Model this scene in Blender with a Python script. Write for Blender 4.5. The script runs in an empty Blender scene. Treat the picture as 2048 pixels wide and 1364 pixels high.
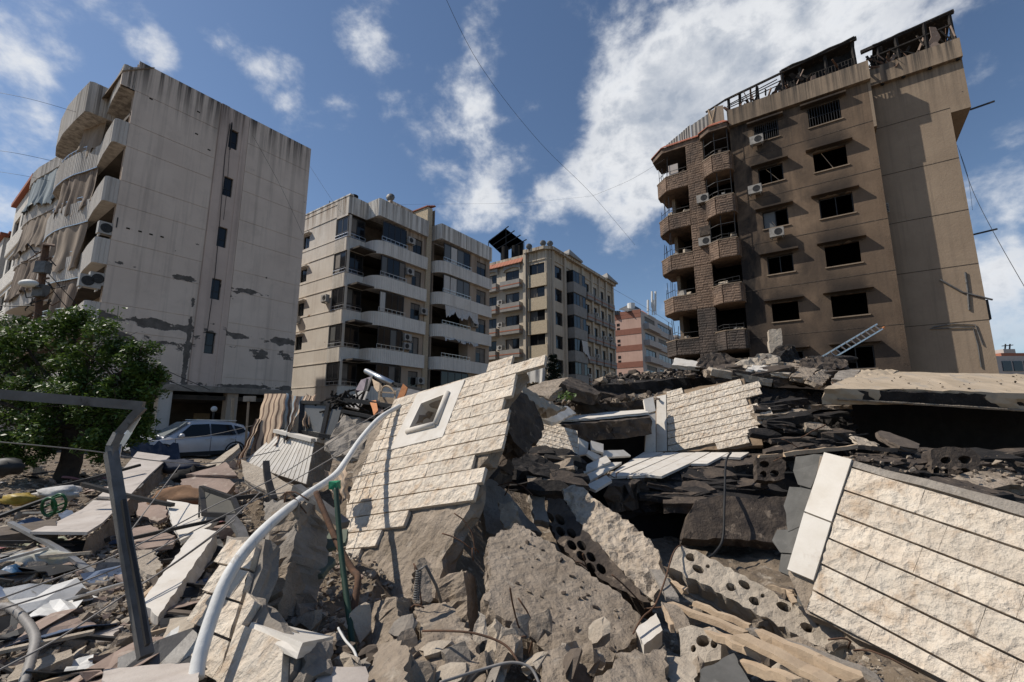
import bpy, bmesh, math, random
from mathutils import Vector, Matrix, noise as mn
from mathutils.geometry import delaunay_2d_cdt
R = math.radians
scene = bpy.context.scene
COL = scene.collection
rnd = random.Random(7)

# ------------------------------------------------------------------ camera, sky, sun, exposure
FPX, EYE = 911.0, 1.7
PIT = math.atan(160 / FPX)
cam_d = bpy.data.cameras.new('camera'); cam = bpy.data.objects.new('camera', cam_d); COL.objects.link(cam)
cam_d.sensor_width = 36.0; cam_d.lens = 36.0 * FPX / 2048; cam_d.clip_start = 0.05; cam_d.clip_end = 3000
cam.location = (0, 0, EYE); cam.rotation_euler = (R(90) + PIT, 0, 0)
scene.camera = cam
SUN_AZ, SUN_EL = R(-84), R(47)                       # azimuth measured from +Y towards +X
sun_dir = Vector((math.sin(SUN_AZ) * math.cos(SUN_EL), math.cos(SUN_AZ) * math.cos(SUN_EL), math.sin(SUN_EL)))
sd = bpy.data.lights.new('sun', 'SUN'); sd.energy = 4.7; sd.angle = R(0.53); sd.color = (1.0, 0.93, 0.83)
sun = bpy.data.objects.new('sun', sd); COL.objects.link(sun)
sun.rotation_euler = sun_dir.to_track_quat('Z', 'Y').to_euler(); sun.location = (-20, 0, 60)
scene.view_settings.view_transform = 'Standard'; scene.view_settings.look = 'None'
scene.view_settings.gamma = 1.0; scene.view_settings.exposure = 0.0
scene.view_settings.use_curve_mapping = False
SKY_STRENGTH = 0.1

_c, _s = math.cos(PIT), math.sin(PIT)
def ray(x, y):
    a = (x - 1024) / FPX; b = (682 - y) / FPX
    return Vector((a, _c - b * _s, _s + b * _c))
def at(x, y, d):
    r = ray(x, y); return Vector((0, 0, EYE)) + r * (d / r.y)

world = bpy.data.worlds.new('World'); scene.world = world; world.use_nodes = True
def build_sky():
    nt = world.node_tree; nt.nodes.clear(); L = nt.links.new
    N = nt.nodes.new
    def math_(op, a, b=None, clamp=False):
        n = N('ShaderNodeMath'); n.operation = op; n.use_clamp = clamp
        for i, v in enumerate((a, b)):
            if v is None: continue
            if isinstance(v, (int, float)): n.inputs[i].default_value = v
            else: L(v, n.inputs[i])
        return n.outputs[0]
    sky = N('ShaderNodeTexSky'); sky.sky_type = 'NISHITA'; sky.sun_disc = False
    sky.sun_elevation = SUN_EL; sky.sun_rotation = SUN_AZ; sky.altitude = 20; sky.air_density = 1.0; sky.dust_density = 0.25; sky.ozone_density = 3.2
    tc = N('ShaderNodeTexCoord'); d = tc.outputs['Generated']
    sep = N('ShaderNodeSeparateXYZ'); L(d, sep.inputs[0])
    com = N('ShaderNodeVectorMath'); com.operation = 'MULTIPLY'; L(d, com.inputs[0]); com.inputs[1].default_value = (1.0, 1.0, 1.35)
    def noise(scale, detail, rough, dist=0.0):
        n = N('ShaderNodeTexNoise'); n.inputs['Scale'].default_value = scale; n.inputs['Detail'].default_value = detail
        n.inputs['Roughness'].default_value = rough; n.inputs['Distortion'].default_value = dist
        L(com.outputs[0], n.inputs['Vector']); return n.outputs[0]
    n1 = noise(5.5, 9, 0.56, 0.2); n2 = noise(15.0, 8, 0.6, 0.15)
    dens = math_('ADD', math_('MULTIPLY', math_('SUBTRACT', n1, 0.5), 1.9), math_('MULTIPLY', math_('SUBTRACT', n2, 0.5), 0.95))
    bias = -0.12
    # the clouds that stand in this sky: direction (through a pixel), angular radius, weight
    for px, py, rad, w in ((1330, 290, 13, .42), (1215, 400, 9, .36), (1440, 120, 16, .52), (1560, 60, 14, .46), (1290, 210, 9, .3), (1370, 200, 8, .2), (1180, 180, 4, .12), (1010, 400, 8, .3), (930, 430, 7, .24), (890, 240, 8, .3), (940, 170, 4, .22),
                           (735, 60, 5, .34), (725, 100, 4, .2), (545, 140, 4, .36), (590, 250, 3.4, .34), (680, 240, 3.4, .36), (990, 50, 5, .24), (770, 190, 4, .12),
                           (40, 40, 5, .24), (90, 85, 4, .22), (310, 105, 2.6, .34), (5, 165, 4, .32), (440, 65, 2.6, .26), (30, 390, 5, .26), (240, 5, 4, .3), (40, 265, 4, .14), (2010, 560, 12, .42), (1960, 700, 10, .3), (1900, 330, 10, .16), (1990, 180, 12, .16), (1850, 40, 8, .12),
                           (630, 395, 4, .24), (1260, 545, 4, .16), (1330, 625, 3.5, .36), (1130, 330, 6, .14), (1240, 460, 4, .2)):
        v = ray(px, py).normalized()
        vm = N('ShaderNodeVectorMath'); vm.operation = 'DOT_PRODUCT'; L(d, vm.inputs[0]); vm.inputs[1].default_value = v
        mr = N('ShaderNodeMapRange'); mr.interpolation_type = 'SMOOTHSTEP'; L(vm.outputs['Value'], mr.inputs[0])
        mr.inputs[1].default_value = math.cos(R(rad)); mr.inputs[2].default_value = 1.0
        mr.inputs[3].default_value = 0.0; mr.inputs[4].default_value = w
        bias = math_('ADD', mr.outputs[0], bias)
    tot = math_('ADD', dens, bias)
    def step(lo, hi, v):
        mr = N('ShaderNodeMapRange'); mr.interpolation_type = 'SMOOTHERSTEP'; L(v, mr.inputs[0])
        mr.inputs[1].default_value = lo; mr.inputs[2].default_value = hi; return mr.outputs[0]
    cover = step(0.1, 0.82, tot)
    hz = step(0.0, 0.25, sep.outputs[2]); cover = math_('MULTIPLY', cover, hz)
    cr = N('ShaderNodeValToRGB'); cr.color_ramp.interpolation = 'B_SPLINE'; L(math_('ADD', math_('MULTIPLY', step(0.3, 1.2, tot), 0.45), math_('MULTIPLY', math_('SUBTRACT', n2, 0.2), 1.0)), cr.inputs[0])
    cr.color_ramp.elements[0].position = 0.2; cr.color_ramp.elements[0].color = (.8, .84, .9, 1)
    cr.color_ramp.elements[1].position = 0.86; cr.color_ramp.elements[1].color = (.42, .48, .58, 1)
    e = cr.color_ramp.elements.new(0.5); e.color = (.97, .98, 1.0, 1)
    mx = N('ShaderNodeMix'); mx.data_type = 'RGBA'; L(cover, mx.inputs[0]); L(sky.outputs[0], mx.inputs[6]); sc = N('ShaderNodeVectorMath'); sc.operation = 'SCALE'; L(cr.outputs[0], sc.inputs[0]); sc.inputs['Scale'].default_value = 9.0; L(sc.outputs[0], mx.inputs[7])
    bg = N('ShaderNodeBackground'); bg.inputs[1].default_value = SKY_STRENGTH; L(mx.outputs[2], bg.inputs[0])
    out = N('ShaderNodeOutputWorld'); L(bg.outputs[0], out.inputs[0])
build_sky()

# ------------------------------------------------------------------ materials
MATS = {}
def mk(name, a, b=None, scale=3.0, rough=0.85, bump=0.3, bscale=20.0, c=None, cscale=1.2, cpos=0.6, cw=0.06, vary=0.0, metal=0.0, bdist=0.01, stretch=None, speck=0.0, trans=0.0, chip=0.0):
    """a/b: two tones blended by noise; c: a third tone in sharp-edged patches; bump: fine relief"""
    if name in MATS: return MATS[name]
    m = bpy.data.materials.new(name); m.use_nodes = True; nt = m.node_tree; L = nt.links.new; N = nt.nodes.new
    p = nt.nodes['Principled BSDF']; p.inputs['Roughness'].default_value = rough; p.inputs['Metallic'].default_value = metal
    p.inputs['Specular IOR Level'].default_value = 0.3
    geo = N('ShaderNodeNewGeometry'); pos = geo.outputs['Position']
    if stretch:
        vm = N('ShaderNodeVectorMath'); vm.operation = 'MULTIPLY'; L(pos, vm.inputs[0]); vm.inputs[1].default_value = stretch; pos = vm.outputs[0]
    def noise(s, det=6, ro=0.6, dist=0):
        n = N('ShaderNodeTexNoise'); n.inputs['Scale'].default_value = s; n.inputs['Detail'].default_value = det
        n.inputs['Roughness'].default_value = ro; n.inputs['Distortion'].default_value = dist; L(pos, n.inputs['Vector']); return n.outputs[0]
    def ramp(v, lo, hi):
        mr = N('ShaderNodeMapRange'); L(v, mr.inputs[0]); mr.inputs[1].default_value = lo; mr.inputs[2].default_value = hi; return mr.outputs[0]
    def mix(f, x, y):
        n = N('ShaderNodeMix'); n.data_type = 'RGBA'
        if isinstance(f, float): n.inputs[0].default_value = f
        else: L(f, n.inputs[0])
        for i, v in ((6, x), (7, y)):
            if isinstance(v, tuple): n.inputs[i].default_value = (*v, 1) if len(v) == 3 else v
            else: L(v, n.inputs[i])
        return n.outputs[2]
    b = b or tuple(q * 0.72 for q in a)
    col = mix(ramp(noise(scale), 0.33, 0.68), a, b)
    if c: col = mix(ramp(noise(cscale, 8, 0.65, 0.4), cpos, cpos + cw), col, c)
    if speck: col = mix(ramp(noise(scale * 22, 3, 0.7), 0.62, 0.72), col, tuple(q * (1 - speck) for q in a))
    if vary:
        oi = N('ShaderNodeObjectInfo'); hs = N('ShaderNodeHueSaturation'); L(col, hs.inputs['Color'])
        mr = N('ShaderNodeMapRange'); L(oi.outputs['Random'], mr.inputs[0]); mr.inputs[3].default_value = 1 - vary; mr.inputs[4].default_value = 1 + vary; L(mr.outputs[0], hs.inputs['Value']); col = hs.outputs[0]
    L(col, p.inputs['Base Color'])
    if bump:
        bn = N('ShaderNodeBump'); bn.inputs['Strength'].default_value = bump; bn.inputs['Distance'].default_value = bdist
        hgt = noise(bscale, 8, 0.65)
        if chip:                                       # conchoidal chips: distorted voronoi facets
            vo = N('ShaderNodeTexVoronoi'); vo.inputs['Scale'].default_value = bscale * .55; vo.inputs['Randomness'].default_value = 1
            dv = N('ShaderNodeTexNoise'); dv.inputs['Scale'].default_value = bscale * .35; dv.inputs['Detail'].default_value = 5; L(pos, dv.inputs['Vector'])
            va = N('ShaderNodeVectorMath'); va.operation = 'MULTIPLY_ADD'; L(dv.outputs['Color'], va.inputs[0]); va.inputs[1].default_value = (.16, .16, .16); L(pos, va.inputs[2]); L(va.outputs[0], vo.inputs['Vector'])
            ad = N('ShaderNodeMath'); ad.operation = 'MULTIPLY_ADD'; L(vo.outputs['Distance'], ad.inputs[0]); ad.inputs[1].default_value = chip * .8; L(hgt, ad.inputs[2]); hgt = ad.outputs[0]
        L(hgt, bn.inputs['Height']); L(bn.outputs[0], p.inputs['Normal'])
    if trans: p.inputs['Transmission Weight'].default_value = trans
    MATS[name] = m; return m

M = {}
M['asphalt'] = mk('asphalt', (.11, .095, .08), (.17, .145, .115), 0.9, .95, .6, 25, c=(.25, .2, .15), cscale=.7)
M['rubble_dust'] = mk('rubble_dust', (.23, .18, .13), (.12, .092, .066), 2.2, .98, 1.0, 14, c=(.36, .31, .25), cscale=3.5, cpos=.56, cw=.1, bdist=.05, speck=.4)
M['concrete'] = mk('concrete', (.36, .295, .23), (.22, .175, .13), 3.5, .95, 1.0, 17, c=(.45, .385, .31), cscale=5, cpos=.6, cw=.12, bdist=.04, speck=.45, chip=.7)
M['concrete_grey'] = mk('concrete_grey', (.31, .275, .235), (.19, .163, .135), 2.8, .93, 1.0, 15, c=(.4, .365, .32), cscale=4.5, cpos=.6, cw=.15, bdist=.028, speck=.35)
M['concrete_pale'] = mk('concrete_pale', (.46, .395, .315), (.33, .275, .215), 4, .95, 1.0, 15, c=(.24, .2, .16), cscale=6, cpos=.64, cw=.1, bdist=.03, speck=.35)
M['char'] = mk('charred_concrete', (.035, .03, .027), (.012, .011, .011), 3, .9, 1.0, 16, c=(.13, .095, .07), cscale=4.2, cpos=.6, cw=.08, bdist=.03)
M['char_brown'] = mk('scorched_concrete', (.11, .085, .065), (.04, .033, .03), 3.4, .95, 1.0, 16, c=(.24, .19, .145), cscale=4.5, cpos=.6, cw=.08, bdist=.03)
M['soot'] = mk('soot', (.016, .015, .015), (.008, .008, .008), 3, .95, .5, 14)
M['stone'] = mk('cladding_stone', (.68, .6, .495), (.6, .505, .4), 7, .9, 1.0, 22, c=(.43, .3, .19), cscale=5.5, cpos=.53, cw=.22, vary=.09, bdist=.03, chip=1.0)
M['stone_white'] = mk('dressed_stone', (.66, .62, .56), (.57, .52, .45), 4, .8, .4, 40, c=(.4, .33, .26), cscale=4.5, cpos=.58, cw=.2, speck=.2, vary=.05, bdist=.004)
M['mortar'] = mk('stained_mortar', (.3, .215, .14), (.2, .145, .1), 7, .95, .6, 40)
M['slate_grey'] = mk('grey_bedding_mortar', (.13, .125, .115), (.085, .082, .075), 5, .85, .4, 18, c=(.17, .16, .145), cscale=7, cpos=.58, cw=.12)
M['white_paint'] = mk('white_paint', (.7, .69, .66), (.58, .57, .54), 6, .6, .3, 40, c=(.36, .32, .27), cscale=8, cpos=.62, cw=.08)
M['alu'] = mk('aluminium', (.6, .61, .63), (.48, .49, .5), 8, .35, .08, 60, metal=.9)
M['dark_metal'] = mk('dark_metal', (.03, .03, .032), (.05, .046, .042), 7, .5, .15, 50, c=(.11, .085, .065), cscale=9, cpos=.64, metal=.4)
M['grey_metal'] = mk('grey_metal', (.17, .165, .16), (.1, .095, .09), 6, .55, .3, 30, c=(.05, .045, .04), cscale=5, cpos=.6, metal=.35)
M['rust'] = mk('rusty_bar', (.14, .075, .045), (.08, .05, .035), 20, .9, .5, 60)
M['black_rubber'] = mk('black_cable', (.016, .016, .017), (.03, .03, .03), 6, .6, .1, 40)
M['grey_cable'] = mk('grey_cable', (.28, .26, .24), (.2, .185, .17), 6, .6, .1, 40)
M['wood'] = mk('weathered_wood', (.5, .38, .26), (.38, .28, .19), 9, .85, .5, 40, c=(.24, .17, .11), cscale=7, cpos=.66, vary=.12)
M['orange_wood'] = mk('orange_board', (.62, .25, .09), (.5, .19, .07), 9, .6, .2, 40)
M['marble'] = mk('veined_stone_sheet', (.5, .45, .405), (.37, .32, .28), 2.4, .7, .4, 30, c=(.25, .22, .2), cscale=4, cpos=.56, cw=.16, speck=.35)
M['plaster_pink'] = mk('pinkish_panel', (.33, .245, .2), (.22, .165, .135), 3, .9, .6, 26, c=(.42, .35, .29), cscale=6, cpos=.56, cw=.14, speck=.4)
M['glass'] = None
def glass(name, col, rough=.08):
    if name in MATS: return MATS[name]
    m = bpy.data.materials.new(name); m.use_nodes = True; p = m.node_tree.nodes['Principled BSDF']
    p.inputs['Base Color'].default_value = (*col, 1); p.inputs['Roughness'].default_value = rough; p.inputs['Specular IOR Level'].default_value = .35
    n = m.node_tree.nodes.new('ShaderNodeTexNoise'); n.inputs['Scale'].default_value = 1.1; b = m.node_tree.nodes.new('ShaderNodeBump'); b.inputs['Strength'].default_value = .12; b.inputs['Distance'].default_value = .03
    m.node_tree.links.new(n.outputs[0], b.inputs['Height']); m.node_tree.links.new(b.outputs[0], p.inputs['Normal'])
    MATS[name] = m; return m
M['glass'] = glass('dark_glass', (.012, .013, .015))
M['glass_blue'] = glass('blue_glass', (.03, .05, .075), .1)
M['glass_grey'] = glass('dusty_glass', (.12, .12, .115), .3)
M['blind'] = mk('roller_blind', (.2, .18, .16), (.14, .125, .11), 2, .8, .2, 30, vary=.25)

# ------------------------------------------------------------------ objects
XF = {}
def setp(o, label=None, cat=None, group=None, kind=None):
    if label: o['label'] = label
    if cat: o['category'] = cat
    if group: o['group'] = group
    if kind or cat: o['kind'] = kind or 'thing'
    return o
def thing(name, label, cat, loc, rz=0.0, group=None):
    o = bpy.data.objects.new(name, None); COL.objects.link(o); o.empty_display_size = .2
    o.location = loc; o.rotation_euler = (0, 0, rz); XF[o.name] = Matrix.Translation(Vector(loc)) @ Matrix.Rotation(rz, 4, 'Z')
    return setp(o, label, cat, group)
class MB:
    def __init__(s): s.v = []; s.f = []; s.mi = []; s.cur = 0
    def add(s, vs, fs):
        k = len(s.v); s.v += [Vector(q) for q in vs]; s.f += [tuple(k + i for i in f) for f in fs]; s.mi += [s.cur] * len(fs); return s
    def hexa(s, c):                                   # 8 corners: bottom ring 0-3, top ring 4-7
        return s.add(c, [(3, 2, 1, 0), (4, 5, 6, 7), (0, 1, 5, 4), (1, 2, 6, 5), (2, 3, 7, 6), (3, 0, 4, 7)])
    def box(s, x0, x1, y0, y1, z0, z1, T=None):
        c = [Vector(q) for q in ((x0, y0, z0), (x1, y0, z0), (x1, y1, z0), (x0, y1, z0), (x0, y0, z1), (x1, y0, z1), (x1, y1, z1), (x0, y1, z1))]
        return s.hexa([T @ q for q in c] if T else c)
    def obox(s, o, ax, ay, az):                        # box from a corner and three edge vectors
        o, ax, ay, az = map(Vector, (o, ax, ay, az))
        return s.hexa([o, o + ax, o + ax + ay, o + ay, o + az, o + ax + az, o + ax + ay + az, o + ay + az])
    def bar(s, a, b, w, h=None, up=(0, 0, 1)):         # rectangular bar between two points
        a, b = Vector(a), Vector(b); h = h or w; t = (b - a).normalized(); u = Vector(up)
        if abs(t.dot(u)) > .95: u = Vector((1, 0, 0))
        x = t.cross(u).normalized() * w / 2; y = x.cross(t).normalized() * h / 2
        return s.hexa([a - x - y, a + x - y, b + x - y, b - x - y, a - x + y, a + x + y, b + x + y, b - x + y])
    def tube(s, pts, r, n=8, caps=True, radii=None):
        pts = [Vector(p) for p in pts]; k = len(s.v); prev = None
        for i, p in enumerate(pts):
            t = (pts[min(i + 1, len(pts) - 1)] - pts[max(i - 1, 0)]).normalized()
            if prev is None:
                u = t.orthogonal().normalized()
            else:
                u = (prev - t * prev.dot(t)); u = u.normalized() if u.length > 1e-6 else t.orthogonal().normalized()
            prev = u; w = t.cross(u); rr = radii[i] if radii else r
            s.v += [p + (u * math.cos(2 * math.pi * j / n) + w * math.sin(2 * math.pi * j / n)) * rr for j in range(n)]
        fs = [(k + i * n + j, k + i * n + (j + 1) % n, k + (i + 1) * n + (j + 1) % n, k + (i + 1) * n + j) for i in range(len(pts) - 1) for j in range(n)]
        if caps: fs += [tuple(k + j for j in reversed(range(n))), tuple(k + (len(pts) - 1) * n + j for j in range(n))]
        s.f += fs; s.mi += [s.cur] * len(fs); return s
    def sheet(s, grid, thick=0.0, nrm=None):            # grid[i][j] of points; optional thickness
        n, m = len(grid), len(grid[0]); k = len(s.v); s.v += [Vector(p) for r in grid for p in r]
        fs = [(k + i * m + j, k + i * m + j + 1, k + (i + 1) * m + j + 1, k + (i + 1) * m + j) for i in range(n - 1) for j in range(m - 1)]
        if thick:
            nv = Vector(nrm).normalized() * thick; k2 = len(s.v); s.v += [Vector(p) - nv for r in grid for p in r]
            fs += [(k2 + i * m + j, k2 + (i + 1) * m + j, k2 + (i + 1) * m + j + 1, k2 + i * m + j + 1) for i in range(n - 1) for j in range(m - 1)]
            ring = [(0, j) for j in range(m)] + [(i, m - 1) for i in range(1, n)] + [(n - 1, j) for j in range(m - 2, -1, -1)] + [(i, 0) for i in range(n - 2, 0, -1)]
            for q in range(len(ring)):
                (a, b), (c, d) = ring[q], ring[(q + 1) % len(ring)]
                fs.append((k + a * m + b, k2 + a * m + b, k2 + c * m + d, k + c * m + d))
        s.f += fs; s.mi += [s.cur] * len(fs); return s
    def ball(s, c, r, n=10, sq=(1, 1, 1)):
        c = Vector(c); g = []
        for i in range(n + 1):
            th = math.pi * i / n
            g.append([c + Vector((r * sq[0] * math.sin(th) * math.cos(2 * math.pi * j / (2 * n)), r * sq[1] * math.sin(th) * math.sin(2 * math.pi * j / (2 * n)), r * sq[2] * math.cos(th))) for j in range(2 * n + 1)])
        return s.sheet(g)
    def build(s, name, mat, parent=None, smooth=False, kind=None, origin=None):
        if not s.v: return None
        lo = Vector(map(min, zip(*s.v))); hi = Vector(map(max, zip(*s.v)))
        c = Vector(origin) if origin else Vector(((lo.x + hi.x) / 2, (lo.y + hi.y) / 2, lo.z if parent is None else (lo.z + hi.z) / 2))
        me = bpy.data.meshes.new(name); o = bpy.data.objects.new(name, me); COL.objects.link(o)
        if parent is not None:
            Wp = XF[parent.name]; W = Matrix.Translation(c) @ Wp.to_3x3().to_4x4(); o.parent = parent; o.matrix_basis = Wp.inverted() @ W
        else:
            W = Matrix.Translation(c); o.matrix_basis = W
        XF[o.name] = W; inv = W.inverted()
        me.from_pydata([inv @ q for q in s.v], [], s.f)
        for mm in (mat if isinstance(mat, (list, tuple)) else [mat]): me.materials.append(mm)
        if any(s.mi): me.polygons.foreach_set('material_index', s.mi)
        if smooth: me.polygons.foreach_set('use_smooth', [True] * len(me.polygons))
        me.update()
        if kind: o['kind'] = kind
        return o

def inpoly(p, poly):
    x, y = p; c = False; j = len(poly) - 1
    for i in range(len(poly)):
        a, b = poly[i], poly[j]
        if (a[1] > y) != (b[1] > y) and x < (b[0] - a[0]) * (y - a[1]) / (b[1] - a[1]) + a[0]: c = not c
        j = i
    return c
class Plane:
    """a plane through three (pixel x, pixel y, depth) points; local axes e1 (given row direction), e2, n towards the eye"""
    def __init__(s, a, b, c, row=None):
        A, B, C = at(*a), at(*b), at(*c); s.o = A; n = (B - A).cross(C - A).normalized()
        if n.dot(Vector((0, 0, EYE)) - A) < 0: n = -n
        s.n = n
        if row: e = s.hit(*row[1]) - s.hit(*row[0])
        else: e = Vector((1, 0, 0)) - n * n.x
        s.e1 = e.normalized(); s.e2 = n.cross(s.e1).normalized()
    @classmethod
    def of(cls, x, y, d, n, row):
        s = cls.__new__(cls); s.o = at(x, y, d); s.n = Vector(n).normalized(); s.e1 = (s.hit(*row[1]) - s.hit(*row[0])).normalized(); s.e2 = s.n.cross(s.e1).normalized(); return s
    def hit(s, x, y):
        r = ray(x, y); E = Vector((0, 0, EYE)); return E + r * ((s.o - E).dot(s.n) / r.dot(s.n))
    def uv(s, x, y): return s.l(s.hit(x, y))
    def l(s, P): q = P - s.o; return (q.dot(s.e1), q.dot(s.e2))
    def w(s, u, v, h=0.0): return s.o + s.e1 * u + s.e2 * v + s.n * h
    def outline(s, pts): return [s.uv(*p) for p in pts]

def jag(poly, step, amp, rg, closed=True):
    out = []
    for i in range(len(poly) if closed else len(poly) - 1):
        a, b = Vector(poly[i]), Vector(poly[(i + 1) % len(poly)]); n = max(1, int((b - a).length / step)); t = (b - a); nn = Vector((-t.y, t.x)).normalized() if t.length > 0 else Vector((0, 0))
        for k in range(n):
            q = a + t * (k / n)
            if k: q = q + nn * rg.uniform(-amp, amp)
            out.append((q.x, q.y))
    return out
def slab_mesh(mb, pl, poly, h0, h1, cell=.12, rough=.012, edge=.02, jagamp=.02, holes=(), seed=1, layers=3, flat=False, warp=None):
    """a broken slab: outline poly in plane coordinates, between heights h0 < h1, relief on its faces, ragged edges"""
    rg = random.Random(seed); loop = jag(poly, cell, jagamp, rg); loops = [loop] + [jag(h, cell, jagamp * .3, rg) for h in holes]
    vs, es = [], []
    for lp in loops:
        k = len(vs); vs += [Vector(p) for p in lp]; es += [(k + i, k + (i + 1) % len(lp)) for i in range(len(lp))]
    nb = len(vs); xs = [p[0] for p in loop]; ys = [p[1] for p in loop]
    x = min(xs)
    while x < max(xs):
        y = min(ys)
        while y < max(ys):
            p = (x + rg.uniform(-.3, .3) * cell, y + rg.uniform(-.3, .3) * cell)
            if inpoly(p, loop) and not any(inpoly(p, lp) for lp in loops[1:]): vs.append(Vector(p))
            y += cell
        x += cell
    r = delaunay_2d_cdt(vs, es, [], 1, 1e-5)
    V2, E2, F2 = r[0], r[1], r[2]
    if len(loops) > 1: F2 = [f for f in F2 if not any(inpoly((sum(V2[i].x for i in f) / len(f), sum(V2[i].y for i in f) / len(f)), lp) for lp in loops[1:])]
    wf = warp or (lambda u, v: 0.0)
    def top(p):
        q = pl.w(p.x, p.y); return h1 + wf(p.x, p.y) + (0 if flat else (mn.noise(q * 3.1) * rough * .6 + mn.noise(q * 13) * rough * .7 + mn.noise(q * 31) * rough * .5))
    k = len(mb.v)
    mb.v += [pl.w(p.x, p.y, top(p)) for p in V2]
    k2 = len(mb.v); mb.v += [pl.w(p.x, p.y, h0 + wf(p.x, p.y) + mn.noise(pl.w(p.x, p.y) * 4) * rough) for p in V2]
    cnt = {}
    for f in F2:
        for i in range(len(f)):
            e = (f[i], f[(i + 1) % len(f)]); cnt[e] = 1
    fs = []
    for f in F2:
        fs.append(tuple(k + i for i in f)); fs.append(tuple(k2 + i for i in reversed(f)))
    # rim
    rim = [e for e in cnt if (e[1], e[0]) not in cnt]
    nxt = {}
    mid = {}
    def midv(i, l):
        key = (i, l)
        if key not in mid:
            p = V2[i]; a, b = mb.v[k + i], mb.v[k2 + i]; q = a.lerp(b, l / layers)
            q = q + (pl.e1 * rg.uniform(-1, 1) + pl.e2 * rg.uniform(-1, 1)) * edge; mid[key] = len(mb.v); mb.v.append(q)
        return mid[key]
    for a, b in rim:
        for l in range(layers):
            ta = k + a if l == 0 else midv(a, l); tb = k + b if l == 0 else midv(b, l)
            ba = k2 + a if l == layers - 1 else midv(a, l + 1); bb = k2 + b if l == layers - 1 else midv(b, l + 1)
            fs.append((ta, ba, bb, tb))
    mb.f += fs; mb.mi += [mb.cur] * len(fs)
    return mb

# ------------------------------------------------------------------ street grid frame: u runs away to the right, v away to the left
YAW = R(35.4); Uv = Vector((math.sin(YAW), math.cos(YAW), 0)); Vv = Vector((-math.cos(YAW), math.sin(YAW), 0)); GRID = R(90) - YAW
def G(u, v, z): return Uv * u + Vv * v + Vector((0, 0, z))
def uv_of(P): return (P.dot(Uv), P.dot(Vv))
class Wall:
    """a wall plane of a building: axis 'u' (constant u, runs along v, faces -u) or 'v' (constant v, runs along u, faces -v)"""
    def __init__(s, axis, const): s.ax = axis; s.k = const
    def hit(s, x, y):
        r = ray(x, y); D = Uv if s.ax == 'u' else Vv; S = Vv if s.ax == 'u' else Uv
        k = s.k / r.dot(D); return (r.dot(S) * k, EYE + r.z * k)
    def p(s, a, z, d=0.0): return G(s.k - d, a, z) if s.ax == 'u' else G(a, s.k - d, z)
    def box(s, mb, a0, a1, z0, z1, d0, d1):
        return mb.hexa([s.p(a0, z0, d0), s.p(a1, z0, d0), s.p(a1, z0, d1), s.p(a0, z0, d1), s.p(a0, z1, d0), s.p(a1, z1, d0), s.p(a1, z1, d1), s.p(a0, z1, d1)])
    def face(s, mb, a0, a1, z0, z1, holes=(), th=.25, d=0.0):
        """wall skin with rectangular openings and their reveals"""
        A = sorted({a0, a1, *[min(max(h[i], a0), a1) for h in holes for i in (0, 1)]}); Z = sorted({z0, z1, *[min(max(h[i], z0), z1) for h in holes for i in (2, 3)]})
        for i in range(len(A) - 1):
            for j in range(len(Z) - 1):
                ca, cz = (A[i] + A[i + 1]) / 2, (Z[j] + Z[j + 1]) / 2
                if any(h[0] < ca < h[1] and h[2] < cz < h[3] for h in holes): continue
                for dd in (d, d - th):
                    mb.add([s.p(A[i], Z[j], dd), s.p(A[i + 1], Z[j], dd), s.p(A[i + 1], Z[j + 1], dd), s.p(A[i], Z[j + 1], dd)], [(0, 1, 2, 3)])
        for h in holes:
            q = [(h[0], h[2]), (h[1], h[2]), (h[1], h[3]), (h[0], h[3])]
            for i in range(4):
                (a, z), (b, w) = q[i], q[(i + 1) % 4]
                mb.add([s.p(a, z, d), s.p(b, w, d), s.p(b, w, d - th), s.p(a, z, d - th)], [(0, 1, 2, 3)])
        return mb
def window(root, W, a0, a1, z0, z1, d=-.12, frame=None, pane=None, nm=1, bar=.06, trans=None, sill=None, blind=0.0, name='window'):
    mb = MB(); w = bar
    for q in ((a0, a0 + w, z0, z1), (a1 - w, a1, z0, z1), (a0 + w, a1 - w, z0, z0 + w), (a0 + w, a1 - w, z1 - w, z1)): W.box(mb, *q, d - .05, d)
    for i in range(1, nm): a = a0 + (a1 - a0) * i / nm; W.box(mb, a - w * .4, a + w * .4, z0 + w, z1 - w, d - .045, d - .003)
    if trans: z = z0 + (z1 - z0) * trans; W.box(mb, a0 + w, a1 - w, z - w * .4, z + w * .4, d - .044, d - .002)
    f = mb.build(name, frame or M['dark_metal'], root)
    for i in range(nm):
        b0 = a0 + (a1 - a0) * i / nm; b1 = a0 + (a1 - a0) * (i + 1) / nm; pm = pane[i % len(pane)] if isinstance(pane, (list, tuple)) else (M['glass'] if pane is None else pane)
        if not pm: continue
        mb = MB(); W.box(mb, b0 + w * .5, b1 - w * .5, z0 + w * .5, z1 - w * .5, d - .032, d - .022); mb.build('pane', pm, f)
    if blind:
        mb = MB(); W.box(mb, a0 + w, a1 - w, z1 - (z1 - z0) * blind, z1 - w, d - .02, d - .006); mb.build('blind', M['blind'], f)
    if sill:
        mb = MB(); W.box(mb, a0 - .1, a1 + .1, z0 - .08, z0, -.02, .1); mb.build('sill', sill, f)
    return f
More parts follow.
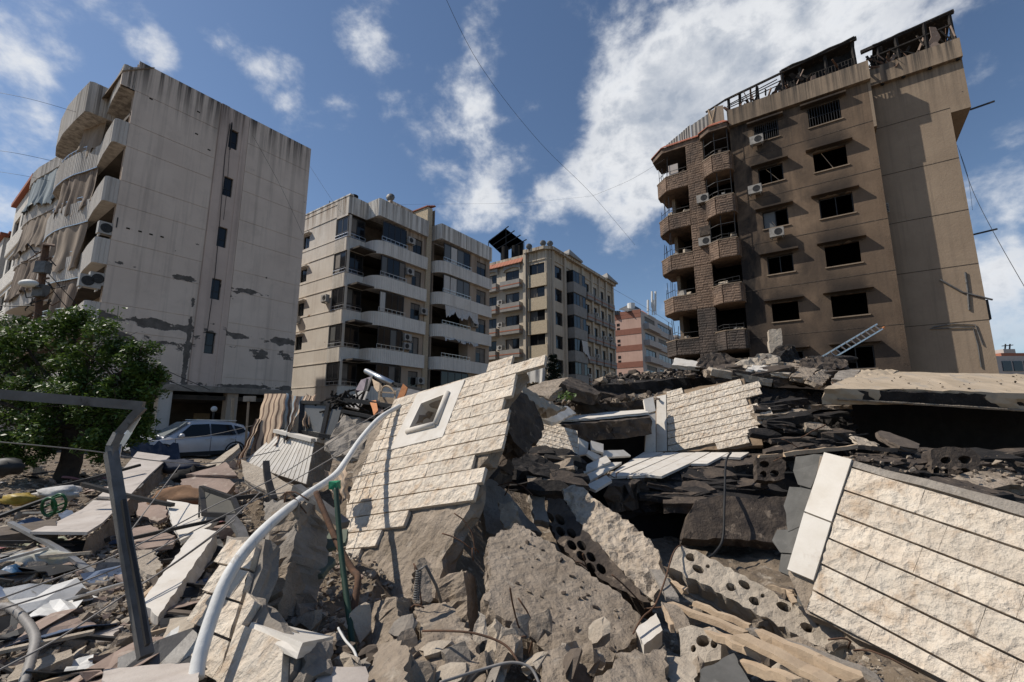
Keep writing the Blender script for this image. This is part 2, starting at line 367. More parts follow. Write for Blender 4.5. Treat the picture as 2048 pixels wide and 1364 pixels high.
def aircon(root, W, a, z, d=.08, w=.82, mat=None):
    mb = MB(); W.box(mb, a - w / 2, a + w / 2, z, z + .58, d, d + .34); W.box(mb, a - w * .4, a - w * .35, z - .09, z, d - .1, d + .3); W.box(mb, a + w * .35, a + w * .4, z - .09, z, d - .1, d + .3)
    o = mb.build('air_conditioner', mat or M['ac_white'], root)
    mb = MB(); c = W.p(a - w * .12, z + .29, d + .345); e1 = (W.p(a + 1, z, 0) - W.p(a, z, 0)); n = (W.p(a, z, 1) - W.p(a, z, 0)); e2 = Vector((0, 0, 1))
    for k in range(3):
        r0 = .06 + k * .07; pts = [c + (e1 * math.cos(t * math.pi / 8) + e2 * math.sin(t * math.pi / 8)) * r0 for t in range(17)]; mb.tube(pts, .008, 4, caps=False)
    mb.add([c - n * .002 + (e1 * math.cos(t * math.pi / 8) + e2 * math.sin(t * math.pi / 8)) * .23 for t in range(16)], [tuple(range(16))])
    mb.build('fan_grille', M['dark_metal'], o); return o
def arc_len(pts):
    L = [0.0]
    for a, b in zip(pts, pts[1:]): L.append(L[-1] + math.dist(a, b))
    return L
def resample(pts, step):
    L = arc_len(pts); n = max(1, round(L[-1] / step)); out = []; j = 0
    for i in range(n + 1):
        s = L[-1] * i / n
        while j < len(pts) - 2 and L[j + 1] < s: j += 1
        t = (s - L[j]) / max(1e-9, L[j + 1] - L[j]); out.append(tuple(pts[j][k] + (pts[j + 1][k] - pts[j][k]) * t for k in range(len(pts[j]))))
    return out
def offs(pts, d):
    """offset a plan polyline to its left by d"""
    out = []
    for i, p in enumerate(pts):
        a = pts[max(i - 1, 0)]; b = pts[min(i + 1, len(pts) - 1)]; t = Vector((b[0] - a[0], b[1] - a[1])).normalized(); out.append((p[0] - t.y * d, p[1] + t.x * d))
    return out
def path_wall(mb, plan, z0, z1, th=.12, rib=0.0, depth=.025):
    """upright band over a plan polyline (u, v); rib > 0 cuts vertical grooves of that spacing into the outer side (left of the path)"""
    if rib:
        L = arc_len(plan)[-1]; n = max(2, round(L / rib)); base = resample(plan, L / (n * 5)); outer = offs(base, th); o2 = []
        deep = offs(base, th - depth)
        for i in range(len(base)): o2.append(deep[i] if i % 5 == 0 else outer[i])
        inner, outer = base, o2
    else: inner, outer = plan, offs(plan, th)
    n = len(inner); k = len(mb.v)
    for q, z in ((inner, z0), (outer, z0), (inner, z1), (outer, z1)): mb.v += [G(a, b, z) for a, b in q]
    fs = []
    for i in range(n - 1):
        a, b, c, d = k + i, k + n + i, k + 2 * n + i, k + 3 * n + i
        fs += [(b, b + 1, d + 1, d), (a + 1, a, c, c + 1), (c, d, d + 1, c + 1), (a, a + 1, b + 1, b)]
    for i in (0, n - 1):
        fs.append((k + i, k + n + i, k + 3 * n + i, k + 2 * n + i))
    mb.f += fs; mb.mi += [mb.cur] * len(fs); return mb
def floor_plate(mb, poly, z0, z1):
    n = len(poly); mb.add([G(a, b, z0) for a, b in poly] + [G(a, b, z1) for a, b in poly], [tuple(reversed(range(n))), tuple(range(n, 2 * n))] + [(i, (i + 1) % n, n + (i + 1) % n, n + i) for i in range(n)])
    return mb
def stone_band(mb, plan, z0, z1, course=.2, length=(.3, .6), proud=.035, rg=rnd, th=.1):
    """courses of rock-faced stones along a plan polyline, each block with its own depth"""
    L = arc_len(plan); tot = L[-1]; nz = max(1, round((z1 - z0) / course)); h = (z1 - z0) / nz
    def pt(s):
        j = 0
        while j < len(plan) - 2 and L[j + 1] < s: j += 1
        t = (s - L[j]) / max(1e-9, L[j + 1] - L[j]); a, b = plan[j], plan[j + 1]; dx, dy = b[0] - a[0], b[1] - a[1]; q = math.hypot(dx, dy)
        return (a[0] + dx * t, a[1] + dy * t), (-dy / q, dx / q)
    for i in range(nz):
        s = -rg.uniform(0, .3)
        while s < tot:
            e = s + rg.uniform(*length); a = max(0, s); b = min(tot, e)
            for c in L[1:-1]:
                if a + .03 < c < b - .03: b = c; e = c
            if b - a > .05:
                (p, n1), (q, n2) = pt(a + .006), pt(b - .006); n1 = n2 = pt((a + b) / 2)[1]; o = [rg.uniform(.3, 1) * proud for _ in range(4)]
                lo, hi = z0 + i * h + .006, z0 + (i + 1) * h - .006; zm = (lo + hi) / 2
                def g(pp, d, z): return G(pp[0] + n1[0] * d, pp[1] + n1[1] * d, z)
                m_ = ((p[0] + q[0]) / 2, (p[1] + q[1]) / 2); k = th
                mb.add([g(p, 0, lo), g(q, 0, lo), g(q, 0, hi), g(p, 0, hi), g(p, k, lo), g(q, k, lo), g(q, k, hi), g(p, k, hi),
                        g(((p[0] * .7 + q[0] * .3)), 0, 0) if False else g((p[0] * .75 + q[0] * .25, p[1] * .75 + q[1] * .25), k + o[0], zm - h * .15), g((p[0] * .25 + q[0] * .75, p[1] * .25 + q[1] * .75), k + o[1], zm + h * .1)],
                       [(0, 1, 5, 4), (1, 2, 6, 5), (2, 3, 7, 6), (3, 0, 4, 7), (4, 5, 9, 8), (5, 6, 9), (6, 7, 8, 9), (7, 4, 8)])
            s = e
    return mb
# ------------------------------------------------------------------ building materials
def facade_mat(name, a, b, stain, zt, streak=4.0, peel=None, peel_col=(.16, .145, .13), soot=None, zs=1.0, specks=None, strip=None, plume=0.0, wins=None):
    """painted render: blotchy tone, rain streaks below zt (top edge), peeled patches at set heights"""
    m = bpy.data.materials.new(name); m.use_nodes = True; nt = m.node_tree; L = nt.links.new; N = nt.nodes.new; p = nt.nodes['Principled BSDF']
    p.inputs['Roughness'].default_value = .92; p.inputs['Specular IOR Level'].default_value = .2
    pos = N('ShaderNodeNewGeometry').outputs['Position']; sep = N('ShaderNodeSeparateXYZ'); L(pos, sep.inputs[0]); z = sep.outputs[2]
    def mth(op, x, y=0.0, cl=False):
        n = N('ShaderNodeMath'); n.operation = op; n.use_clamp = cl
        for i, v in enumerate((x, y)):
            if isinstance(v, (int, float)): n.inputs[i].default_value = v
            else: L(v, n.inputs[i])
        return n.outputs[0]
    def noise(s, det=6, ro=.6, st=None, dist=0):
        n = N('ShaderNodeTexNoise'); n.inputs['Scale'].default_value = s; n.inputs['Detail'].default_value = det; n.inputs['Roughness'].default_value = ro; n.inputs['Distortion'].default_value = dist
        if st:
            vm = N('ShaderNodeVectorMath'); vm.operation = 'MULTIPLY'; L(pos, vm.inputs[0]); vm.inputs[1].default_value = st; L(vm.outputs[0], n.inputs['Vector'])
        else: L(pos, n.inputs['Vector'])
        return n.outputs[0]
    def rmp(v, lo, hi, sm=False):
        n = N('ShaderNodeMapRange'); L(v, n.inputs[0]); n.inputs[1].default_value = lo; n.inputs[2].default_value = hi
        if sm: n.interpolation_type = 'SMOOTHSTEP'
        return n.outputs[0]
    def mix(f, x, y):
        n = N('ShaderNodeMix'); n.data_type = 'RGBA'; L(f, n.inputs[0])
        for i, v in ((6, x), (7, y)):
            if isinstance(v, tuple): n.inputs[i].default_value = (*v, 1)
            else: L(v, n.inputs[i])
        return n.outputs[2]
    col = mix(rmp(noise(.5, 8), .35, .65), a, b)
    col = mix(mth('MULTIPLY', rmp(noise(1.6, 8, .7), .52, .75), .55), col, tuple(q * .72 for q in a))
    fade = rmp(z, zt - streak, zt)
    st = mth('MULTIPLY', rmp(noise(1.0, 8, .7, (3.4, 3.4, .09)), .44, .58), mth('POWER', fade, 1.6))
    col = mix(mth('MULTIPLY', st, 1.0, True), col, stain)
    faint = mth('MULTIPLY', rmp(noise(1.0, 5, .6, (3.5, 3.5, .12)), .52, .75), .3)
    col = mix(faint, col, stain)
    if specks: col = mix(rmp(noise(3.2, 2, .5), specks, specks + .02), col, (.09, .08, .07))
    if soot:
        for zc, zr, amt in soot:
            g = mth('MULTIPLY', rmp(mth('ABSOLUTE', mth('SUBTRACT', z, zc)), zr, 0.0, True), amt)
            col = mix(mth('MULTIPLY', g, rmp(noise(.35, 6), .2, .6), True), col, (.035, .03, .028))
    if wins:                                            # soot licked up the wall above each burnt-out window
        dw = N('ShaderNodeVectorMath'); dw.operation = 'DOT_PRODUCT'; L(pos, dw.inputs[0]); dw.inputs[1].default_value = Vv; nz = mth('MULTIPLY', mth('SUBTRACT', noise(1.1, 6, .6), .5), 1.4)
        for vc, hw, z0, P_ in wins:
            up = mth('FRACT', mth('DIVIDE', mth('SUBTRACT', mth('ADD', z, mth('MULTIPLY', nz, .5)), z0), P_)); ho = mth('ABSOLUTE', mth('SUBTRACT', mth('ADD', dw.outputs['Value'], nz), vc))
            m_ = mth('MULTIPLY', mth('MULTIPLY', rmp(ho, hw + .7, hw - .3, True), rmp(up, .6, .02, True)), .8); col = mix(m_, col, (.022, .019, .018))
    if plume:
        dv = N('ShaderNodeVectorMath'); dv.operation = 'DOT_PRODUCT'; L(pos, dv.inputs[0]); dv.inputs[1].default_value = Vv
        col = mix(mth('MULTIPLY', mth('MULTIPLY', rmp(noise(.42, 9, .66, (1, 1, .55), .6), .36, .62), rmp(dv.outputs['Value'], -5.5, 3.5)), plume), col, (.028, .024, .022))
    bh = noise(9, 8, .7)
    if peel:
        tot = None
        for zc, zr, w in peel:
            g = mth('MULTIPLY', rmp(mth('ABSOLUTE', mth('SUBTRACT', z, zc)), zr, 0.0, True), w); tot = g if tot is None else mth('MAXIMUM', tot, g)
        if strip:
            dt = N('ShaderNodeVectorMath'); dt.operation = 'DOT_PRODUCT'; L(pos, dt.inputs[0]); dt.inputs[1].default_value = Uv
            g = mth('MULTIPLY', mth('MULTIPLY', rmp(mth('ABSOLUTE', mth('SUBTRACT', dt.outputs['Value'], strip[0])), strip[1], 0.0, True), rmp(z, strip[2], strip[2] - .8)), .42); tot = mth('MAXIMUM', tot, g)
        pk = rmp(mth('ADD', noise(.75, 10, .62, (1, 1, 1.7)), tot), .82, .835)
        col = mix(pk, col, mix(rmp(noise(3), .4, .6), peel_col, tuple(q * .68 for q in peel_col)))
        bh = mth('SUBTRACT', mth('MULTIPLY', bh, .3), pk)
    L(col, p.inputs['Base Color']); bn = N('ShaderNodeBump'); bn.inputs['Strength'].default_value = .5; bn.inputs['Distance'].default_value = .03; L(bh, bn.inputs['Height']); L(bn.outputs[0], p.inputs['Normal'])
    return m
M['ac_white'] = mk('aircon_casing', (.42, .4, .37), (.32, .3, .275), 4, .6, .1, 40)
M['a_wall'] = facade_mat('grey_render', (.7, .595, .505), (.62, .52, .44), (.05, .047, .045), 19.7, 3.2, peel=[(9.05, .55, .26), (8.5, .6, .22), (6.4, .6, .38), (5.6, .8, .3), (3.6, .45, .36), (12, 5, .13)], specks=.78, strip=(9.2, .3, 8.7))
M['a_pink'] = facade_mat('pink_render', (.6, .49, .42), (.53, .43, .37), (.07, .06, .055), 19.7, 2.5, peel=[(6.3, 2.0, .3), (12, 4, .17), (3.6, .4, .3)])
M['a_light'] = facade_mat('pale_balcony_render', (.6, .56, .51), (.54, .5, .455), (.2, .18, .16), 20, 14)
M['b_wall'] = facade_mat('cream_render', (.68, .62, .54), (.6, .53, .45), (.25, .18, .13), 20.7, 3.5, peel=[(17.5, .5, .2), (10.8, .4, .22), (8.2, .4, .2)], peel_col=(.36, .22, .13), specks=.78)
M['b_light'] = facade_mat('pale_ribbed_render', (.76, .72, .66), (.69, .65, .59), (.28, .25, .22), 21, 9)
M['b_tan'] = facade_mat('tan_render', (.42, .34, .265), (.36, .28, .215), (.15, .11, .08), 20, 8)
M['c_wall'] = facade_mat('sand_render', (.56, .49, .39), (.48, .41, .325), (.22, .16, .11), 23.6, 4)
M['c_grey'] = mk('grey_balcony_render', (.3, .285, .265), (.24, .225, .205), 2, .9, .2, 20)
M['c_red'] = mk('terracotta_band', (.38, .15, .09), (.3, .12, .075), 4, .85, .2, 20)
M['c_stone'] = mk('yellow_stone_courses', (.55, .46, .33), (.42, .34, .24), 5, .9, 1.0, 9, stretch=(1, 1, 3.2), bdist=.06, c=(.62, .52, .38), cscale=2.5)
M['d_pink'] = facade_mat('salmon_render', (.52, .35, .28), (.47, .31, .25), (.25, .16, .12), 22.5, 3)
M['d_brown'] = mk('brown_band', (.27, .12, .085), (.22, .1, .07), 2, .9, .2, 20)
M['d_grey'] = mk('pale_render', (.47, .42, .385), (.4, .36, .33), 1.2, .9, .2, 20)
M['f_wall'] = facade_mat('scorched_brown_render', (.22, .155, .105), (.17, .118, .08), (.05, .042, .036), 23.3, 6, soot=[(4.0, 7.5, .8), (11, 3.5, .4)], specks=.79, plume=1.0, wins=[(-1.1, .85, 21.6, 3.124), (2.15, .75, 21.55, 3.124)])
M['f_side'] = facade_mat('dusty_brown_render', (.31, .238, .172), (.26, .197, .142), (.09, .075, .062), 23.3, 4, specks=.79, plume=.4)
M['f_stone'] = mk('scorched_stone', (.25, .175, .128), (.15, .103, .075), 2.2, .95, 1.0, 9, c=(.075, .06, .052), cscale=.7, cpos=.47, cw=.22, vary=.1, bdist=.04)
M['f_stone_dark'] = mk('sooty_stone', (.13, .1, .082), (.075, .062, .055), 2.2, .95, 1.0, 9, c=(.04, .036, .034), cscale=.6, cpos=.48, cw=.2, bdist=.04)
M['tile_red'] = mk('roof_tile', (.36, .12, .07), (.26, .09, .055), 8, .85, .4, 30)
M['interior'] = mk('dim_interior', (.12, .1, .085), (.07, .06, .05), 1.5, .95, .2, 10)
M['curtain_beige'] = mk('beige_cloth', (.33, .265, .205), (.23, .18, .14), 2, .95, .3, 30, stretch=(6, 6, .5))
M['curtain_brown'] = mk('brown_striped_cloth', (.3, .235, .18), (.1, .07, .055), 2.4, .95, .3, 30, stretch=(5, 5, .15))
M['curtain_blue'] = mk('faded_blue_cloth', (.3, .35, .37), (.2, .23, .25), 2.2, .95, .3, 30, stretch=(6, 6, .4))
M['cloth_white'] = mk('white_cloth', (.6, .58, .55), (.45, .43, .4), 3, .95, .3, 30, stretch=(6, 6, .4))

# ------------------------------------------------------------------ left apartment block
def drape(plan, z1, z0fn, mat, root, out=.25, amp=.12, seed=0, name='curtain'):
    rg = random.Random(seed); pts = resample(plan, .09); L = arc_len(pts)[-1]; g = []; ph = rg.uniform(0, 9); N_ = 9
    cols = []
    for i, p in enumerate(pts):
        t = i / (len(pts) - 1); col = []
        zb = z0fn(t) + rg.uniform(-.12, .12) + .25 * mn.noise(Vector((t * 9, ph, 0)))
        for j in range(N_ + 1):
            s = j / N_; w = amp * (0.25 + .75 * s) * (math.sin(t * L * 7 + ph + 1.6 * math.sin(t * L * 2.3)) * .7 + 1.3 * mn.noise(Vector((t * L * 2.2, s * 1.6, ph)))) + out * s * s * .7 + out * .25
            a = offs(pts, w)[i] if False else None
            col.append((i, w, z1 + (zb - z1) * s))
        cols.append(col)
    ofs = {}
    nrm = [(b[0] - a[0], b[1] - a[1]) for a, b in zip(pts, offs(pts, 1.0))]
    for col in cols: g.append([G(pts[i][0] + nrm[i][0] * w, pts[i][1] + nrm[i][1] * w, z) for i, w, z in col])
    return MB().sheet(g).build(name, mat, root, smooth=True)

def block_a():
    v0 = 27.06; u0, u1, vb = 5.6, 14.87, 47.0; ZT = 19.62
    r = thing('apartment_block', 'weathered grey apartment block with blank streaked gable and torn balcony curtains', 'building', G(u0, v0, 0), GRID)
    Wg = Wall('v', v0); lv = [16.15 - 3.03 * k for k in range(5)]
    wins = []
    for (x0, x1, y0, y1) in ((462, 476, 262, 298), (449, 465, 355, 393), (435, 452, 454, 494), (423, 440, 558, 598), (414, 430, 665, 707)):
        a, z = Wg.hit((x0 + x1) / 2, (y0 + y1) / 2); wins.append((10.2 - .24, 10.2 + .24, z - .58, z + .58))
    mb = MB(); Wg.face(mb, u0, u1, 3.5, ZT, wins, .3, d=-.03); mb.build('gable_wall', M['a_wall'], r)
    # render panels between the shadow joints
    zs = [3.52]
    for z in sorted(lv): zs += [z - 1.23, z] if z - 1.23 > 3.6 else [z]
    zs += [17.95, ZT + .01]
    for i in range(len(zs) - 1):
        for a, b in ((u0 - .005, 9.36), (10.97, u1 + .005)):
            mb = MB(); Wg.box(mb, a, b, zs[i] + (.022 if i else 0), zs[i + 1], -.05, 0); mb.build('render_panel', M['a_wall'], r)
    mb = MB(); Wg.face(mb, 9.4, 10.94, 3.52, ZT + .01, wins, .03, d=.0); Wg.box(mb, 9.42, 9.82, 3.52, ZT, -.01, .05); Wg.box(mb, 10.62, 10.72, 3.52, ZT, -.01, .03); mb.build('pilaster', M['a_pink'], r)
    for i, w in enumerate(wins): window(r, Wg, w[0], w[1], w[2], w[3], d=-.12, pane=M['glass'], nm=1, bar=.05, trans=.4, blind=.0 if i != 3 else .0)
    # other walls, roof and floors
    mb = MB(); mb.obox(G(u1 - .3, v0 + .02, 3.5), Uv * .3, Vv * (vb - v0), (0, 0, ZT - 3.5 - .02)); mb.obox(G(u0, vb - .3, 3.5), Uv * (u1 - u0), Vv * .3, (0, 0, ZT - 3.52)); mb.build('rear_wall', M['a_wall'], r)
    mb = MB(); mb.obox(G(u0 + .05, v0 + .05, ZT - .55), Uv * (u1 - u0 - .1), Vv * (vb - v0 - .1), (0, 0, .2)); mb.build('roof', M['concrete_grey'], r)
    mb = MB()
    for z in lv + [17.95, 4.05]: mb.obox(G(u0 + .02, v0 + .31, z - 1.22), Uv * (u1 - u0 - .35), Vv * (vb - v0 - .7), (0, 0, .2))
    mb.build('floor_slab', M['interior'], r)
    # facade behind the balconies
    Wf = Wall('u', 7.1); holes = []
    for z in lv:
        for a, b in ((28.2, 29.3), (31.0, 33.2), (34.2, 36.2), (39, 41.5), (43, 45.5)): holes.append((a, b, z - 1.0, z + 1.25))
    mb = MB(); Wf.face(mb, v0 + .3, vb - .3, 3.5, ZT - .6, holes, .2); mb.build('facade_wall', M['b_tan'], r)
    for h in holes[:15]: window(r, Wf, *h, d=-.1, pane=[M['glass'], M['blind']], nm=2, bar=.06)
    plan = [(5.6, v0 + .12), (5.17, v0 + .12), (5.27, 29.0), (5.42, 30.6), (5.2, 31.6), (4.9, 32.7), (4.72, 33.9), (4.66, 35.2), (4.72, 36.4), (5.0, 37.2), (5.6, 37.5)]
    plan2 = [(a, b + 9.3) for a, b in plan[4:]]; plan2 = [(5.6, 38.6), (5.35, 38.7), (5.2, 39.6)] + [(a, b - .2) for a, b in plan2[1:5]]
    for s, pl in enumerate((plan, plan2)):
        for k, z in enumerate(lv):
            if k == 4 and s: continue
            sm = pl[:2] + resample(pl[1:], .35)[1:]
            mb = MB(); path_wall(mb, sm, z - 1.23, z, .12, rib=.16); b = mb.build('balcony', M['a_light'], r)
            mb = MB(); floor_plate(mb, pl + [(7.08, pl[-1][1]), (7.08, pl[0][1])], z - 1.215, z - 1.03); mb.build('balcony_floor', M['a_light'], b)
            top = z + 1.75
            if s == 0 and k < 4:
                a = [(5.4, 30.9)] + pl[4:9]
                mt = [M['curtain_beige'], M['curtain_brown'], M['curtain_beige'], M['curtain_brown']][k]
                i0 = [.0, .15, .0, .0][k]; part = resample(pl[3:9], .3); n = len(part); part = part[:int(n * [.42, .68, .95, .4][k])]
                drape(part, top, (lambda t, z=z, k=k: z - [.1, .4, .7, .1][k] * (.55 + .45 * math.sin(2.2 * t + k)) - .1 + .18 * math.sin(9 * t + k)), mt, b, out=.13 + .1 * (k == 2), seed=k)
                mb = MB(); q = offs(resample(pl[4:8], .25), .05)
                for dz in (.06, .3): mb.tube([G(x, y, z + dz) for x, y in q], .025, 5)
                for x, y in q[::2]: mb.tube([G(x, y, z), G(x, y, z + .3)], .015, 4)
                mb.build('railing', M['alu'], b)
                mb = MB(); q = offs(resample(pl[3:9], .25), .1); mb.tube([G(x, y, top + .02) for x, y in q], .03, 5); mb.build('awning_rail', M['alu'], b)
            if s == 1 and k < 3:
                drape(resample(pl[1:6], .3), top, (lambda t, z=z, k=k: z - .55 - .2 * math.sin(7 * t + k)), [M['curtain_blue'], M['curtain_beige'], M['curtain_brown']][k], b, out=.3, seed=9 + k)
        # roof fascia
        pr = [(5.6, 27.18), (5.17, 27.18), (5.27, 29.0), (5.42, 30.4)] if s == 0 else pl
        mb = MB(); path_wall(mb, pr, 17.95, ZT - .5 if s == 0 else ZT - .8, .12, rib=.18); fa = mb.build('roof_fascia', M['a_light'], r)
        mb = MB(); floor_plate(mb, pr + [(7.1, pr[-1][1]), (7.1, pr[0][1])], 17.97, 18.15); mb.build('soffit', M['a_light'], fa)
    pb = [(5.7, 30.5), (4.6, 30.5), (4.5, 32), (4.42, 34), (4.5, 36), (4.7, 37.3), (5.6, 37.6)]
    mb = MB(); path_wall(mb, pb, 17.6, 19.35, .14, rib=.18); fb = mb.build('roof_fascia', M['a_light'], r)
    mb = MB(); floor_plate(mb, pb, 17.62, 17.8); mb.build('soffit', M['a_light'], fb)
    # sloping tile roof over the corner: near hip and the strip behind the fascia
    mb = MB()
    def tiles(a0, a1, b0, b1, zl, zh, uu0, uu1):
        n = 7
        for i in range(n):
            t0, t1 = i / n, (i + 1) / n
            p = [G(uu0 + (uu1 - uu0) * t0, a0, zl + (zh - zl) * t0), G(uu0 + (uu1 - uu0) * t0, a1, zl + (zh - zl) * t0), G(uu0 + (uu1 - uu0) * t1, a1, zl + (zh - zl) * t1), G(uu0 + (uu1 - uu0) * t1, a0, zl + (zh - zl) * t1)]
            up = Vector((0, 0, .05)); mb.hexa([p[0], p[1], p[2], p[3], p[0] + up * 1.6, p[1] + up * 1.6, p[2] + up * .6, p[3] + up * .6])
    tiles(27.0, 30.4, 0, 0, 18.6, 19.63, 5.0, 6.2); mb.build('tile_roof', M['f_side'], r)
    # corner gable peak (the fascia rises to the roof line beside the blank gable)
    mb = MB(); q = [(5.05, 17.95), (5.6, 17.95), (5.6, ZT), (5.92, ZT), (5.05, 18.75)]
    q = [(5.03, 17.95), (5.61, 17.95), (5.61, 19.3), (5.03, 18.85)]; mb.hexa([G(a, v0 + .0, z) for a, z in q] + [G(a, v0 + .14, z) for a, z in q]); mb.build('fascia_end', M['a_wall'], r)
    # services on the gable
    for pts, rad in (([(459, 248), (449, 310), (438, 450), (428, 560), (410, 690)], .018), ([(461, 250), (453, 380), (446, 440)], .012), ([(463, 246), (459, 300)], .03)):
        mb = MB(); mb.tube([Wg.p(*Wg.hit(*q), .07) for q in pts], rad, 5); mb.build('conduit', M['black_rubber'], r)
    for x, y in ((256, 457), (280, 463), (302, 469), (324, 474), (302, 198), (397, 224), (393, 268), (418, 300)):
        a, z = Wg.hit(x, y); mb = MB(); Wg.box(mb, a - .07, a + .07, z - .03, z + .04, -.02, .012); mb.build('wall_vent', M['soot'], r)
    a, z = Wg.hit(234, 445); mb = MB(); Wg.box(mb, a - .02, a + .02, z - .25, z + .25, 0, .03); mb.build('bracket', M['dark_metal'], r)
    Ws = Wall('v', v0 + .5)
    for x, y in ((207, 460), (190, 560), (170, 564)): a, z = Ws.hit(x, y); aircon(r, Ws, a + .1, z - .3, .1, .75)
    # ground floor: columns, beam and the dark hall behind
    mb = MB(); mb.obox(G(u0, v0 - .06, 3.2), Uv * (u1 - u0 + .05), Vv * .4, (0, 0, .32)); mb.build('ground_floor_beam', M['concrete_grey'], r)
    for uu in (8.3, 11.4, 14.5):
        mb = MB(); mb.box(0, .55, 0, .55, 0, 3.22, Matrix.Translation(G(uu, v0 + .1, 0)) @ Matrix.Rotation(GRID, 4, 'Z')); mb.build('column', M['b_tan'] if uu != 8.3 else M['a_light'], r)
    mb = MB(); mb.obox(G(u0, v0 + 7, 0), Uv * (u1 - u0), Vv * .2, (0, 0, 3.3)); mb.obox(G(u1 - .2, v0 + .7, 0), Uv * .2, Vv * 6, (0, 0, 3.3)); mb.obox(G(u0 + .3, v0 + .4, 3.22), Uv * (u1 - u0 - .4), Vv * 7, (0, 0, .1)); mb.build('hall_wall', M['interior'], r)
    for uu in (9.6, 12.4, 13.4): mb = MB(); mb.obox(G(uu, v0 + 6.9, 0), Uv * .9, Vv * .1, (0, 0, 2.2)); mb.build('door', M['wood'] if uu > 12 and uu < 13 else M['soot'], r)
    return r
block_a()

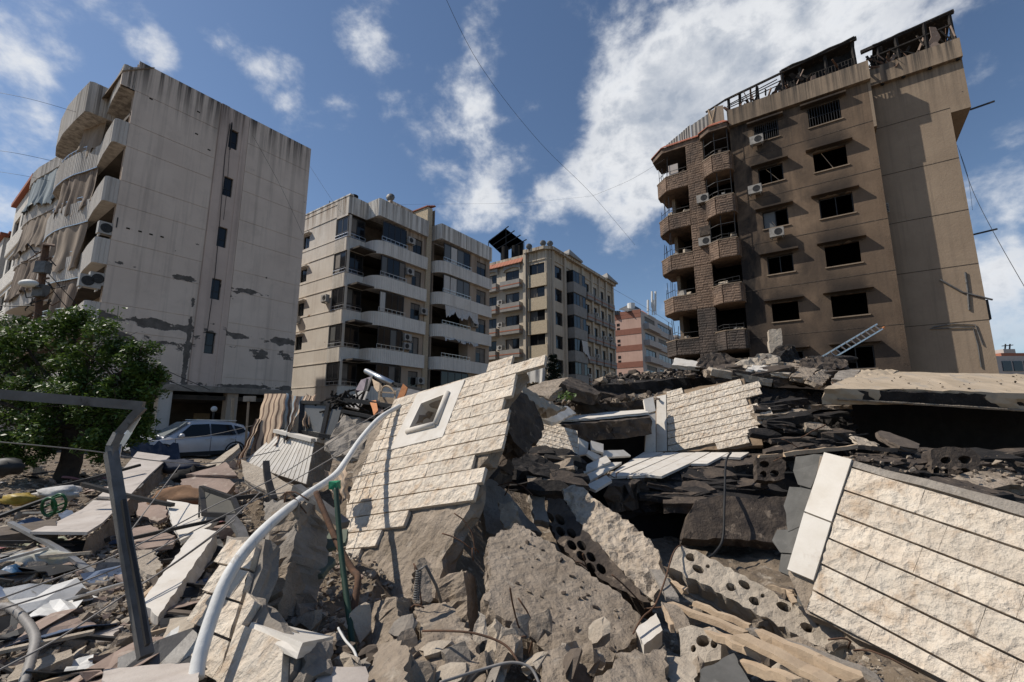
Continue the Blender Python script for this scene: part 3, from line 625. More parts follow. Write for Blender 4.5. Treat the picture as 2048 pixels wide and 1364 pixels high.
# ------------------------------------------------------------------ second block (ribbed balconies)
def arc(cu, cv, rad, a0, a1, n=6): return [(cu + rad * math.cos(R(a0 + (a1 - a0) * i / n)), cv + rad * math.sin(R(a0 + (a1 - a0) * i / n))) for i in range(n + 1)]
def block_b():
    uL, v1, v0 = 21.46, 32.2, 30.5; ZT = 20.72; lv = [17.01 - 3.13 * k for k in range(5)]; PH = 1.19; fz = 19.12
    r = thing('apartment_block', 'cream apartment block with ribbed pale balconies and a dark stair slot', 'building', G(uL, v0, 0), GRID)
    Wl = Wall('u', uL); holes = []; wl = []
    for x0, x1, y0, y1 in ((605, 620, 471, 499), (600, 613, 537, 566), (594, 608, 605, 634), (588, 606, 671, 702)):
        a, z = Wl.hit((x0 + x1) / 2, (y0 + y1) / 2); h = (a - .55, a + .55, z - .62, z + .62); wl.append(h)
    loggia = [(v1 - .1, v1 + 1.75, z, z + 1.92) for z in lv]
    mb = MB(); Wl.face(mb, v1 + .12, 39.4, 0, ZT - .02, wl + loggia, .25); mb.build('side_wall', M['b_wall'], r)
    for h in wl:
        window(r, Wl, *h, d=-.12, pane=M['glass'], nm=2, bar=.06)
        mb = MB(); Wl.box(mb, h[0] - .25, h[1] + .2, h[3] + .1, h[3] + .2, 0, .35); mb.build('lintel', M['b_wall'], r)
    for z in lv + [fz + PH]:
        mb = MB(); Wl.box(mb, v1 + 1.8, 39.4, z - PH - .03, z - PH + .03, 0, .05); Wl.box(mb, v1 + 1.8, 39.4, z + .0, z + .05, 0, .035); mb.build('string_course', M['b_wall'], r)
    mb = MB(); Wl.box(mb, v1 - .12, 39.45, ZT - .02, ZT + .1, -.3, .04); mb.build('coping', M['b_light'], r)
    mb = MB(); mb.obox(G(uL + .3, v1 + .3, ZT - .9), Uv * 17, Vv * 8, (0, 0, .15)); mb.build('roof', M['concrete_grey'], r)
    mb = MB()
    for z in lv: mb.obox(G(uL + .3, v0 + .4, z - PH + .03), Uv * 16.5, Vv * 9, (0, 0, .14))
    mb.build('floor_slab', M['interior'], r)
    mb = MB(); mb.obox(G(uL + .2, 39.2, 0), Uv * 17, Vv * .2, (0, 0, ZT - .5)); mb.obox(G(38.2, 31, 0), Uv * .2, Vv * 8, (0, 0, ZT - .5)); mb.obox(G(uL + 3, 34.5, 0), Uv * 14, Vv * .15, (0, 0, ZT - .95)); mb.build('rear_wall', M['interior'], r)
    # corner loggia
    c1 = [(23.3, v1 + .1), (uL + .12, v1 + .1), (uL + .1, v1 + .12), (uL + .1, v1 + 1.75)]
    Wc = Wall('v', v1)
    for k, z in enumerate(lv + [ZT]):
        if k == 5 or True:
            ph = PH if z != ZT else ZT - fz; mb = MB(); path_wall(mb, c1, z - ph, z, .1, rib=.2); mb.build('ribbed_parapet', M['b_light'], r)
    for k, z in enumerate(lv):
        dk = [M['glass'], M['blind'], M['glass'], M['glass_grey']]
        window(r, Wc, uL + .08, 23.2, z + .02, z + 1.86, d=-.06, pane=[dk[(k + 1) % 4], M['glass']], nm=2, bar=.09, trans=.28)
        window(r, Wl, v1 + .1, v1 + 1.7, z + .02, z + 1.86, d=-.06, pane=[M['glass'], dk[k % 4]], nm=2, bar=.09, trans=.28)
        mb = MB(); q = offs([(23.2, v1), (uL, v1), (uL, v1 + 1.7)], .03)
        for dz in (.06, .34): mb.tube([G(a, b, z + dz) for a, b in q], .025, 4)
        for a, b in resample(q, .55): mb.tube([G(a, b, z), G(a, b, z + .34)], .015, 4)
        mb.build('railing', M['alu'], r)
    # main bay
    def bay(plan, uA, uB, vw, side_u, spec, glz, top):
        for k, z in enumerate(lv + [top]):
            ph = PH if z != top else top - fz
            mb = MB(); path_wall(mb, plan if z != top else plan_top(plan), z - ph, z, .1, rib=.2); o = mb.build('ribbed_parapet', M['b_light'], r)
            mb = MB(); floor_plate(mb, plan + [(uA, vw + 1.5), (uB, vw + 1.5)], z - ph + .02, z - ph + .2); mb.build('balcony_floor', M['b_light'], o)
        W1 = Wall('v', vw + .35); W2 = Wall('v', vw + .1); um = uA + (uB - uA) * .56; holes = []
        for z in lv: holes.append((um + (uB - um) * .36, um + (uB - um) * .82, z + .05, z + 1.6))
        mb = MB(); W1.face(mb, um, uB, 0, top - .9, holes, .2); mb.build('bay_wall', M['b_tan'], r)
        mb = MB(); mb.obox(G(um, vw + .36, 0), Uv * .12, Vv * 1.2, (0, 0, top - 1)); mb.build('pier', M['b_tan'], r)
        for k, h in enumerate(holes): window(r, W1, *h, d=-.1, pane=[M['glass'], M['blind']] if k % 2 else M['glass'], nm=2, bar=.06, blind=.35)
        for k, z in enumerate(lv):
            pn = glz[k % len(glz)]
            if pn: window(r, W2, uA + .5, um - .05, z + .02, z + 1.85, d=-.05, pane=pn, nm=4, bar=.08, trans=None)
            ar = spec[k % len(spec)]
            for a, dz in ar: aircon(r, W1, um + a, z + dz, .05, .8)
            mb = MB(); q = [(uA + .35, vw + .02), (um, vw + .02)]
            for dz in (.06, .36): mb.tube([G(a, b, z + dz) for a, b in q], .025, 4)
            for a, b in resample(q, .5): mb.tube([G(a, b, z), G(a, b, z + .36)], .015, 4)
            mb.build('railing', M['alu'], r)
    def plan_top(pl): return [pl[0], (pl[-1][0], pl[0][1]), pl[-1]]
    p2 = [(29.1, v0 + .1)] + [(a, b) for a, b in reversed(arc(23.35 + .9, v0 + .1 + .9, .9, 180, 270))] + [(23.35, v1 + .2)]
    dk = M['glass']; gy = M['glass_grey']; bl = M['blind']
    bay(p2, 23.35, 29.1, v0, 23.35, [[(.45, .75)], [(.45, .9)], [(2.3, .7)], [(.45, .3), (.45, 1.1)], [(2.2, .5)]], [[dk, dk, dk, dk], [gy, dk, dk, bl], [M['cloth_white'], dk, dk, dk], [dk, dk, gy, dk], [dk, dk, bl, dk]], ZT)
    v4 = 29.7
    p4 = [(38.0, v4 + .1)] + [(a, b) for a, b in reversed(arc(30.1 + .9, v4 + 1.0, .9, 180, 270))] + [(30.1, v1)]
    bay(p4, 30.1, 38.0, v4, 30.1, [[], [], [(.8, .5)], [], []], [[gy, M['cloth_white'], gy, dk], [M['cloth_white'], M['cloth_white'], gy, gy], None, None, [dk, dk, dk, dk]], ZT - .05)
    # torn awning on the third level of the far bay
    for k, (z, l) in enumerate(((lv[2] + 1.85, 1.2), (lv[3] + 1.9, .35))): drape([(35.5, v4 - .1), (30.6, v4 - .1)], z, (lambda t, z=z, l=l: z - l * (.35 + .65 * abs(math.sin(7 * t + 1)))), M['cloth_white'], r, out=.25, seed=30 + k, name='torn_awning')
    # stair slot: piers, tall dark glazing, tower top with tile cap
    for a0, a1, mt in ((29.12, 29.75, 'c_stone'), (30.05, 30.09, 'b_tan')):
        mb = MB(); mb.obox(G(a0, v0 + .25, 0), Uv * (a1 - a0), Vv * 2.5, (0, 0, 22.3)); mb.build('pier', M[mt], r)
    mb = MB(); mb.obox(G(29.75, v0 + .9, 0), Uv * .3, Vv * .05, (0, 0, 21.7)); mb.build('stair_glazing', M['soot'], r)
    for a in (29.78, 30.02): mb = MB(); mb.tube([G(a, v0 + .55, 0), G(a, v0 + .55, 22.0)], .06, 6); mb.build('downpipe', M['grey_metal'], r)
    mb = MB(); mb.obox(G(26.2, v1 + .6, ZT - .5), Uv * 4.2, Vv * 3.5, (0, 0, 2.2)); mb.build('stair_tower', M['b_wall'], r)
    mb = MB()
    for i in range(5): mb.obox(G(29.0 + i * .22, v0 + .2, 22.32 + .09 * i - .0), Uv * .24, Vv * 3.0, (0, 0, .1))
    mb.build('tile_roof', M['tile_red'], r)
    # roof clutter
    def dish(p, s):
        mb = MB(); g = []
        for i in range(5):
            rr = s * i / 4; g.append([Vector(p) + Vector((rr * math.cos(t * math.pi / 6), -.35 * s + (rr * rr / s) * .35, .6 + rr * math.sin(t * math.pi / 6))) for t in range(13)])
        mb.sheet(g); mb.tube([Vector(p), Vector(p) + Vector((0, -.2, .6))], .03, 5); mb.build('satellite_dish', M['grey_metal'], r)
    dish(G(26.5, v1 + 1, ZT + 1.6), .42); dish(G(24.5, v1 + 2, ZT - .3), .4)
    mb = MB(); mb.tube([G(22.4, v1 + .8, ZT - .8), G(22.4, v1 + .8, ZT + .55)], .35, 12); mb.build('water_tank', M['soot'], r)
    mb = MB(); mb.tube([G(uL + .3, v1 + 3.5, ZT), G(uL + .3, v1 + 3.5, ZT + .6)], .04, 5); mb.build('vent_pipe', M['dark_metal'], r)
    aircon(r, Wl, Wl.hit(656, 598)[0], Wl.hit(656, 598)[1] - .3, .1, .75)
    aircon(r, Wl, Wl.hit(598, 640)[0], Wl.hit(598, 640)[1] - .3, .1, .75)
    return r
block_b()

# ------------------------------------------------------------------ third block (sand coloured, stone bays)
def block_c():
    u0, v0, ZT = 47.49, 28.1, 23.3; r = thing('apartment_block', 'sand coloured apartment block with stone bays and rooftop solar panels', 'building', G(u0, v0, 0), GRID)
    Wl, Wr = Wall('u', u0), Wall('v', v0); P = 3.07
    zb = [Wl.hit(1028, y)[1] for y in (578, 623, 668, 714)]; zb = [zb[0] - P * k for k in range(6)]       # undersides of the balconies
    holes = []
    for z in zb:
        holes += [(32.6, 34.8, z + 1.0, z + 2.55), (36.3, 38.0, z + 1.0, z + 2.55), (28.7, 31.0, z + 1.35, z + 2.75)]
    mb = MB(); Wl.face(mb, v0 + .3, 38.5, 0, ZT, holes, .25); mb.build('side_wall', M['c_wall'], r)
    for k, h in enumerate(holes):
        window(r, Wl, *h, d=-.12, pane=[M['glass'], M['blind']] if k % 4 == 1 else ([M['glass'], M['glass_grey']] if k % 5 == 3 else M['glass']), nm=2, bar=.09)
    for z in zb:
        for a, b in ((32.1, 35.2), (35.9, 38.4)):
            mb = MB(); Wl.box(mb, a, b, z, z + 1.05, 0, .75); o = mb.build('balcony', M['c_grey'], r)
            mb = MB(); Wl.box(mb, a - .02, b + .02, z + .38, z + .52, .3, .77); mb.build('band', M['c_red'], o)
        mb = MB(); Wl.box(mb, 28.3, 31.2, z - .35, z + 1.3, -.02, .22); mb.build('stone_bay', M['c_stone'], r)
    for k, z in enumerate(zb):
        if k in (1, 2, 3): aircon(r, Wl, 35.55, z + 1.2, .05, .8)
    z = zb[0] + 2.55
    for a, b in ((32.3, 35.0), (36.0, 38.3)):                               # arched heads of the top storey
        c = (a + b) / 2; mb = MB()
        pts = [(c + (b - a) / 2 * math.cos(t * math.pi / 10), z - .1 + .5 * math.sin(t * math.pi / 10)) for t in range(11)]
        for p, q in zip(pts, pts[1:]): mb.hexa([Wl.p(p[0], p[1], 0), Wl.p(q[0], q[1], 0), Wl.p(q[0], q[1], .3), Wl.p(p[0], p[1], .3), Wl.p(p[0], z + .75, 0), Wl.p(q[0], z + .75, 0), Wl.p(q[0], z + .75, .3), Wl.p(p[0], z + .75, .3)])
        mb.build('arch', M['c_grey'], r)
    mb = MB(); g = []
    for i in range(2): g.append([Wl.p(31.9 + 6.6 * j / 24, zb[0] + 3.35 + i * .75, .55 - i * .55 + .04 * (j % 2)) for j in range(25)])
    mb.sheet(g, .08, (0, 0, 1)); mb.build('tile_band', M['c_red'], r)
    mb = MB(); Wl.box(mb, 31.25, 31.75, 0, ZT + .5, 0, .35); mb.build('pilaster', M['c_wall'], r)
    mb = MB(); mb.tube([Wl.p(31.2, 0, .45), Wl.p(31.2, ZT, .45)], .09, 6); mb.build('downpipe', M['grey_metal'], r)
    # right face
    holes = []
    for z in zb: holes += [(49.0, 50.9, z + 1.0, z + 2.7)] + [(57.6 + 2.55 * k, 59.0 + 2.55 * k, z + .95, z + 2.5) for k in range(4)]
    mb = MB(); Wr.face(mb, u0 + .3, 67.6, 0, ZT, holes, .25); mb.build('front_wall', M['c_wall'], r)
    for k, h in enumerate(holes): window(r, Wr, *h, d=-.12, pane=M['glass_grey'] if k % 7 == 2 else M['glass'], nm=1, bar=.09)
    for z in zb:
        for k in range(4):
            a = 57.3 + 2.55 * k; mb = MB(); Wr.box(mb, a, a + 2.0, z, z + .95, 0, .6); o = mb.build('balcony', M['c_grey'], r)
            mb = MB(); Wr.box(mb, a - .02, a + 2.02, z + .38, z + .5, .2, .62); mb.build('band', M['c_red'], o)
        mb = MB(); Wr.box(mb, 51.9, 55.6, z - .4, z + 1.0, -.02, 1.2); mb.build('bay_parapet', M['c_grey'], r)
        Wb = Wall('v', v0 - 1.1); Ws = Wall('u', 51.95)
        window(r, Wb, 51.95, 55.55, z + 1.0, z + 2.65, d=0, pane=[M['glass'], M['glass'], M['blind'], M['glass']], nm=4, bar=.1)
        window(r, Ws, v0 - 1.1, v0, z + 1.0, z + 2.65, d=0, pane=M['glass'], nm=1, bar=.1)
    for a in (48.1, 51.2, 56.3, 59.4, 61.95, 64.5, 67.1):
        mb = MB(); Wr.box(mb, a, a + .45, 0, ZT - .1, 0, .28); mb.build('pilaster', M['c_wall'], r)
    for k, (a, z) in enumerate(((60.2, zb[1]), (62.8, zb[2]), (65.2, zb[2] + .3), (60.2, zb[3]), (62.8, zb[4]), (57.2, zb[4]), (56.0, zb[5]), (65.2, zb[4]))): aircon(r, Wr, a, z + .9, .35, .8)
    # cornice, corner chamfer, roof
    mb = MB(); path_wall(mb, [(68.0, v0), (u0 + .5, v0), (u0, v0 + .5), (u0, 31.6)], ZT - .05, ZT + .35, .5); path_wall(mb, [(68.0, v0), (u0 + .5, v0), (u0, v0 + .5), (u0, 31.6)], ZT - 1.3, ZT - 1.15, .12); mb.build('cornice', M['c_wall'], r)
    mb = MB(); path_wall(mb, [(u0 + .5, v0), (u0, v0 + .5)], 0, ZT, .06); mb.build('chamfer', M['c_wall'], r)
    mb = MB(); mb.obox(G(u0 + .2, v0 + .2, ZT - .3), Uv * 20, Vv * 10, (0, 0, .2)); mb.obox(G(67.3, v0 + .3, 0), Uv * .3, Vv * 10, (0, 0, ZT)); mb.obox(G(u0 + .3, 38.2, 0), Uv * 20, Vv * .3, (0, 0, ZT)); mb.build('roof', M['concrete_grey'], r)
    mb = MB()
    for z in zb: mb.obox(G(u0 + .3, v0 + .3, z + .02), Uv * 19.5, Vv * 9.8, (0, 0, .2))
    mb.build('floor_slab', M['interior'], r)
    mb = MB(); mb.obox(G(u0 + 3, v0 + 3, 0), Uv * 16, Vv * .15, (0, 0, ZT)); mb.obox(G(u0 + 3, v0 + 3, 0), Uv * .15, Vv * 7, (0, 0, ZT)); mb.build('inner_wall', M['interior'], r)
    for uu, vv in ((53.6, v0 - .2), (66.2, v0 - .2)):
        mb = MB(); mb.obox(G(uu - 2, vv - .6, ZT + .3), Uv * 4, Vv * 2, (0, 0, .25)); mb.add([G(uu - 2, vv - .6, ZT + .55), G(uu + 2, vv - .6, ZT + .55), G(uu + 2, vv + 1.4, ZT + .55), G(uu - 2, vv + 1.4, ZT + .55), G(uu, vv + .4, ZT + 1.9)], [(0, 1, 4), (1, 2, 4), (2, 3, 4), (3, 0, 4)]); mb.build('pediment', M['c_grey'], r)
    # rooftop solar frame
    a = G(u0 + 1, 31.2, ZT + .6)
    c = [(977, 484, 60), (1012, 463, 60), (1048, 484, 60), (1002, 507, 60)]
    c = [at(*q) for q in c]; c[1].z += .4; lo = Vector((0, 0, -.7))
    sol = MB(); sol.hexa([p + Vector((0, 0, -.06)) for p in c] + c); o = sol.build('solar_panel', M['d_grey'], r)
    mb = MB()
    for i in range(4): mb.bar(c[0].lerp(c[3], i / 3) + Vector((0, 0, .08)), c[1].lerp(c[2], i / 3) + Vector((0, 0, .08)) + (c[1] - c[0]) * .15, .12)
    for q in c: mb.bar(q, Vector((q.x, q.y, ZT)), .1)
    mb.build('panel_frame', M['dark_metal'], o)
    for x, y, d in ((1010, 500, 60), (1030, 498, 60), (1040, 492, 61)):
        p = at(x, y, d); mb = MB(); mb.tube([Vector((p.x, p.y, ZT - .2)), p + Vector((0, 0, .4))], .5, 10); mb.build('water_tank', M['soot'], r)
    for x, y, d in ((1058, 493, 56), (1100, 487, 57), (1086, 486, 57)):
        p = at(x, y, d); mb = MB(); mb.ball(p, .42, 6, (1, .4, 1)); mb.tube([p, p - Vector((0, 0, 1.3))], .05, 4); mb.build('satellite_dish', M['grey_metal'], r)
    # cloth hanging from two windows
    drape([(31.0, v0 + .0), (31.0, v0)] if False else [(u0 - .3, 28.6), (u0 - .3, 31.1)], zb[4] + 2.8, lambda t: zb[4] - .3, M['cloth_white'], r, out=.2, seed=50, name='hanging_cloth')
    drape([(55.6, v0 - 1.15), (53.8, v0 - 1.15)], zb[3] + 2.6, lambda t: zb[3] + .2 + t, M['cloth_white'], r, out=.25, seed=51, name='hanging_cloth')
    return r
block_c()

# ------------------------------------------------------------------ salmon block and the pale one behind it
def block_d():
    u0, v0, ZT = 83.9, 29.3, 22.4; r = thing('apartment_block', 'salmon apartment block with brown stripes and a phone mast on its roof', 'building', G(u0, v0, 0), GRID)
    Wl, Wr = Wall('u', u0), Wall('v', v0); zs = [Wl.hit(1262, y)[1] for y in (664, 697, 730)]; P = zs[0] - zs[1]
    mb = MB(); Wl.face(mb, v0, 38, 0, ZT, [], .2); mb.build('side_wall', M['d_pink'], r)
    for k in range(-1, 5):
        z = zs[0] - P * k; mb = MB(); Wl.box(mb, v0 - .02, 38, z - .45, z + .65, 0, .06); mb.build('stripe', M['d_brown'], r)
        for dz in (1.25, 2.15):
            mb = MB(); Wl.box(mb, 33.6, 34.2, z - dz - .55, z - dz, .0, .03); mb.build('window', M['soot'], r)
    mb = MB(); Wl.box(mb, v0, 38, ZT - .2, ZT + .5, -.2, .08); mb.build('parapet', M['d_brown'], r)
    holes = []
    for k in range(6):
        z = zs[0] - P * k + .7 + .9; holes += [(86, 92, z, z + 1.7), (94, 103, z, z + 1.7)]
    mb = MB(); Wr.face(mb, u0, 105, 0, ZT + .3, holes, .3); mb.build('front_wall', M['d_grey'], r)
    for k, h in enumerate(holes): window(r, Wr, *h, d=-.1, pane=[M['glass_blue'], M['glass_blue'], M['glass']], nm=3 if k % 2 == 0 else 4, bar=.15, blind=.0 if k % 3 else .5)
    for k in range(6):
        z = zs[0] - P * k + .7
        for a, b, d in ((85.2, 93, 1.1), (93.3, 104.6, .6)): mb = MB(); Wr.box(mb, a, b, z - .15, z + .95, 0, d); mb.build('balcony', M['d_grey'], r)
    mb = MB(); mb.obox(G(u0 + .2, v0 + .2, ZT - .1), Uv * 21, Vv * 9, (0, 0, .2)); mb.obox(G(104.8, v0 + .2, 0), Uv * .3, Vv * 9, (0, 0, ZT)); mb.build('roof', M['d_grey'], r)
    mb = MB(); mb.add([G(88.5, v0, ZT + .3), G(92.5, v0, ZT + .3), G(92.5, v0 + 4, ZT + .3), G(88.5, v0 + 4, ZT + .3), G(90.5, v0 + 2, ZT + 1.9)], [(0, 1, 4), (1, 2, 4), (2, 3, 4), (3, 0, 4)]); mb.build('tile_roof', M['tile_red'], r)
    mb = MB(); mb.obox(G(88.3, v0 - .1, ZT), Uv * 4.4, Vv * 4.2, (0, 0, .35)); mb.build('roof_hut', M['d_grey'], r)
    for x, y0, y1, w in ((1296, 600, 622, .45), (1304, 583, 615, .4), (1311, 583, 612, .4), (1308, 600, 622, .55)):
        b, t = at(x, y1, 88), at(x, y0, 88); mb = MB(); mb.tube([b, t], w * .5, 8); mb.tube([Vector((b.x, b.y, ZT)), t], .1, 5); mb.build('antenna', M['white_paint'], r)
    p = at(1262, 607, 88); mb = MB(); mb.tube([Vector((p.x, p.y, ZT)), p], .75, 12); mb.build('water_tank', M['white_paint'], r)
    c = [at(1238, 618, 89), at(1262, 607, 89), at(1282, 618, 87), at(1256, 622, 86)]; mb = MB(); mb.hexa([q - Vector((0, 0, .15)) for q in c] + c); mb.build('solar_panel', M['grey_metal'], r)
    for x in (1228, 1233, 1238): p = at(x, 622, 88); mb = MB(); mb.tube([Vector((p.x, p.y, ZT)), p], .3, 8); mb.build('water_tank', M['grey_metal'], r)
    r2 = thing('apartment_block', 'pale distant block squeezed between the salmon block and the burnt tower', 'building', G(112, 29, 0), GRID)
    W2, W2l = Wall('v', 29.0), Wall('u', 107.0); holes = [(108.5 + 4.2 * j, 111.5 + 4.2 * j, 5 + 3.1 * k, 6.8 + 3.1 * k) for j in range(3) for k in range(5)]
    mb = MB(); W2.face(mb, 107, 122, 0, 21.5, holes, .3); mb.build('front_wall', M['d_grey'], r2)
    for h in holes: window(r2, W2, *h, d=-.1, pane=M['glass_blue'], nm=2, bar=.15)
    mb = MB(); mb.obox(G(107, 29.2, 0), Uv * 15, Vv * 8, (0, 0, 21.4)); mb.build('side_wall', M['d_grey'], r2)
    for k in range(6): mb = MB(); W2.box(mb, 107.2, 121.8, 3.9 + 3.1 * k, 4.9 + 3.1 * k, .01, .8); mb.build('balcony', M['d_grey'], r2)
    return r
block_d()

# ------------------------------------------------------------------ burnt block on the right
def block_f():
    u0 = 32.7; vr, vm, vl = -3.4, 4.37, 9.3; ZT = 22.1; r = thing('apartment_block', 'fire-blackened brown apartment block with gutted windows and wrecked rooftop', 'building', G(u0, vr, 0), GRID)
    W = Wall('u', u0); P = 3.124; rc = [20.93 - P * k for k in range(7)]; lc = [20.98 - P * k for k in range(7)]
    hr = [(-1.1 - .85, -1.1 + .85, z - .66, z + .66) for z in rc]; hl = [(2.15 - .72, 2.15 + .72, z - .6, z + .6) for z in lc]
    mb = MB(); W.face(mb, vr, vm, 0, ZT, hr + hl, .25); mb.build('scorched_wall', M['f_wall'], r)
    zl = 20.93
    for k in range(7):                                                  # joints at the floor lines
        z = zl - P * k - 1.45; mb = MB(); W.box(mb, vr + .01, vm, z, z + .035, 0, .012); mb.build('floor_joint', M['char_brown'], r)
    for k, h in enumerate(hr + hl):
        mb = MB(); W.box(mb, h[0] - .35, h[1] + .35, h[3] + .14, h[3] + .25, 0, .42); mb.build('canopy', M['f_wall'], r)
        mb = MB(); W.box(mb, h[0] - .08, h[1] + .08, h[2] - .07, h[2] - .002, -.05, .07); mb.build('sill', M['f_side'], r)
        if k not in (0,): window(r, W, *h, d=-.18, pane=[False, M['glass_grey']] if k == 9 else False, nm=2, bar=.06) if k in (2, 5, 7, 8, 9, 10, 12) else None
        if k in (0, 7):
            mb = MB()
            for i in range(12): a = h[0] + (h[1] - h[0]) * (i + .5) / 12; W.box(mb, a - .015, a + .015, h[2], h[3], -.02, .01)
            W.box(mb, h[0], h[1], h[2] + .6, h[2] + .63, -.03, .02); mb.build('window_grille', M['dark_metal'], r)
    for k, (i, x) in enumerate(((1, .3), (8, -.2), (9, .3))):
        h = (hr + hl)[i]; mb = MB(); mb.bar(W.p(h[0] + .4 + x, h[2], -.2), W.p(h[0] + 1.1 + x * .5, h[3], -.3), .08, .03); mb.build('broken_frame', M['wood'], r)
    for x, y in ((1515, 287), (1512, 385), (1555, 470)): a, z = W.hit(x, y); aircon(r, W, a, z - .25, .2, .8, M['ac_sooty'])
    # top band of the brown wall, overhanging corner block
    mb = MB(); W.box(mb, vr - .15, vm + .02, ZT + .02, 23.35, -.2, .3); mb.build('parapet', M['f_side'], r)
    mb = MB(); W.box(mb, vr - .14, vr + .0, 19.1, ZT + .0, -.9, .0); mb.build('corner_block', M['f_side'], r)
    # recessed right part
    ur = u0 + 1.15; W2 = Wall('u', ur); ve = -6.95
    mb = MB(); W2.face(mb, ve, vr + .1, 0, 23.4, [], .25); mb.build('recessed_wall', M['f_side'], r)
    for k in range(7):
        z = zl - P * k - 1.45; mb = MB(); W2.box(mb, ve + .01, vr, z, z + .035, 0, .012); mb.build('floor_joint', M['char_brown'], r)
    mb = MB(); W2.box(mb, ve - .85, vr, 22.3, 23.5, -.1, .28); mb.build('parapet', M['f_side'], r)
    mb = MB(); W2.box(mb, ve - .85, ve + .0, 19.2, 22.28, -9, -.003); mb.build('overhang', M['f_side'], r)
    mb = MB(); mb.obox(G(u0, vr + .02, 0), Uv * 1.3, Vv * .25, (0, 0, ZT)); mb.build('return_wall', M['f_wall'], r)
    mb = MB(); mb.obox(G(ur + .2, ve, 0), Uv * 12, Vv * .25, (0, 0, 23)); mb.obox(G(u0 + 12, ve, 0), Uv * .25, Vv * 16, (0, 0, 23)); mb.obox(G(u0 + 1.6, vl - .5, 0), Uv * 11, Vv * .25, (0, 0, 21)); mb.build('rear_wall', M['f_side'], r)
    mb = MB(); mb.obox(G(u0 + .26, vr + .2, 22.0), Uv * 12, Vv * 12.6, (0, 0, .2)); mb.obox(G(ur + .26, ve + .2, 22.0), Uv * 10, Vv * 4, (0, 0, .21)); mb.build('roof', M['char'], r)
    mb = MB()
    for z in rc: mb.obox(G(u0 + .27, vr + .27, z - 1.5), Uv * 11.5, Vv * 12.2, (0, 0, .2))
    mb.build('floor_slab', M['soot'], r)
    mb = MB(); mb.obox(G(u0 + 3.5, vr + .3, 0), Uv * .15, Vv * 12.2, (0, 0, 22)); mb.obox(G(u0 + .3, .45, 0), Uv * 3.2, Vv * .15, (0, 0, 22)); mb.obox(G(u0 + .3, 4.2, 0), Uv * 3.2, Vv * .15, (0, 0, 22)); mb.build('inner_wall', M['soot'], r)
    # vents and pipes of the recessed part
    for x, y in ((1753, 323), (1772, 417)):
        a, z = W2.hit(x, y); mb = MB(); W2.box(mb, a - .14, a + .14, z - .3, z + .3, 0, .1); o = mb.build('vent_box', M['ac_sooty'], r); mb = MB()
        for i in range(5): W2.box(mb, a - .11, a + .11, z - .24 + .1 * i, z - .2 + .1 * i, .1, .115)
        mb.build('louvre', M['dark_metal'], o)
    for k, pts in enumerate((((1880, 560), (1925, 585), (1985, 600)), ((1930, 545), (1935, 580), (1938, 620)), ((1860, 658), (1945, 655), (1955, 690), (1962, 735)), ((1865, 655), (1905, 648), (1950, 650), (1965, 690)))):
        mb = MB(); mb.tube([W2.p(*W2.hit(*q), .05) for q in pts], .05 if k < 2 else .03, 5); mb.build('drain_pipe', M['grey_metal'], r)
    for a, z in ((ve - .9, 19.3), (ve - .05, 11.9)):
        mb = MB(); mb.bar(W2.p(a, z, -.5), W2.p(a - 1.0, z + .1, -.5), .08); mb.build('bracket', M['dark_metal'], r)
    mb = MB(); W2.box(mb, ve - .35, ve, 7.2, 8.3, -2.0, -1.2); mb.build('meter_box', M['dark_metal'], r)
    # stone corner with the two stacks of balconies
    us = u0 + .15; ch = [(us, vl), (us + .9, vl + .9)]
    pt = [W.hit(1440, y)[1] for y in (307, 352)]; zp = [20.05 - P * k for k in range(7)]; PH = 1.3
    Ws = Wall('u', us)
    for k, z in enumerate(zp):                                           # z = parapet top of this storey
        st = M['f_stone'] if k < 4 else M['f_stone_dark']
        near = [(u0 + .2, vm + .02), (u0 - .55, vm + .1), (u0 - .62, 5.5), (u0 - .25, 6.1), (us, 6.2)]
        mb = MB(); path_wall(mb, near, z - PH, z, .05); o = mb.build('balcony', st, r)
        mb = MB(); stone_band(mb, offs(near, .04), z - PH + .02, z - .06, .18, rg=random.Random(k)); mb.build('stone_course', st, o, kind='stuff')
        mb = MB(); path_wall(mb, offs(near, -.02), z - .055, z + .02, .2); mb.build('coping', M['f_side'], o)
        mb = MB(); floor_plate(mb, near + [(u0 + 1.5, 6.2), (u0 + 1.5, vm)], z - PH + .01, z - PH + .2); mb.build('balcony_floor', st, o)
        far = [(us, 7.4), (us, vl - .4), (us + .8, vl + .45), (us + 1.6, vl + .5)]
        mb = MB(); path_wall(mb, far, z - PH, z - .15, .05); o = mb.build('balcony', st, r)
        mb = MB(); stone_band(mb, offs(far, .04), z - PH + .02, z - .2, .18, rg=random.Random(40 + k)); mb.build('stone_course', st, o, kind='stuff')
        mb = MB(); path_wall(mb, offs(far, -.02), z - .2, z - .13, .2); mb.build('coping', M['f_side'], o)
        mb = MB(); floor_plate(mb, far + [(u0 + 3, vl + .5), (u0 + 3, 7.4)], z - PH + .01, z - PH + .2); mb.build('balcony_floor', st, o)
        pier = [(us, 6.2), (us, 7.4)]
        mb = MB(); path_wall(mb, pier, z - PH, z + 1.84, .05); o = mb.build('pier', st, r)
        mb = MB(); stone_band(mb, offs(pier, .04), z - PH + .02, z + 1.82, .18, rg=random.Random(80 + k)); mb.build('stone_course', st, o, kind='stuff')
        # what the fire left in the openings: bent rails, frames, hanging sheet
        rg = random.Random(k * 3 + 1)
        mb = MB()
        q = offs(near[1:4], -.05)
        for dz in (.18, .42): mb.tube([G(a, b, z + dz + rg.uniform(-.06, .06)) for a, b in resample(q, .4)], .02, 4)
        for a, b in resample(q, .45): mb.tube([G(a, b, z), G(a + rg.uniform(-.05, .05), b, z + .45)], .015, 4)
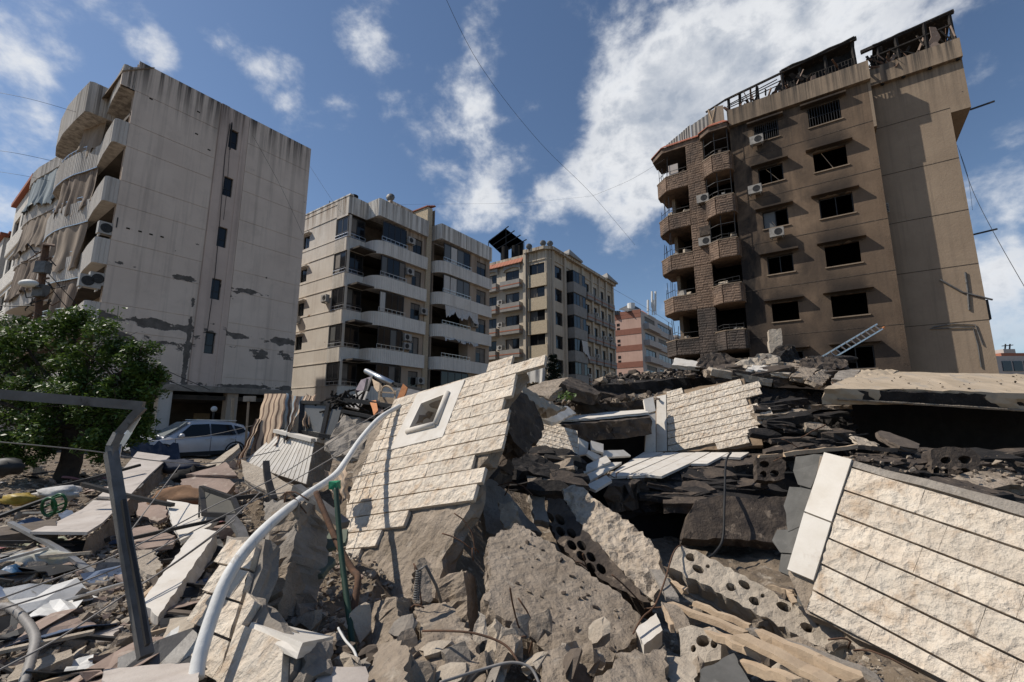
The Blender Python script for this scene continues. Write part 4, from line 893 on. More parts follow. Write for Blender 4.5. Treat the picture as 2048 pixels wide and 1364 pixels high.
        if k < 3:
            for a, b in resample(q, .8): mb.tube([G(a, b, z), G(a, b, z + 1.8)], .03, 4)
            mb.tube([G(a, b, z + 1.15) for a, b in q], .03, 4)
        mb.build('bent_railing', M['dark_metal'], r)
        mb = MB(); q = offs(far[1:3], -.05)
        for a, b in resample(q, .3): mb.tube([G(a, b, z - .15), G(a + rg.uniform(-.15, .15), b + rg.uniform(-.1, .1), z + rg.uniform(.5, 1.7))], .022, 4)
        mb.tube([G(a, b, z + .4) for a, b in q], .02, 4); mb.tube([G(us + .05, v, z + .3) for v in (7.5, 8.8)], .02, 4); mb.build('bent_railing', M['dark_metal'], r)
        for j in range(5):
            a, b = (us + rg.uniform(-.0, .3), rg.uniform(7.5, 9.0)) if j < 3 else (u0 - rg.uniform(.1, .45), rg.uniform(4.6, 5.6)); mb = MB()
            T = Matrix.Translation(G(a, b, z - .1 + (.12 if j > 2 else 0))) @ Matrix.Rotation(rg.uniform(0, 6), 4, 'Z') @ Matrix.Rotation(rg.uniform(-.5, .5), 4, 'X'); w = rg.uniform(.1, .3); mb.box(-w, w, -.1, .1, 0, rg.uniform(.1, .35), T); mb.build('debris_lump', rg.choice([M['ac_sooty'], M['concrete_pale'], M['char_brown']]), r)
    # top storey fascia with tile edging
    nearT = [(u0 + .2, vm + .02), (u0 - .6, vm + .1), (u0 - .66, 5.6), (u0 - .25, 6.2), (us, 6.3)]; farT = [(us - .05, 6.25), (us - .1, vl - .2), (us + .8, vl + .75), (us + 2, vl + .8)]
    for q in (nearT, farT):
        mb = MB(); path_wall(mb, q, 20.05 + 1.84, 22.3, .1); o = mb.build('top_fascia', M['f_stone'], r)
        mb = MB(); a = offs(q, .22); b = offs(q, -.4); mb.sheet([[G(*p, 22.3) for p in a], [G(*p, 22.75) for p in b]], .06, (0, 0, 1)); mb.build('tile_edge', M['tile_red'], o)
        mb = MB(); floor_plate(mb, q + [(u0 + 3, q[-1][1]), (u0 + 3, q[0][1])], 21.9, 22.05); mb.build('soffit', M['f_stone_dark'], o)
    for x, y in ((1408, 402), (1412, 487)): a, z = Ws.hit(x, y); aircon(r, Ws, a, z - .25, .12, .8, M['ac_sooty'])
    a, z = Ws.hit(1412, 470); mb = MB(); Ws.box(mb, a - .35, a + .35, z - .1, z + .55, .05, .3); mb.build('vent_box', M['char_brown'], r)
    mb = MB(); Ws.box(mb, 8.1, 8.8, 19.6, 20.9, -.2, -.15); mb.build('hanging_panel', M['d_grey'], r)
    # rooftop wreck: posts, beams, sheets, rafters
    def zr(v): return 23.35
    rg = random.Random(5)
    def roofpost(v, h, du=.1, w=.14): mb = MB(); mb.bar(G(u0 + du, v, 22.2), G(u0 + du + rg.uniform(-.1, .1), v + rg.uniform(-.1, .1), 23.35 + h), w); mb.build('roof_post', M['char'], r)
    for v, h in ((-3.0, 1.9), (-1.6, 1.7), (-.2, 1.5), (.9, 1.55), (2.4, 1.3), (3.6, 1.2), (4.3, 1.1)): roofpost(v, h)
    for v, h in ((-7.6, 2.0), (-6.4, 1.9), (-5.2, 1.6), (-4.2, 1.5)): roofpost(v, h, 1.0)
    for (a, b, za, zb_, du, w) in ((-3.2, 1.0, 25.3, 24.9, 0, .2), (1.0, 4.5, 24.85, 24.4, 0, .12), (4.5, 5.8, 24.4, 24.0, 0, .1), (-7.8, -3.4, 25.35, 24.9, 1.0, .2), (1.0, 4.4, 24.4, 23.9, .1, .05), (1.2, 4.2, 24.65, 24.1, .2, .05), (1.0, 4.2, 24.1, 23.75, .05, .05), (-7.6, -3.6, 24.5, 24.2, .9, .08), (-3.0, .8, 24.1, 24.0, .1, .05)):
        mb = MB(); mb.bar(G(u0 + du, a, za), G(u0 + du, b, zb_), w); mb.build('roof_beam', M['char'], r)
    for (a, b, za, zb_, d) in ((-3.1, .9, 25.35, 25.0, 2.6), (-7.7, -4.0, 25.4, 25.0, 2.0)):
        mb = MB(); mb.sheet([[G(u0 + (0 if a > -4 else 1) + dd, a + (b - a) * j / 6, za + (zb_ - za) * j / 6 - dd * .25 + rg.uniform(-.05, .05)) for j in range(7)] for dd in (-.15, d * .5, d)], .07, (0, 0, 1)); mb.build('roof_sheet', M['char'], r)
    mb = MB(); mb.sheet([[G(u0 + .6 + rg.uniform(-.1, .1), -2.9 + 3.6 * j / 8, 23.3 + i * .8) for j in range(9)] for i in range(3)], .08, Uv); mb.build('burnt_panel', M['soot'], r)
    mb = MB()
    for j in range(22): v = -3.0 + 3.6 * j / 21; mb.bar(G(u0 + .05, v, 23.35), G(u0 + .05, v, 24.05), .04)
    mb.build('roof_railing', M['char'], r)
    for j in range(95):
        v = rg.choice([rg.uniform(-7.7, -3.6), rg.uniform(-7.7, -3.6), rg.uniform(-.4, 4.3), rg.uniform(-3.3, 4.3)]); du = .1 if v > -3.5 else 1.1; mb = MB(); p = G(u0 + du + rg.uniform(-.2, .5), v, 23.3 + rg.uniform(0, .5)); q = p + Vector((rg.uniform(-.9, .9), rg.uniform(-.5, .5), rg.uniform(.1, 1.1)))
        if j % 3: mb.bar(p, q, rg.uniform(.03, .1), rg.uniform(.03, .2))
        else:
            e = Vector((rg.uniform(-.5, .5), rg.uniform(-.2, .2), rg.uniform(-.4, .1))); mb.sheet([[p, (p + q) / 2 + e * .4, q], [p + e, (p + q) / 2 + e * 1.5, q + e * .7]], .03, (0, 1, .2))
        mb.build('roof_debris', rg.choice([M['char'], M['char'], M['char_brown'], M['rust'], M['plaster_pink'], M['soot']]), r)
    # grey sheet parapet at the far end of the roof
    for (a, b, z) in ((5.6, 7.0, 23.75), (7.05, 7.9, 23.35), (7.95, 8.9, 22.85)):
        n = 10; mb = MB(); mb.sheet([[G(us + .35 + .05 * (j % 2), a + (b - a) * j / n, 22.4 - (z == 22.85) * .2), G(us + .4 + .05 * (j % 2), a + (b - a) * j / n, z + .5 * (b - (a + (b - a) * j / n)) / (b - a))] for j in range(n + 1)], .03, Uv); mb.build('corrugated_panel', M['c_grey'], r)
    mb = MB(); mb.sheet([[G(u0 - .1, 4.6 + .35 * i, 24.0 - j * .45 + .1 * math.sin(i * 2)) for j in range(4)] for i in range(4)]); mb.build('torn_sheet', M['curtain_beige'], r)
    for a, b in ((5.3, 5.6), (5.5, 5.1)): mb = MB(); mb.bar(G(u0 - .15, a, 22.6), G(u0 - .1, b, 24.1), .07); mb.build('roof_post', M['wood'], r)
    return r
M['ac_sooty'] = mk('sooty_casing', (.34, .32, .29), (.2, .185, .17), 4, .7, .2, 40, c=(.07, .06, .055), cscale=3, cpos=.58, cw=.2)
block_f()

# ------------------------------------------------------------------ far left and far right buildings
def block_g():
    for u0, v0, v1, ZT, lab in ((5.1, 47.6, 55.5, 19.6, 'pale apartment block with stone courses and a red tiled roof behind the gabled block'), (5.0, 58.2, 66, 17.6, 'narrow apartment block with balconies at the very edge of the street')):
        r = thing('apartment_block', lab, 'building', G(u0, v0, 0), GRID); Wv, Wu = Wall('v', v0), Wall('u', u0); P = 3.2; zs = [ZT - 1.6 - P * k for k in range(5)]
        hv = [(u0 + .6, u0 + 5, z - 1.5, z) for z in zs]; hu = [(v0 + 1 + 3.4 * j, v0 + 3.6 + 3.4 * j, z - 1.6, z) for z in zs for j in range(2)]
        mb = MB(); Wv.face(mb, u0, u0 + 9, 0, ZT, hv, .25); Wu.face(mb, v0, v1, 0, ZT, hu, .25); mb.build('wall', M['b_light'], r)
        for k, z in enumerate(zs):
            mb = MB(); path_wall(mb, [(u0 + 6, v0), (u0, v0), (u0, v1)], z - 1.6 - 1.3, z - 1.6, .12); o = mb.build('parapet', M['b_light'], r)
            mb = MB(); stone_band(mb, offs([(u0 + 6, v0), (u0, v0), (u0, v1)], .1), z - 2.85, z - 1.65, .2, (.6, 1.1), .015, random.Random(k), .03); mb.build('stone_course', M['b_light'], o, kind='stuff')
            window(r, Wv, *hv[k], d=-.15, pane=[M['glass'], M['blind'], M['glass']] if k != 0 else [M['cloth_white'], M['blind']], nm=3, bar=.1)
        for h in hu: window(r, Wu, *h, d=-.15, pane=M['glass'], nm=2, bar=.1)
        mb = MB(); mb.obox(G(u0 + .3, v0 + .3, ZT - .2), Uv * 8.5, Vv * (v1 - v0 - .4), (0, 0, .2)); mb.obox(G(u0 + 8.7, v0, 0), Uv * .2, Vv * (v1 - v0), (0, 0, ZT)); mb.build('roof', M['concrete_grey'], r)
        mb = MB(); n = 6
        for i in range(n): mb.obox(G(u0 - .3 + .5 * i, v0 - .3, ZT + .02 + .25 * i), Uv * .55, Vv * (v1 - v0 + .5), (0, 0, .3))
        mb.build('tile_roof', M['tile_red'], r)
    r = thing('house', 'low distant building with a red striped awning beyond the burnt block', 'building', at(2030, 745, 62) * Vector((1, 1, 0)) if False else Vector((at(2030, 745, 62).x, 62, 0)), 0)
    def bx(x0, x1, y0, y1, dd, nm, mt):
        a, b = at(x0, y1, 62), at(x1, y0, 62); mb = MB(); mb.box(a.x, b.x, 62, 62 + dd, a.z, b.z); return mb.build(nm, mt, r)
    bx(2004, 2120, 712, 905, 8, 'wall', M['d_grey'])
    o = bx(2003, 2121, 706, 712, 8.4, 'awning', M['c_red']); bx(2008, 2030, 698, 706, 3, 'roof_hut', M['d_grey'])
    for i in range(5): a, b = at(2008 + 22 * i, 742, 61.9), at(2022 + 22 * i, 722, 61.9); mb = MB(); mb.box(a.x, b.x, 61.9, 62.05, a.z, b.z); mb.build('window', M['glass_blue'], r)
    for x in (2010, 2019): a, b = at(x, 700, 63), at(x + 1, 688, 63); mb = MB(); mb.bar(a, b, .12); mb.build('antenna', M['dark_metal'], r)
    mb = MB(); mb.bar(at(2004, 692, 63), at(2026, 690, 63), .1); mb.build('antenna_arm', M['dark_metal'], r)
block_g()
M['purple'] = mk('purple_board', (.12, .085, .12), (.09, .065, .095), 4, .6, .2, 30)
M['slate_green'] = mk('green_slate', (.14, .16, .12), (.1, .12, .09), 4, .8, .3, 30, c=(.22, .22, .18), cscale=4)
M['roof_top'] = mk('dusty_roof', (.5, .4, .29), (.38, .3, .21), 1.6, .95, .5, 16, c=(.34, .3, .25), cscale=1.5, cpos=.55, cw=.15)
M['wood_dark'] = mk('dark_wood', (.14, .11, .085), (.085, .068, .055), 6, .9, .5, 30, stretch=(1, 3, 3))
M['board_grey'] = mk('grey_board', (.125, .12, .12), (.1, .096, .095), 3, .7, .1, 30)
M['rough_face'] = mk('rough_fire_tinted_stone', (.58, .49, .39), (.36, .29, .22), 9, .95, 1.0, 14, c=(.16, .13, .105), cscale=7, cpos=.57, cw=.12, bdist=.07, chip=1.0)
# ------------------------------------------------------------------ debris field (terrain under the wreckage)
def sst(a, b, x): t = min(1, max(0, (x - a) / (b - a))); return t * t * (3 - 2 * t)
def terr(x, y):
    q = Vector((x, y, 0)); z = .06 + .10 * (mn.noise(q * .9) + 1) + .05 * mn.noise(q * 2.7)
    z += 2.0 * sst(14.2, 17, y) * sst(.5, 4.0, x) * (1 - sst(24, 30, y)) * (1 - sst(22, 27, x))
    z += .3 * sst(-6, -3.5, x) * (1 - sst(-2.5, -1.6, x)) * sst(6.5, 8, y) * (1 - sst(12, 15, y))
    z -= .8 * sst(-1.7, -.5, x - .12 * (y - 3)) * (1 - sst(11, 13.5, y)) * sst(.8, 2.6, y) * (1 - sst(13, 16, x))
    return z * (1 - sst(24, 30, abs(x))) * (1 - sst(28, 34, y)) + .02
def build_ground():
    rg = random.Random(3); xs = [-700, -300, -120, -60, -40]; x = -31.0
    while x < 31: xs.append(x); x += .12 if -7 < x < 7 else .4
    xs += [40, 60, 120, 300, 700]; ys = [-300, -100, -30, -10]; y = -3.0
    while y < 35: ys.append(y); y += .12 if y < 14 else .4
    ys += [45, 60, 90, 150, 300, 900]; g = []
    for x in xs:
        col = []
        for y in ys:
            q = Vector((x, y, 0)); edge = sst(0, 3, min(x + 30, 30 - x, 34 - y, y + 3)); h = 0.0
            if edge > 0: h = (terr(x, y) + .10 * abs(mn.noise(q * 3.3)) + .07 * mn.noise(q * 7.1 + Vector((9, 3, 1))) + .03 * mn.noise(q * 17) - .04) * edge
            col.append((x + rg.uniform(-.03, .03) * (edge > 0), y + rg.uniform(-.03, .03) * (edge > 0), h))
        g.append(col)
    mb = MB(); mb.sheet(g); mb.f = [tuple(reversed(f)) for f in mb.f]; o = mb.build('ground', M['rubble_dust']); o['kind'] = 'structure'; o['label'] = 'dusty ground strewn with crushed rubble around the collapsed house'
build_ground()

SEED = [100]
def slab(name, label, cat, pl, px, th, mat, parent=None, cell=.12, rough=.012, edge=.02, jag_=.02, holes=(), group=None, h1=0.0, uvpoly=None, warp=None, flat=False, layers=3, smooth=False):
    SEED[0] += 1; poly = uvpoly if uvpoly else pl.outline(px)
    a = sum(poly[i][0] * poly[(i + 1) % len(poly)][1] - poly[(i + 1) % len(poly)][0] * poly[i][1] for i in range(len(poly)))
    if a < 0: poly = poly[::-1]
    mb = MB(); slab_mesh(mb, pl, poly, h1 - th, h1, cell, rough, edge, jag_, holes, SEED[0], layers, flat, warp); o = mb.build(name, mat, parent, smooth)
    return setp(o, label, cat, group)
def rock_stone(mb, pl, u0, u1, v0, v1, h0, h1, relief, rg, clip=(), n=None):
    """one rock-faced stone of the cladding: grid face with relief, chamfered margin, sides"""
    nx = n or max(4, int((u1 - u0) / .04)); ny = 6; bm = bmesh.new(); g = []
    off = Vector((rg.uniform(0, 50), rg.uniform(0, 50), 0))
    for i in range(nx + 1):
        row = []
        for j in range(ny + 1):
            u = u0 + (u1 - u0) * i / nx; v = v0 + (v1 - v0) * j / ny; inner = 0 < i < nx and 0 < j < ny
            q = Vector((u, v, 0)) * 9 + off; h = h1 + (relief * (.55 * mn.noise(q) + .6 * mn.noise(q * 3.1)) if inner else relief * .3 * mn.noise(q))
            if inner: u += rg.uniform(-.2, .2) * (u1 - u0) / nx; v += rg.uniform(-.2, .2) * (v1 - v0) / ny
            row.append(bm.verts.new((u, v, h)))
        g.append(row)
    for i in range(nx):
        for j in range(ny): bm.faces.new((g[i][j], g[i + 1][j], g[i + 1][j + 1], g[i][j + 1]))
    ring = [g[i][0] for i in range(nx)] + [g[nx][j] for j in range(ny)] + [g[i][ny] for i in range(nx, 0, -1)] + [g[0][j] for j in range(ny, 0, -1)]
    low = [bm.verts.new((w.co.x, w.co.y, h0)) for w in ring]; ring = [bm.verts.new(w.co) for w in ring]
    for i in range(len(ring)):
        j = (i + 1) % len(ring); bm.faces.new((ring[j], ring[i], low[i], low[j]))
    for (pu, pv, nu, nv) in clip:
        r = bmesh.ops.bisect_plane(bm, geom=bm.verts[:] + bm.edges[:] + bm.faces[:], plane_co=(pu, pv, 0), plane_no=(nu, nv, 0), clear_outer=True)
        ed = [e for e in r['geom_cut'] if isinstance(e, bmesh.types.BMEdge)]
        try: bmesh.ops.contextual_create(bm, geom=ed)
        except Exception: pass
    bm.verts.index_update()
    if len(bm.verts) > 3: mb.add([pl.w(*w.co) for w in bm.verts], [tuple(w.index for w in f.verts) for f in bm.faces])
    bm.free()
def half(pl, a, b, keep):
    """clip half-plane through two pixels, keeping the side of the third"""
    A, B, K = pl.uv(*a), pl.uv(*b), pl.uv(*keep); n = Vector((-(B[1] - A[1]), B[0] - A[0]))
    if n.dot(Vector((K[0] - A[0], K[1] - A[1]))) > 0: n = -n
    return (A[0], A[1], n.x, n.y)
def courses(root, pl, px, ch, length, thick, mat, clips=(), skip=None, relief=.03, origin=None, seed=1, gap=.008, wide=False):
    """rows of stones over the outline, each stone its own object"""
    rg = random.Random(seed); poly = pl.outline(px); us = [p[0] for p in poly]; vs = [p[1] for p in poly]; o0 = pl.uv(*origin) if origin else (min(us), min(vs))
    v = o0[1] - ch * math.ceil((o0[1] - min(vs)) / ch); cnt = 0; sk = pl.outline(skip) if skip else None
    while v < max(vs):
        u = min(us) - rg.uniform(0, length[0])
        while u < max(us):
            e = u + rg.uniform(*length); cu, cv = (u + e) / 2, v + ch / 2
            ok = inpoly((cu, cv), poly)
            if not ok and any((x_ - c[0]) * c[2] + (cv - c[1]) * c[3] > 0 for c in clips for x_ in (u, e)):   # stones reaching over a straight edge are cut, not dropped
                ok = any(inpoly((u + (e - u) * t, cv), poly) for t in (.05, .2, .35, .65, .8, .95))
            if ok:
                sets = [list(clips)]
                if sk and any(inpoly((u + (e - u) * a / 8, v + ch * b / 4), sk) for a in range(9) for b in range(5)):       # cut round the trim, piece by piece
                    sets = []; inside = []; cc = (sum(q[0] for q in sk) / 4, sum(q[1] for q in sk) / 4)
                    for a, b in zip(sk, sk[1:] + sk[:1]):
                        n = Vector((-(b[1] - a[1]), b[0] - a[0])); n = n if n.dot(Vector((cc[0] - a[0], cc[1] - a[1]))) > 0 else -n
                        sets.append(list(clips) + inside + [(a[0], a[1], n.x, n.y)]); inside.append((a[0], a[1], -n.x, -n.y))
                hh = thick * rg.uniform(.93, 1.05); sd = rg.randrange(10 ** 6)
                for cs in sets:
                    mb = MB(); rock_stone(mb, pl, u + gap * .1, e - gap * .1, v + gap * .7, v + ch - gap * .7, 0.0, hh, relief, random.Random(sd), cs)
                    if len(mb.v) > 5: mb.build('stone', mat, root, smooth=True); cnt += 1
            u = e
        v += ch
    return cnt
def plate(root, pl, px, h0, h1, mat, name='trim', smooth=False, jag_=.002):
    return slab(name, None, None, pl, px, h1 - h0, mat, root, .2, .002, .002, jag_, h1=h1, layers=2, smooth=smooth)

# ------------------------------------------------------------------ the three big stone-clad wall panels
def panel_window():
    pl = Plane.of(850, 930, 5.8, (-.5, -.62, .6), ((709, 985), (953, 942)))
    o = pl.hit(820, 960); r = thing('fallen_wall_panel', 'tilted cream stone wall panel with a small square window opening and a broken corner', 'wall panel', (o.x, o.y, 0))
    stone_px = [(791, 809), (839, 793), (934, 764), (1000, 730), (1053, 732), (1051, 754), (1035, 758), (1034, 785), (1017, 789), (1015, 815), (997, 820), (1002, 844), (997, 877), (986, 917), (956, 942), (943, 980), (912, 987), (902, 1022), (835, 1031), (813, 1066), (759, 1079), (743, 1105), (711, 1133), (697, 1126), (699, 1000), (703, 950), (735, 862)]
    back_px = [(793, 812), (839, 797), (934, 768), (1000, 736), (1044, 740), (1028, 765), (1008, 790), (996, 815), (984, 830), (992, 850), (990, 880), (975, 915), (950, 945), (945, 1000), (915, 1050), (885, 1120), (868, 1195), (800, 1210), (735, 1190), (692, 1150), (698, 1128), (702, 1000), (706, 950), (738, 866)]
    hole = [(820, 869), (877, 855), (901, 791), (847, 812)]; hl = pl.outline(hole)
    if sum(hl[i][0] * hl[(i + 1) % 4][1] - hl[(i + 1) % 4][0] * hl[i][1] for i in range(4)) > 0: hl = hl[::-1]
    def bend(u, v): t = max(0, -v - .1); return -.05 * t * t
    slab('backing', 'grey cement backing laid bare where the stones broke off', None, pl, back_px, .2, M['concrete'], r, .08, .03, .045, .03, holes=[hl], h1=-.002, warp=None)
    trim = [(839, 793), (934, 764), (890, 879), (785, 904)]
    tl = pl.outline(trim)
    clips = [half(pl, (791, 809), (699, 1000), (850, 950)), half(pl, (699, 1000), (697, 1126), (850, 950))]
    courses(r, pl, stone_px, .2, (.4, .7), .05, M['stone'], clips, trim, relief=.026, origin=(709, 985), seed=11, gap=.012)
    slab('window_surround', None, None, pl, trim, .058, M['stone_white'], r, .2, .002, .003, .002, holes=[hl], h1=.058, layers=2)
    # rounded stone frame, deep reveal
    ring = [pl.uv(*p) for p in hole]; c = (sum(p[0] for p in ring) / 4, sum(p[1] for p in ring) / 4)
    mb = MB()
    for i in range(4):
        a, b = ring[i], ring[(i + 1) % 4]
        if i in (0, 1): mb.tube([pl.w(*a, .07), pl.w(*b, .07)], .042, 8)
    mb.build('window_sill', M['stone_white'], r, smooth=True)
    mb = MB()
    for i in range(4):
        a, b = ring[i], ring[(i + 1) % 4]; k = 1.12
        ao = (c[0] + (a[0] - c[0]) * k, c[1] + (a[1] - c[1]) * k); bo = (c[0] + (b[0] - c[0]) * k, c[1] + (b[1] - c[1]) * k)
        mb.hexa([pl.w(*a, -.34), pl.w(*b, -.34), pl.w(*bo, -.34), pl.w(*ao, -.34), pl.w(*a, .06), pl.w(*b, .06), pl.w(*bo, .058), pl.w(*ao, .058)])
    mb.build('window_reveal', M['stone_white'], r)
    mb = MB(); k = 1.1; q = [(c[0] + (a[0] - c[0]) * k, c[1] + (a[1] - c[1]) * k) for a in ring]; mb.hexa([pl.w(*p, -.4) for p in q] + [pl.w(*p, -.345) for p in q]); mb.build('window_back', M['interior'], r)
    # the curl of hollow blocks hanging from its broken right edge
    for k, (pts, d) in enumerate((([(1040, 775), (1075, 815), (1090, 850), (1078, 880), (1050, 905), (1020, 870), (1005, 840), (1015, 800)], 7.1), ([(955, 960), (1000, 880), (1020, 905), (990, 960), (960, 1010)], 6.6))):
        p2 = Plane((pts[0][0], pts[0][1], d), (pts[3][0], pts[3][1], d - .1), (pts[-1][0], pts[-1][1], d - .5)); slab('broken_block_edge', None, None, p2, pts, .3, M['char_brown'], r, .09, .05, .05, .035)
panel_window()

def panel_right():
    pl = Plane.of(1800, 1100, 3.35, (-.68, -.5, .48), ((1706, 937), (2048, 1037)))
    o = pl.hit(1800, 1150); r = thing('fallen_wall_panel', 'large slanting white stone wall panel with a smooth trim strip, propped over the hollow blocks', 'wall panel', (o.x, o.y, 0))
    out = [(1706, 938), (2048, 1036), (2260, 1100), (2260, 1560), (1893, 1362), (1617, 1220), (1632, 1165)]
    slab('backing', None, None, pl, [(1640, 912), (1712, 926), (2262, 1072), (2262, 1560), (1890, 1366), (1612, 1226), (1576, 1146)], .16, M['concrete'], r, .15, .012, .03, .012, h1=-.002)
    clips = [half(pl, (1706, 938), (1617, 1220), (1900, 1150)), half(pl, (1617, 1222), (1893, 1364), (1900, 1150)), half(pl, (1706, 936), (2048, 1034), (1900, 1150))]
    poly = [(1600, 900), (2260, 1080), (2260, 1600), (1850, 1400), (1560, 1230)]
    courses(r, pl, poly, .2, (.45, .7), .034, M['stone'], clips, None, relief=.022, origin=(1706, 938), seed=23, gap=.01)
    plate(r, pl, [(1653, 910), (1708, 924), (1668, 1048), (1614, 1027)], 0, .05, M['stone_white'], 'trim_strip'); plate(r, pl, [(1613, 1030), (1667, 1051), (1632, 1165), (1580, 1143)], 0, .05, M['stone_white'], 'trim_strip')
    plate(r, pl, [(1712, 925), (2260, 1070), (2260, 1096), (1706, 936)], -.1, .03, M['concrete_grey'], 'top_edge', jag_=.01)
    for k, pts in enumerate(([(1590, 912), (1648, 908), (1620, 975), (1595, 968), (1585, 940)], [(1577, 972), (1622, 978), (1600, 1050), (1575, 1062), (1566, 1010)], [(1552, 1058), (1600, 1052), (1583, 1105), (1558, 1103), (1543, 1080)], [(1560, 1106), (1588, 1108), (1578, 1150), (1555, 1140)], [(1588, 1150), (1628, 1170), (1616, 1222), (1592, 1200)])):
        slab('bedding_mortar', None, None, pl, pts, .05, M['slate_grey'], r, .07, .012, .008, .01, h1=-.01 - .004 * k)
panel_right()

def panel_mid():
    pl = Plane.of(1420, 840, 12, (-.46, -.765, .45), ((1338, 850), (1510, 808)))
    o = pl.hit(1420, 850); r = thing('fallen_wall_panel', 'square cream stone wall panel standing upright in front of the charred heap', 'wall panel', (o.x, o.y, 0))
    out = [(1334, 786), (1390, 777), (1490, 756), (1501, 775), (1505, 795), (1512, 820), (1517, 849), (1519, 871), (1524, 885), (1440, 895), (1337, 904)]
    slab('backing', None, None, pl, [(1312, 792), (1338, 784), (1488, 757), (1500, 800), (1515, 850), (1526, 890), (1440, 899), (1312, 906)], .2, M['mortar'], r, .16, .02, .03, .02, h1=-.002)
    clips = [half(pl, (1334, 786), (1337, 904), (1420, 850)), half(pl, (1337, 904), (1440, 904), (1420, 850))]
    courses(r, pl, out, .2, (.45, .85), .05, M['stone'], clips, None, relief=.022, origin=(1338, 850), seed=31, gap=.017)
    plate(r, pl, [(1314, 795), (1333, 791), (1335, 904), (1314, 905)], 0, .06, M['stone_white'], 'trim_strip')
    p2 = Plane((1290, 904, 11.8), (1312, 904, 11.8), (1311, 826, 12.3))
    plate(r, p2, [(1293, 829), (1311, 826), (1312, 904), (1290, 905)], -.1, .0, M['stone_white'], 'trim_strip'); plate(r, p2, [(1287, 799), (1306, 794), (1311, 822), (1292, 828)], -.08, .02, M['stone_white'], 'trim_strip')
panel_mid()

def panel_small():
    pl = Plane((1070, 905, 9.6), (1158, 926, 9.5), (1154, 864, 10.2), row=((1075, 870), (1156, 893))); o = pl.hit(1115, 890)
    r = thing('fallen_wall_panel', 'small stained stone wall panel half buried between the window panel and the dark hollow', 'wall panel', (o.x, o.y, 0))
    slab('backing', None, None, pl, [(1066, 836), (1080, 838), (1155, 864), (1159, 928), (1066, 906)], .15, M['mortar'], r, .14, .01, .02, .01, h1=-.002)
    courses(r, pl, [(1064, 832), (1080, 836), (1155, 862), (1160, 930), (1064, 908)], .13, (.2, .4), .035, M['stone'], [half(pl, (1154, 860), (1158, 930), (1100, 890)), half(pl, (1066, 834), (1155, 862), (1100, 890))], None, .018, seed=41, gap=.012)
panel_small()

def panel_lower():
    pl = Plane.of(470, 1200, 3.15, (-.5, -.62, .6), ((435, 1130), (525, 1150))); o = pl.hit(480, 1230)
    r = thing('fallen_wall_panel', 'leaning piece of stone wall with a projecting window sill beside the bent white pipe', 'wall panel', (o.x, o.y, 0))
    slab('backing', None, None, pl, [(455, 1072), (530, 1078), (524, 1135), (500, 1190), (530, 1215), (590, 1285), (585, 1340), (560, 1380), (395, 1370), (405, 1240), (430, 1165)], .14, M['concrete_grey'], r, .1, .01, .025, .015, h1=-.002)
    courses(r, pl, [(461, 1066), (531, 1072), (526, 1132), (499, 1190), (480, 1330), (395, 1370), (405, 1210), (430, 1160)], .18, (.3, .42), .045, M['stone'], [half(pl, (529, 1072), (462, 1318), (430, 1200))], None, .022, origin=(435, 1130), seed=52, gap=.01)
    plate(r, pl, [(505, 1190), (523, 1210), (495, 1255), (580, 1290), (575, 1390), (440, 1385), (465, 1320)], 0, .045, M['stone'], 'smooth_block', jag_=.006)
    D = lambda x, y, k: (x, y, pl.hit(x, y).y + k); p2 = Plane(D(501, 1251, -.1), D(604, 1291, -.1), D(640, 1280, .35)); slab('sill', None, None, p2, [(501, 1249), (604, 1290), (666, 1277), (560, 1252), (517, 1246)], .07, M['stone_white'], r, .12, .002, .006, .004, h1=.01)
    slab('broken_end', None, None, Plane(D(600, 1330, .02), D(668, 1330, .3), D(650, 1280, .35)), [(600, 1296), (668, 1276), (670, 1300), (662, 1350), (610, 1352)], .2, M['concrete_grey'], r, .05, .03, .03, .02)
panel_lower()

# ------------------------------------------------------------------ hollow-block masonry
def holed_face(mb, pl, poly, holes, depth, seed, mat_i=(0, 1), rough=.012, cell=.06, edge=.015):
    hl = []
    for (x, y, rx, ry, rot) in holes:
        lp = [pl.uv(x + rx * math.cos(t) * math.cos(rot) - ry * math.sin(t) * math.sin(rot), y + rx * math.cos(t) * math.sin(rot) + ry * math.sin(t) * math.cos(rot)) for t in [2 * math.pi * i / 14 for i in range(14)]]
        a = sum(lp[i][0] * lp[(i + 1) % 14][1] - lp[(i + 1) % 14][0] * lp[i][1] for i in range(14)); hl.append(lp if a < 0 else lp[::-1])
    p = pl.outline(poly); a = sum(p[i][0] * p[(i + 1) % len(p)][1] - p[(i + 1) % len(p)][0] * p[i][1] for i in range(len(p))); p = p if a > 0 else p[::-1]
    slab_mesh(mb, pl, p, -depth, 0, cell, rough, edge, .015, hl, seed)
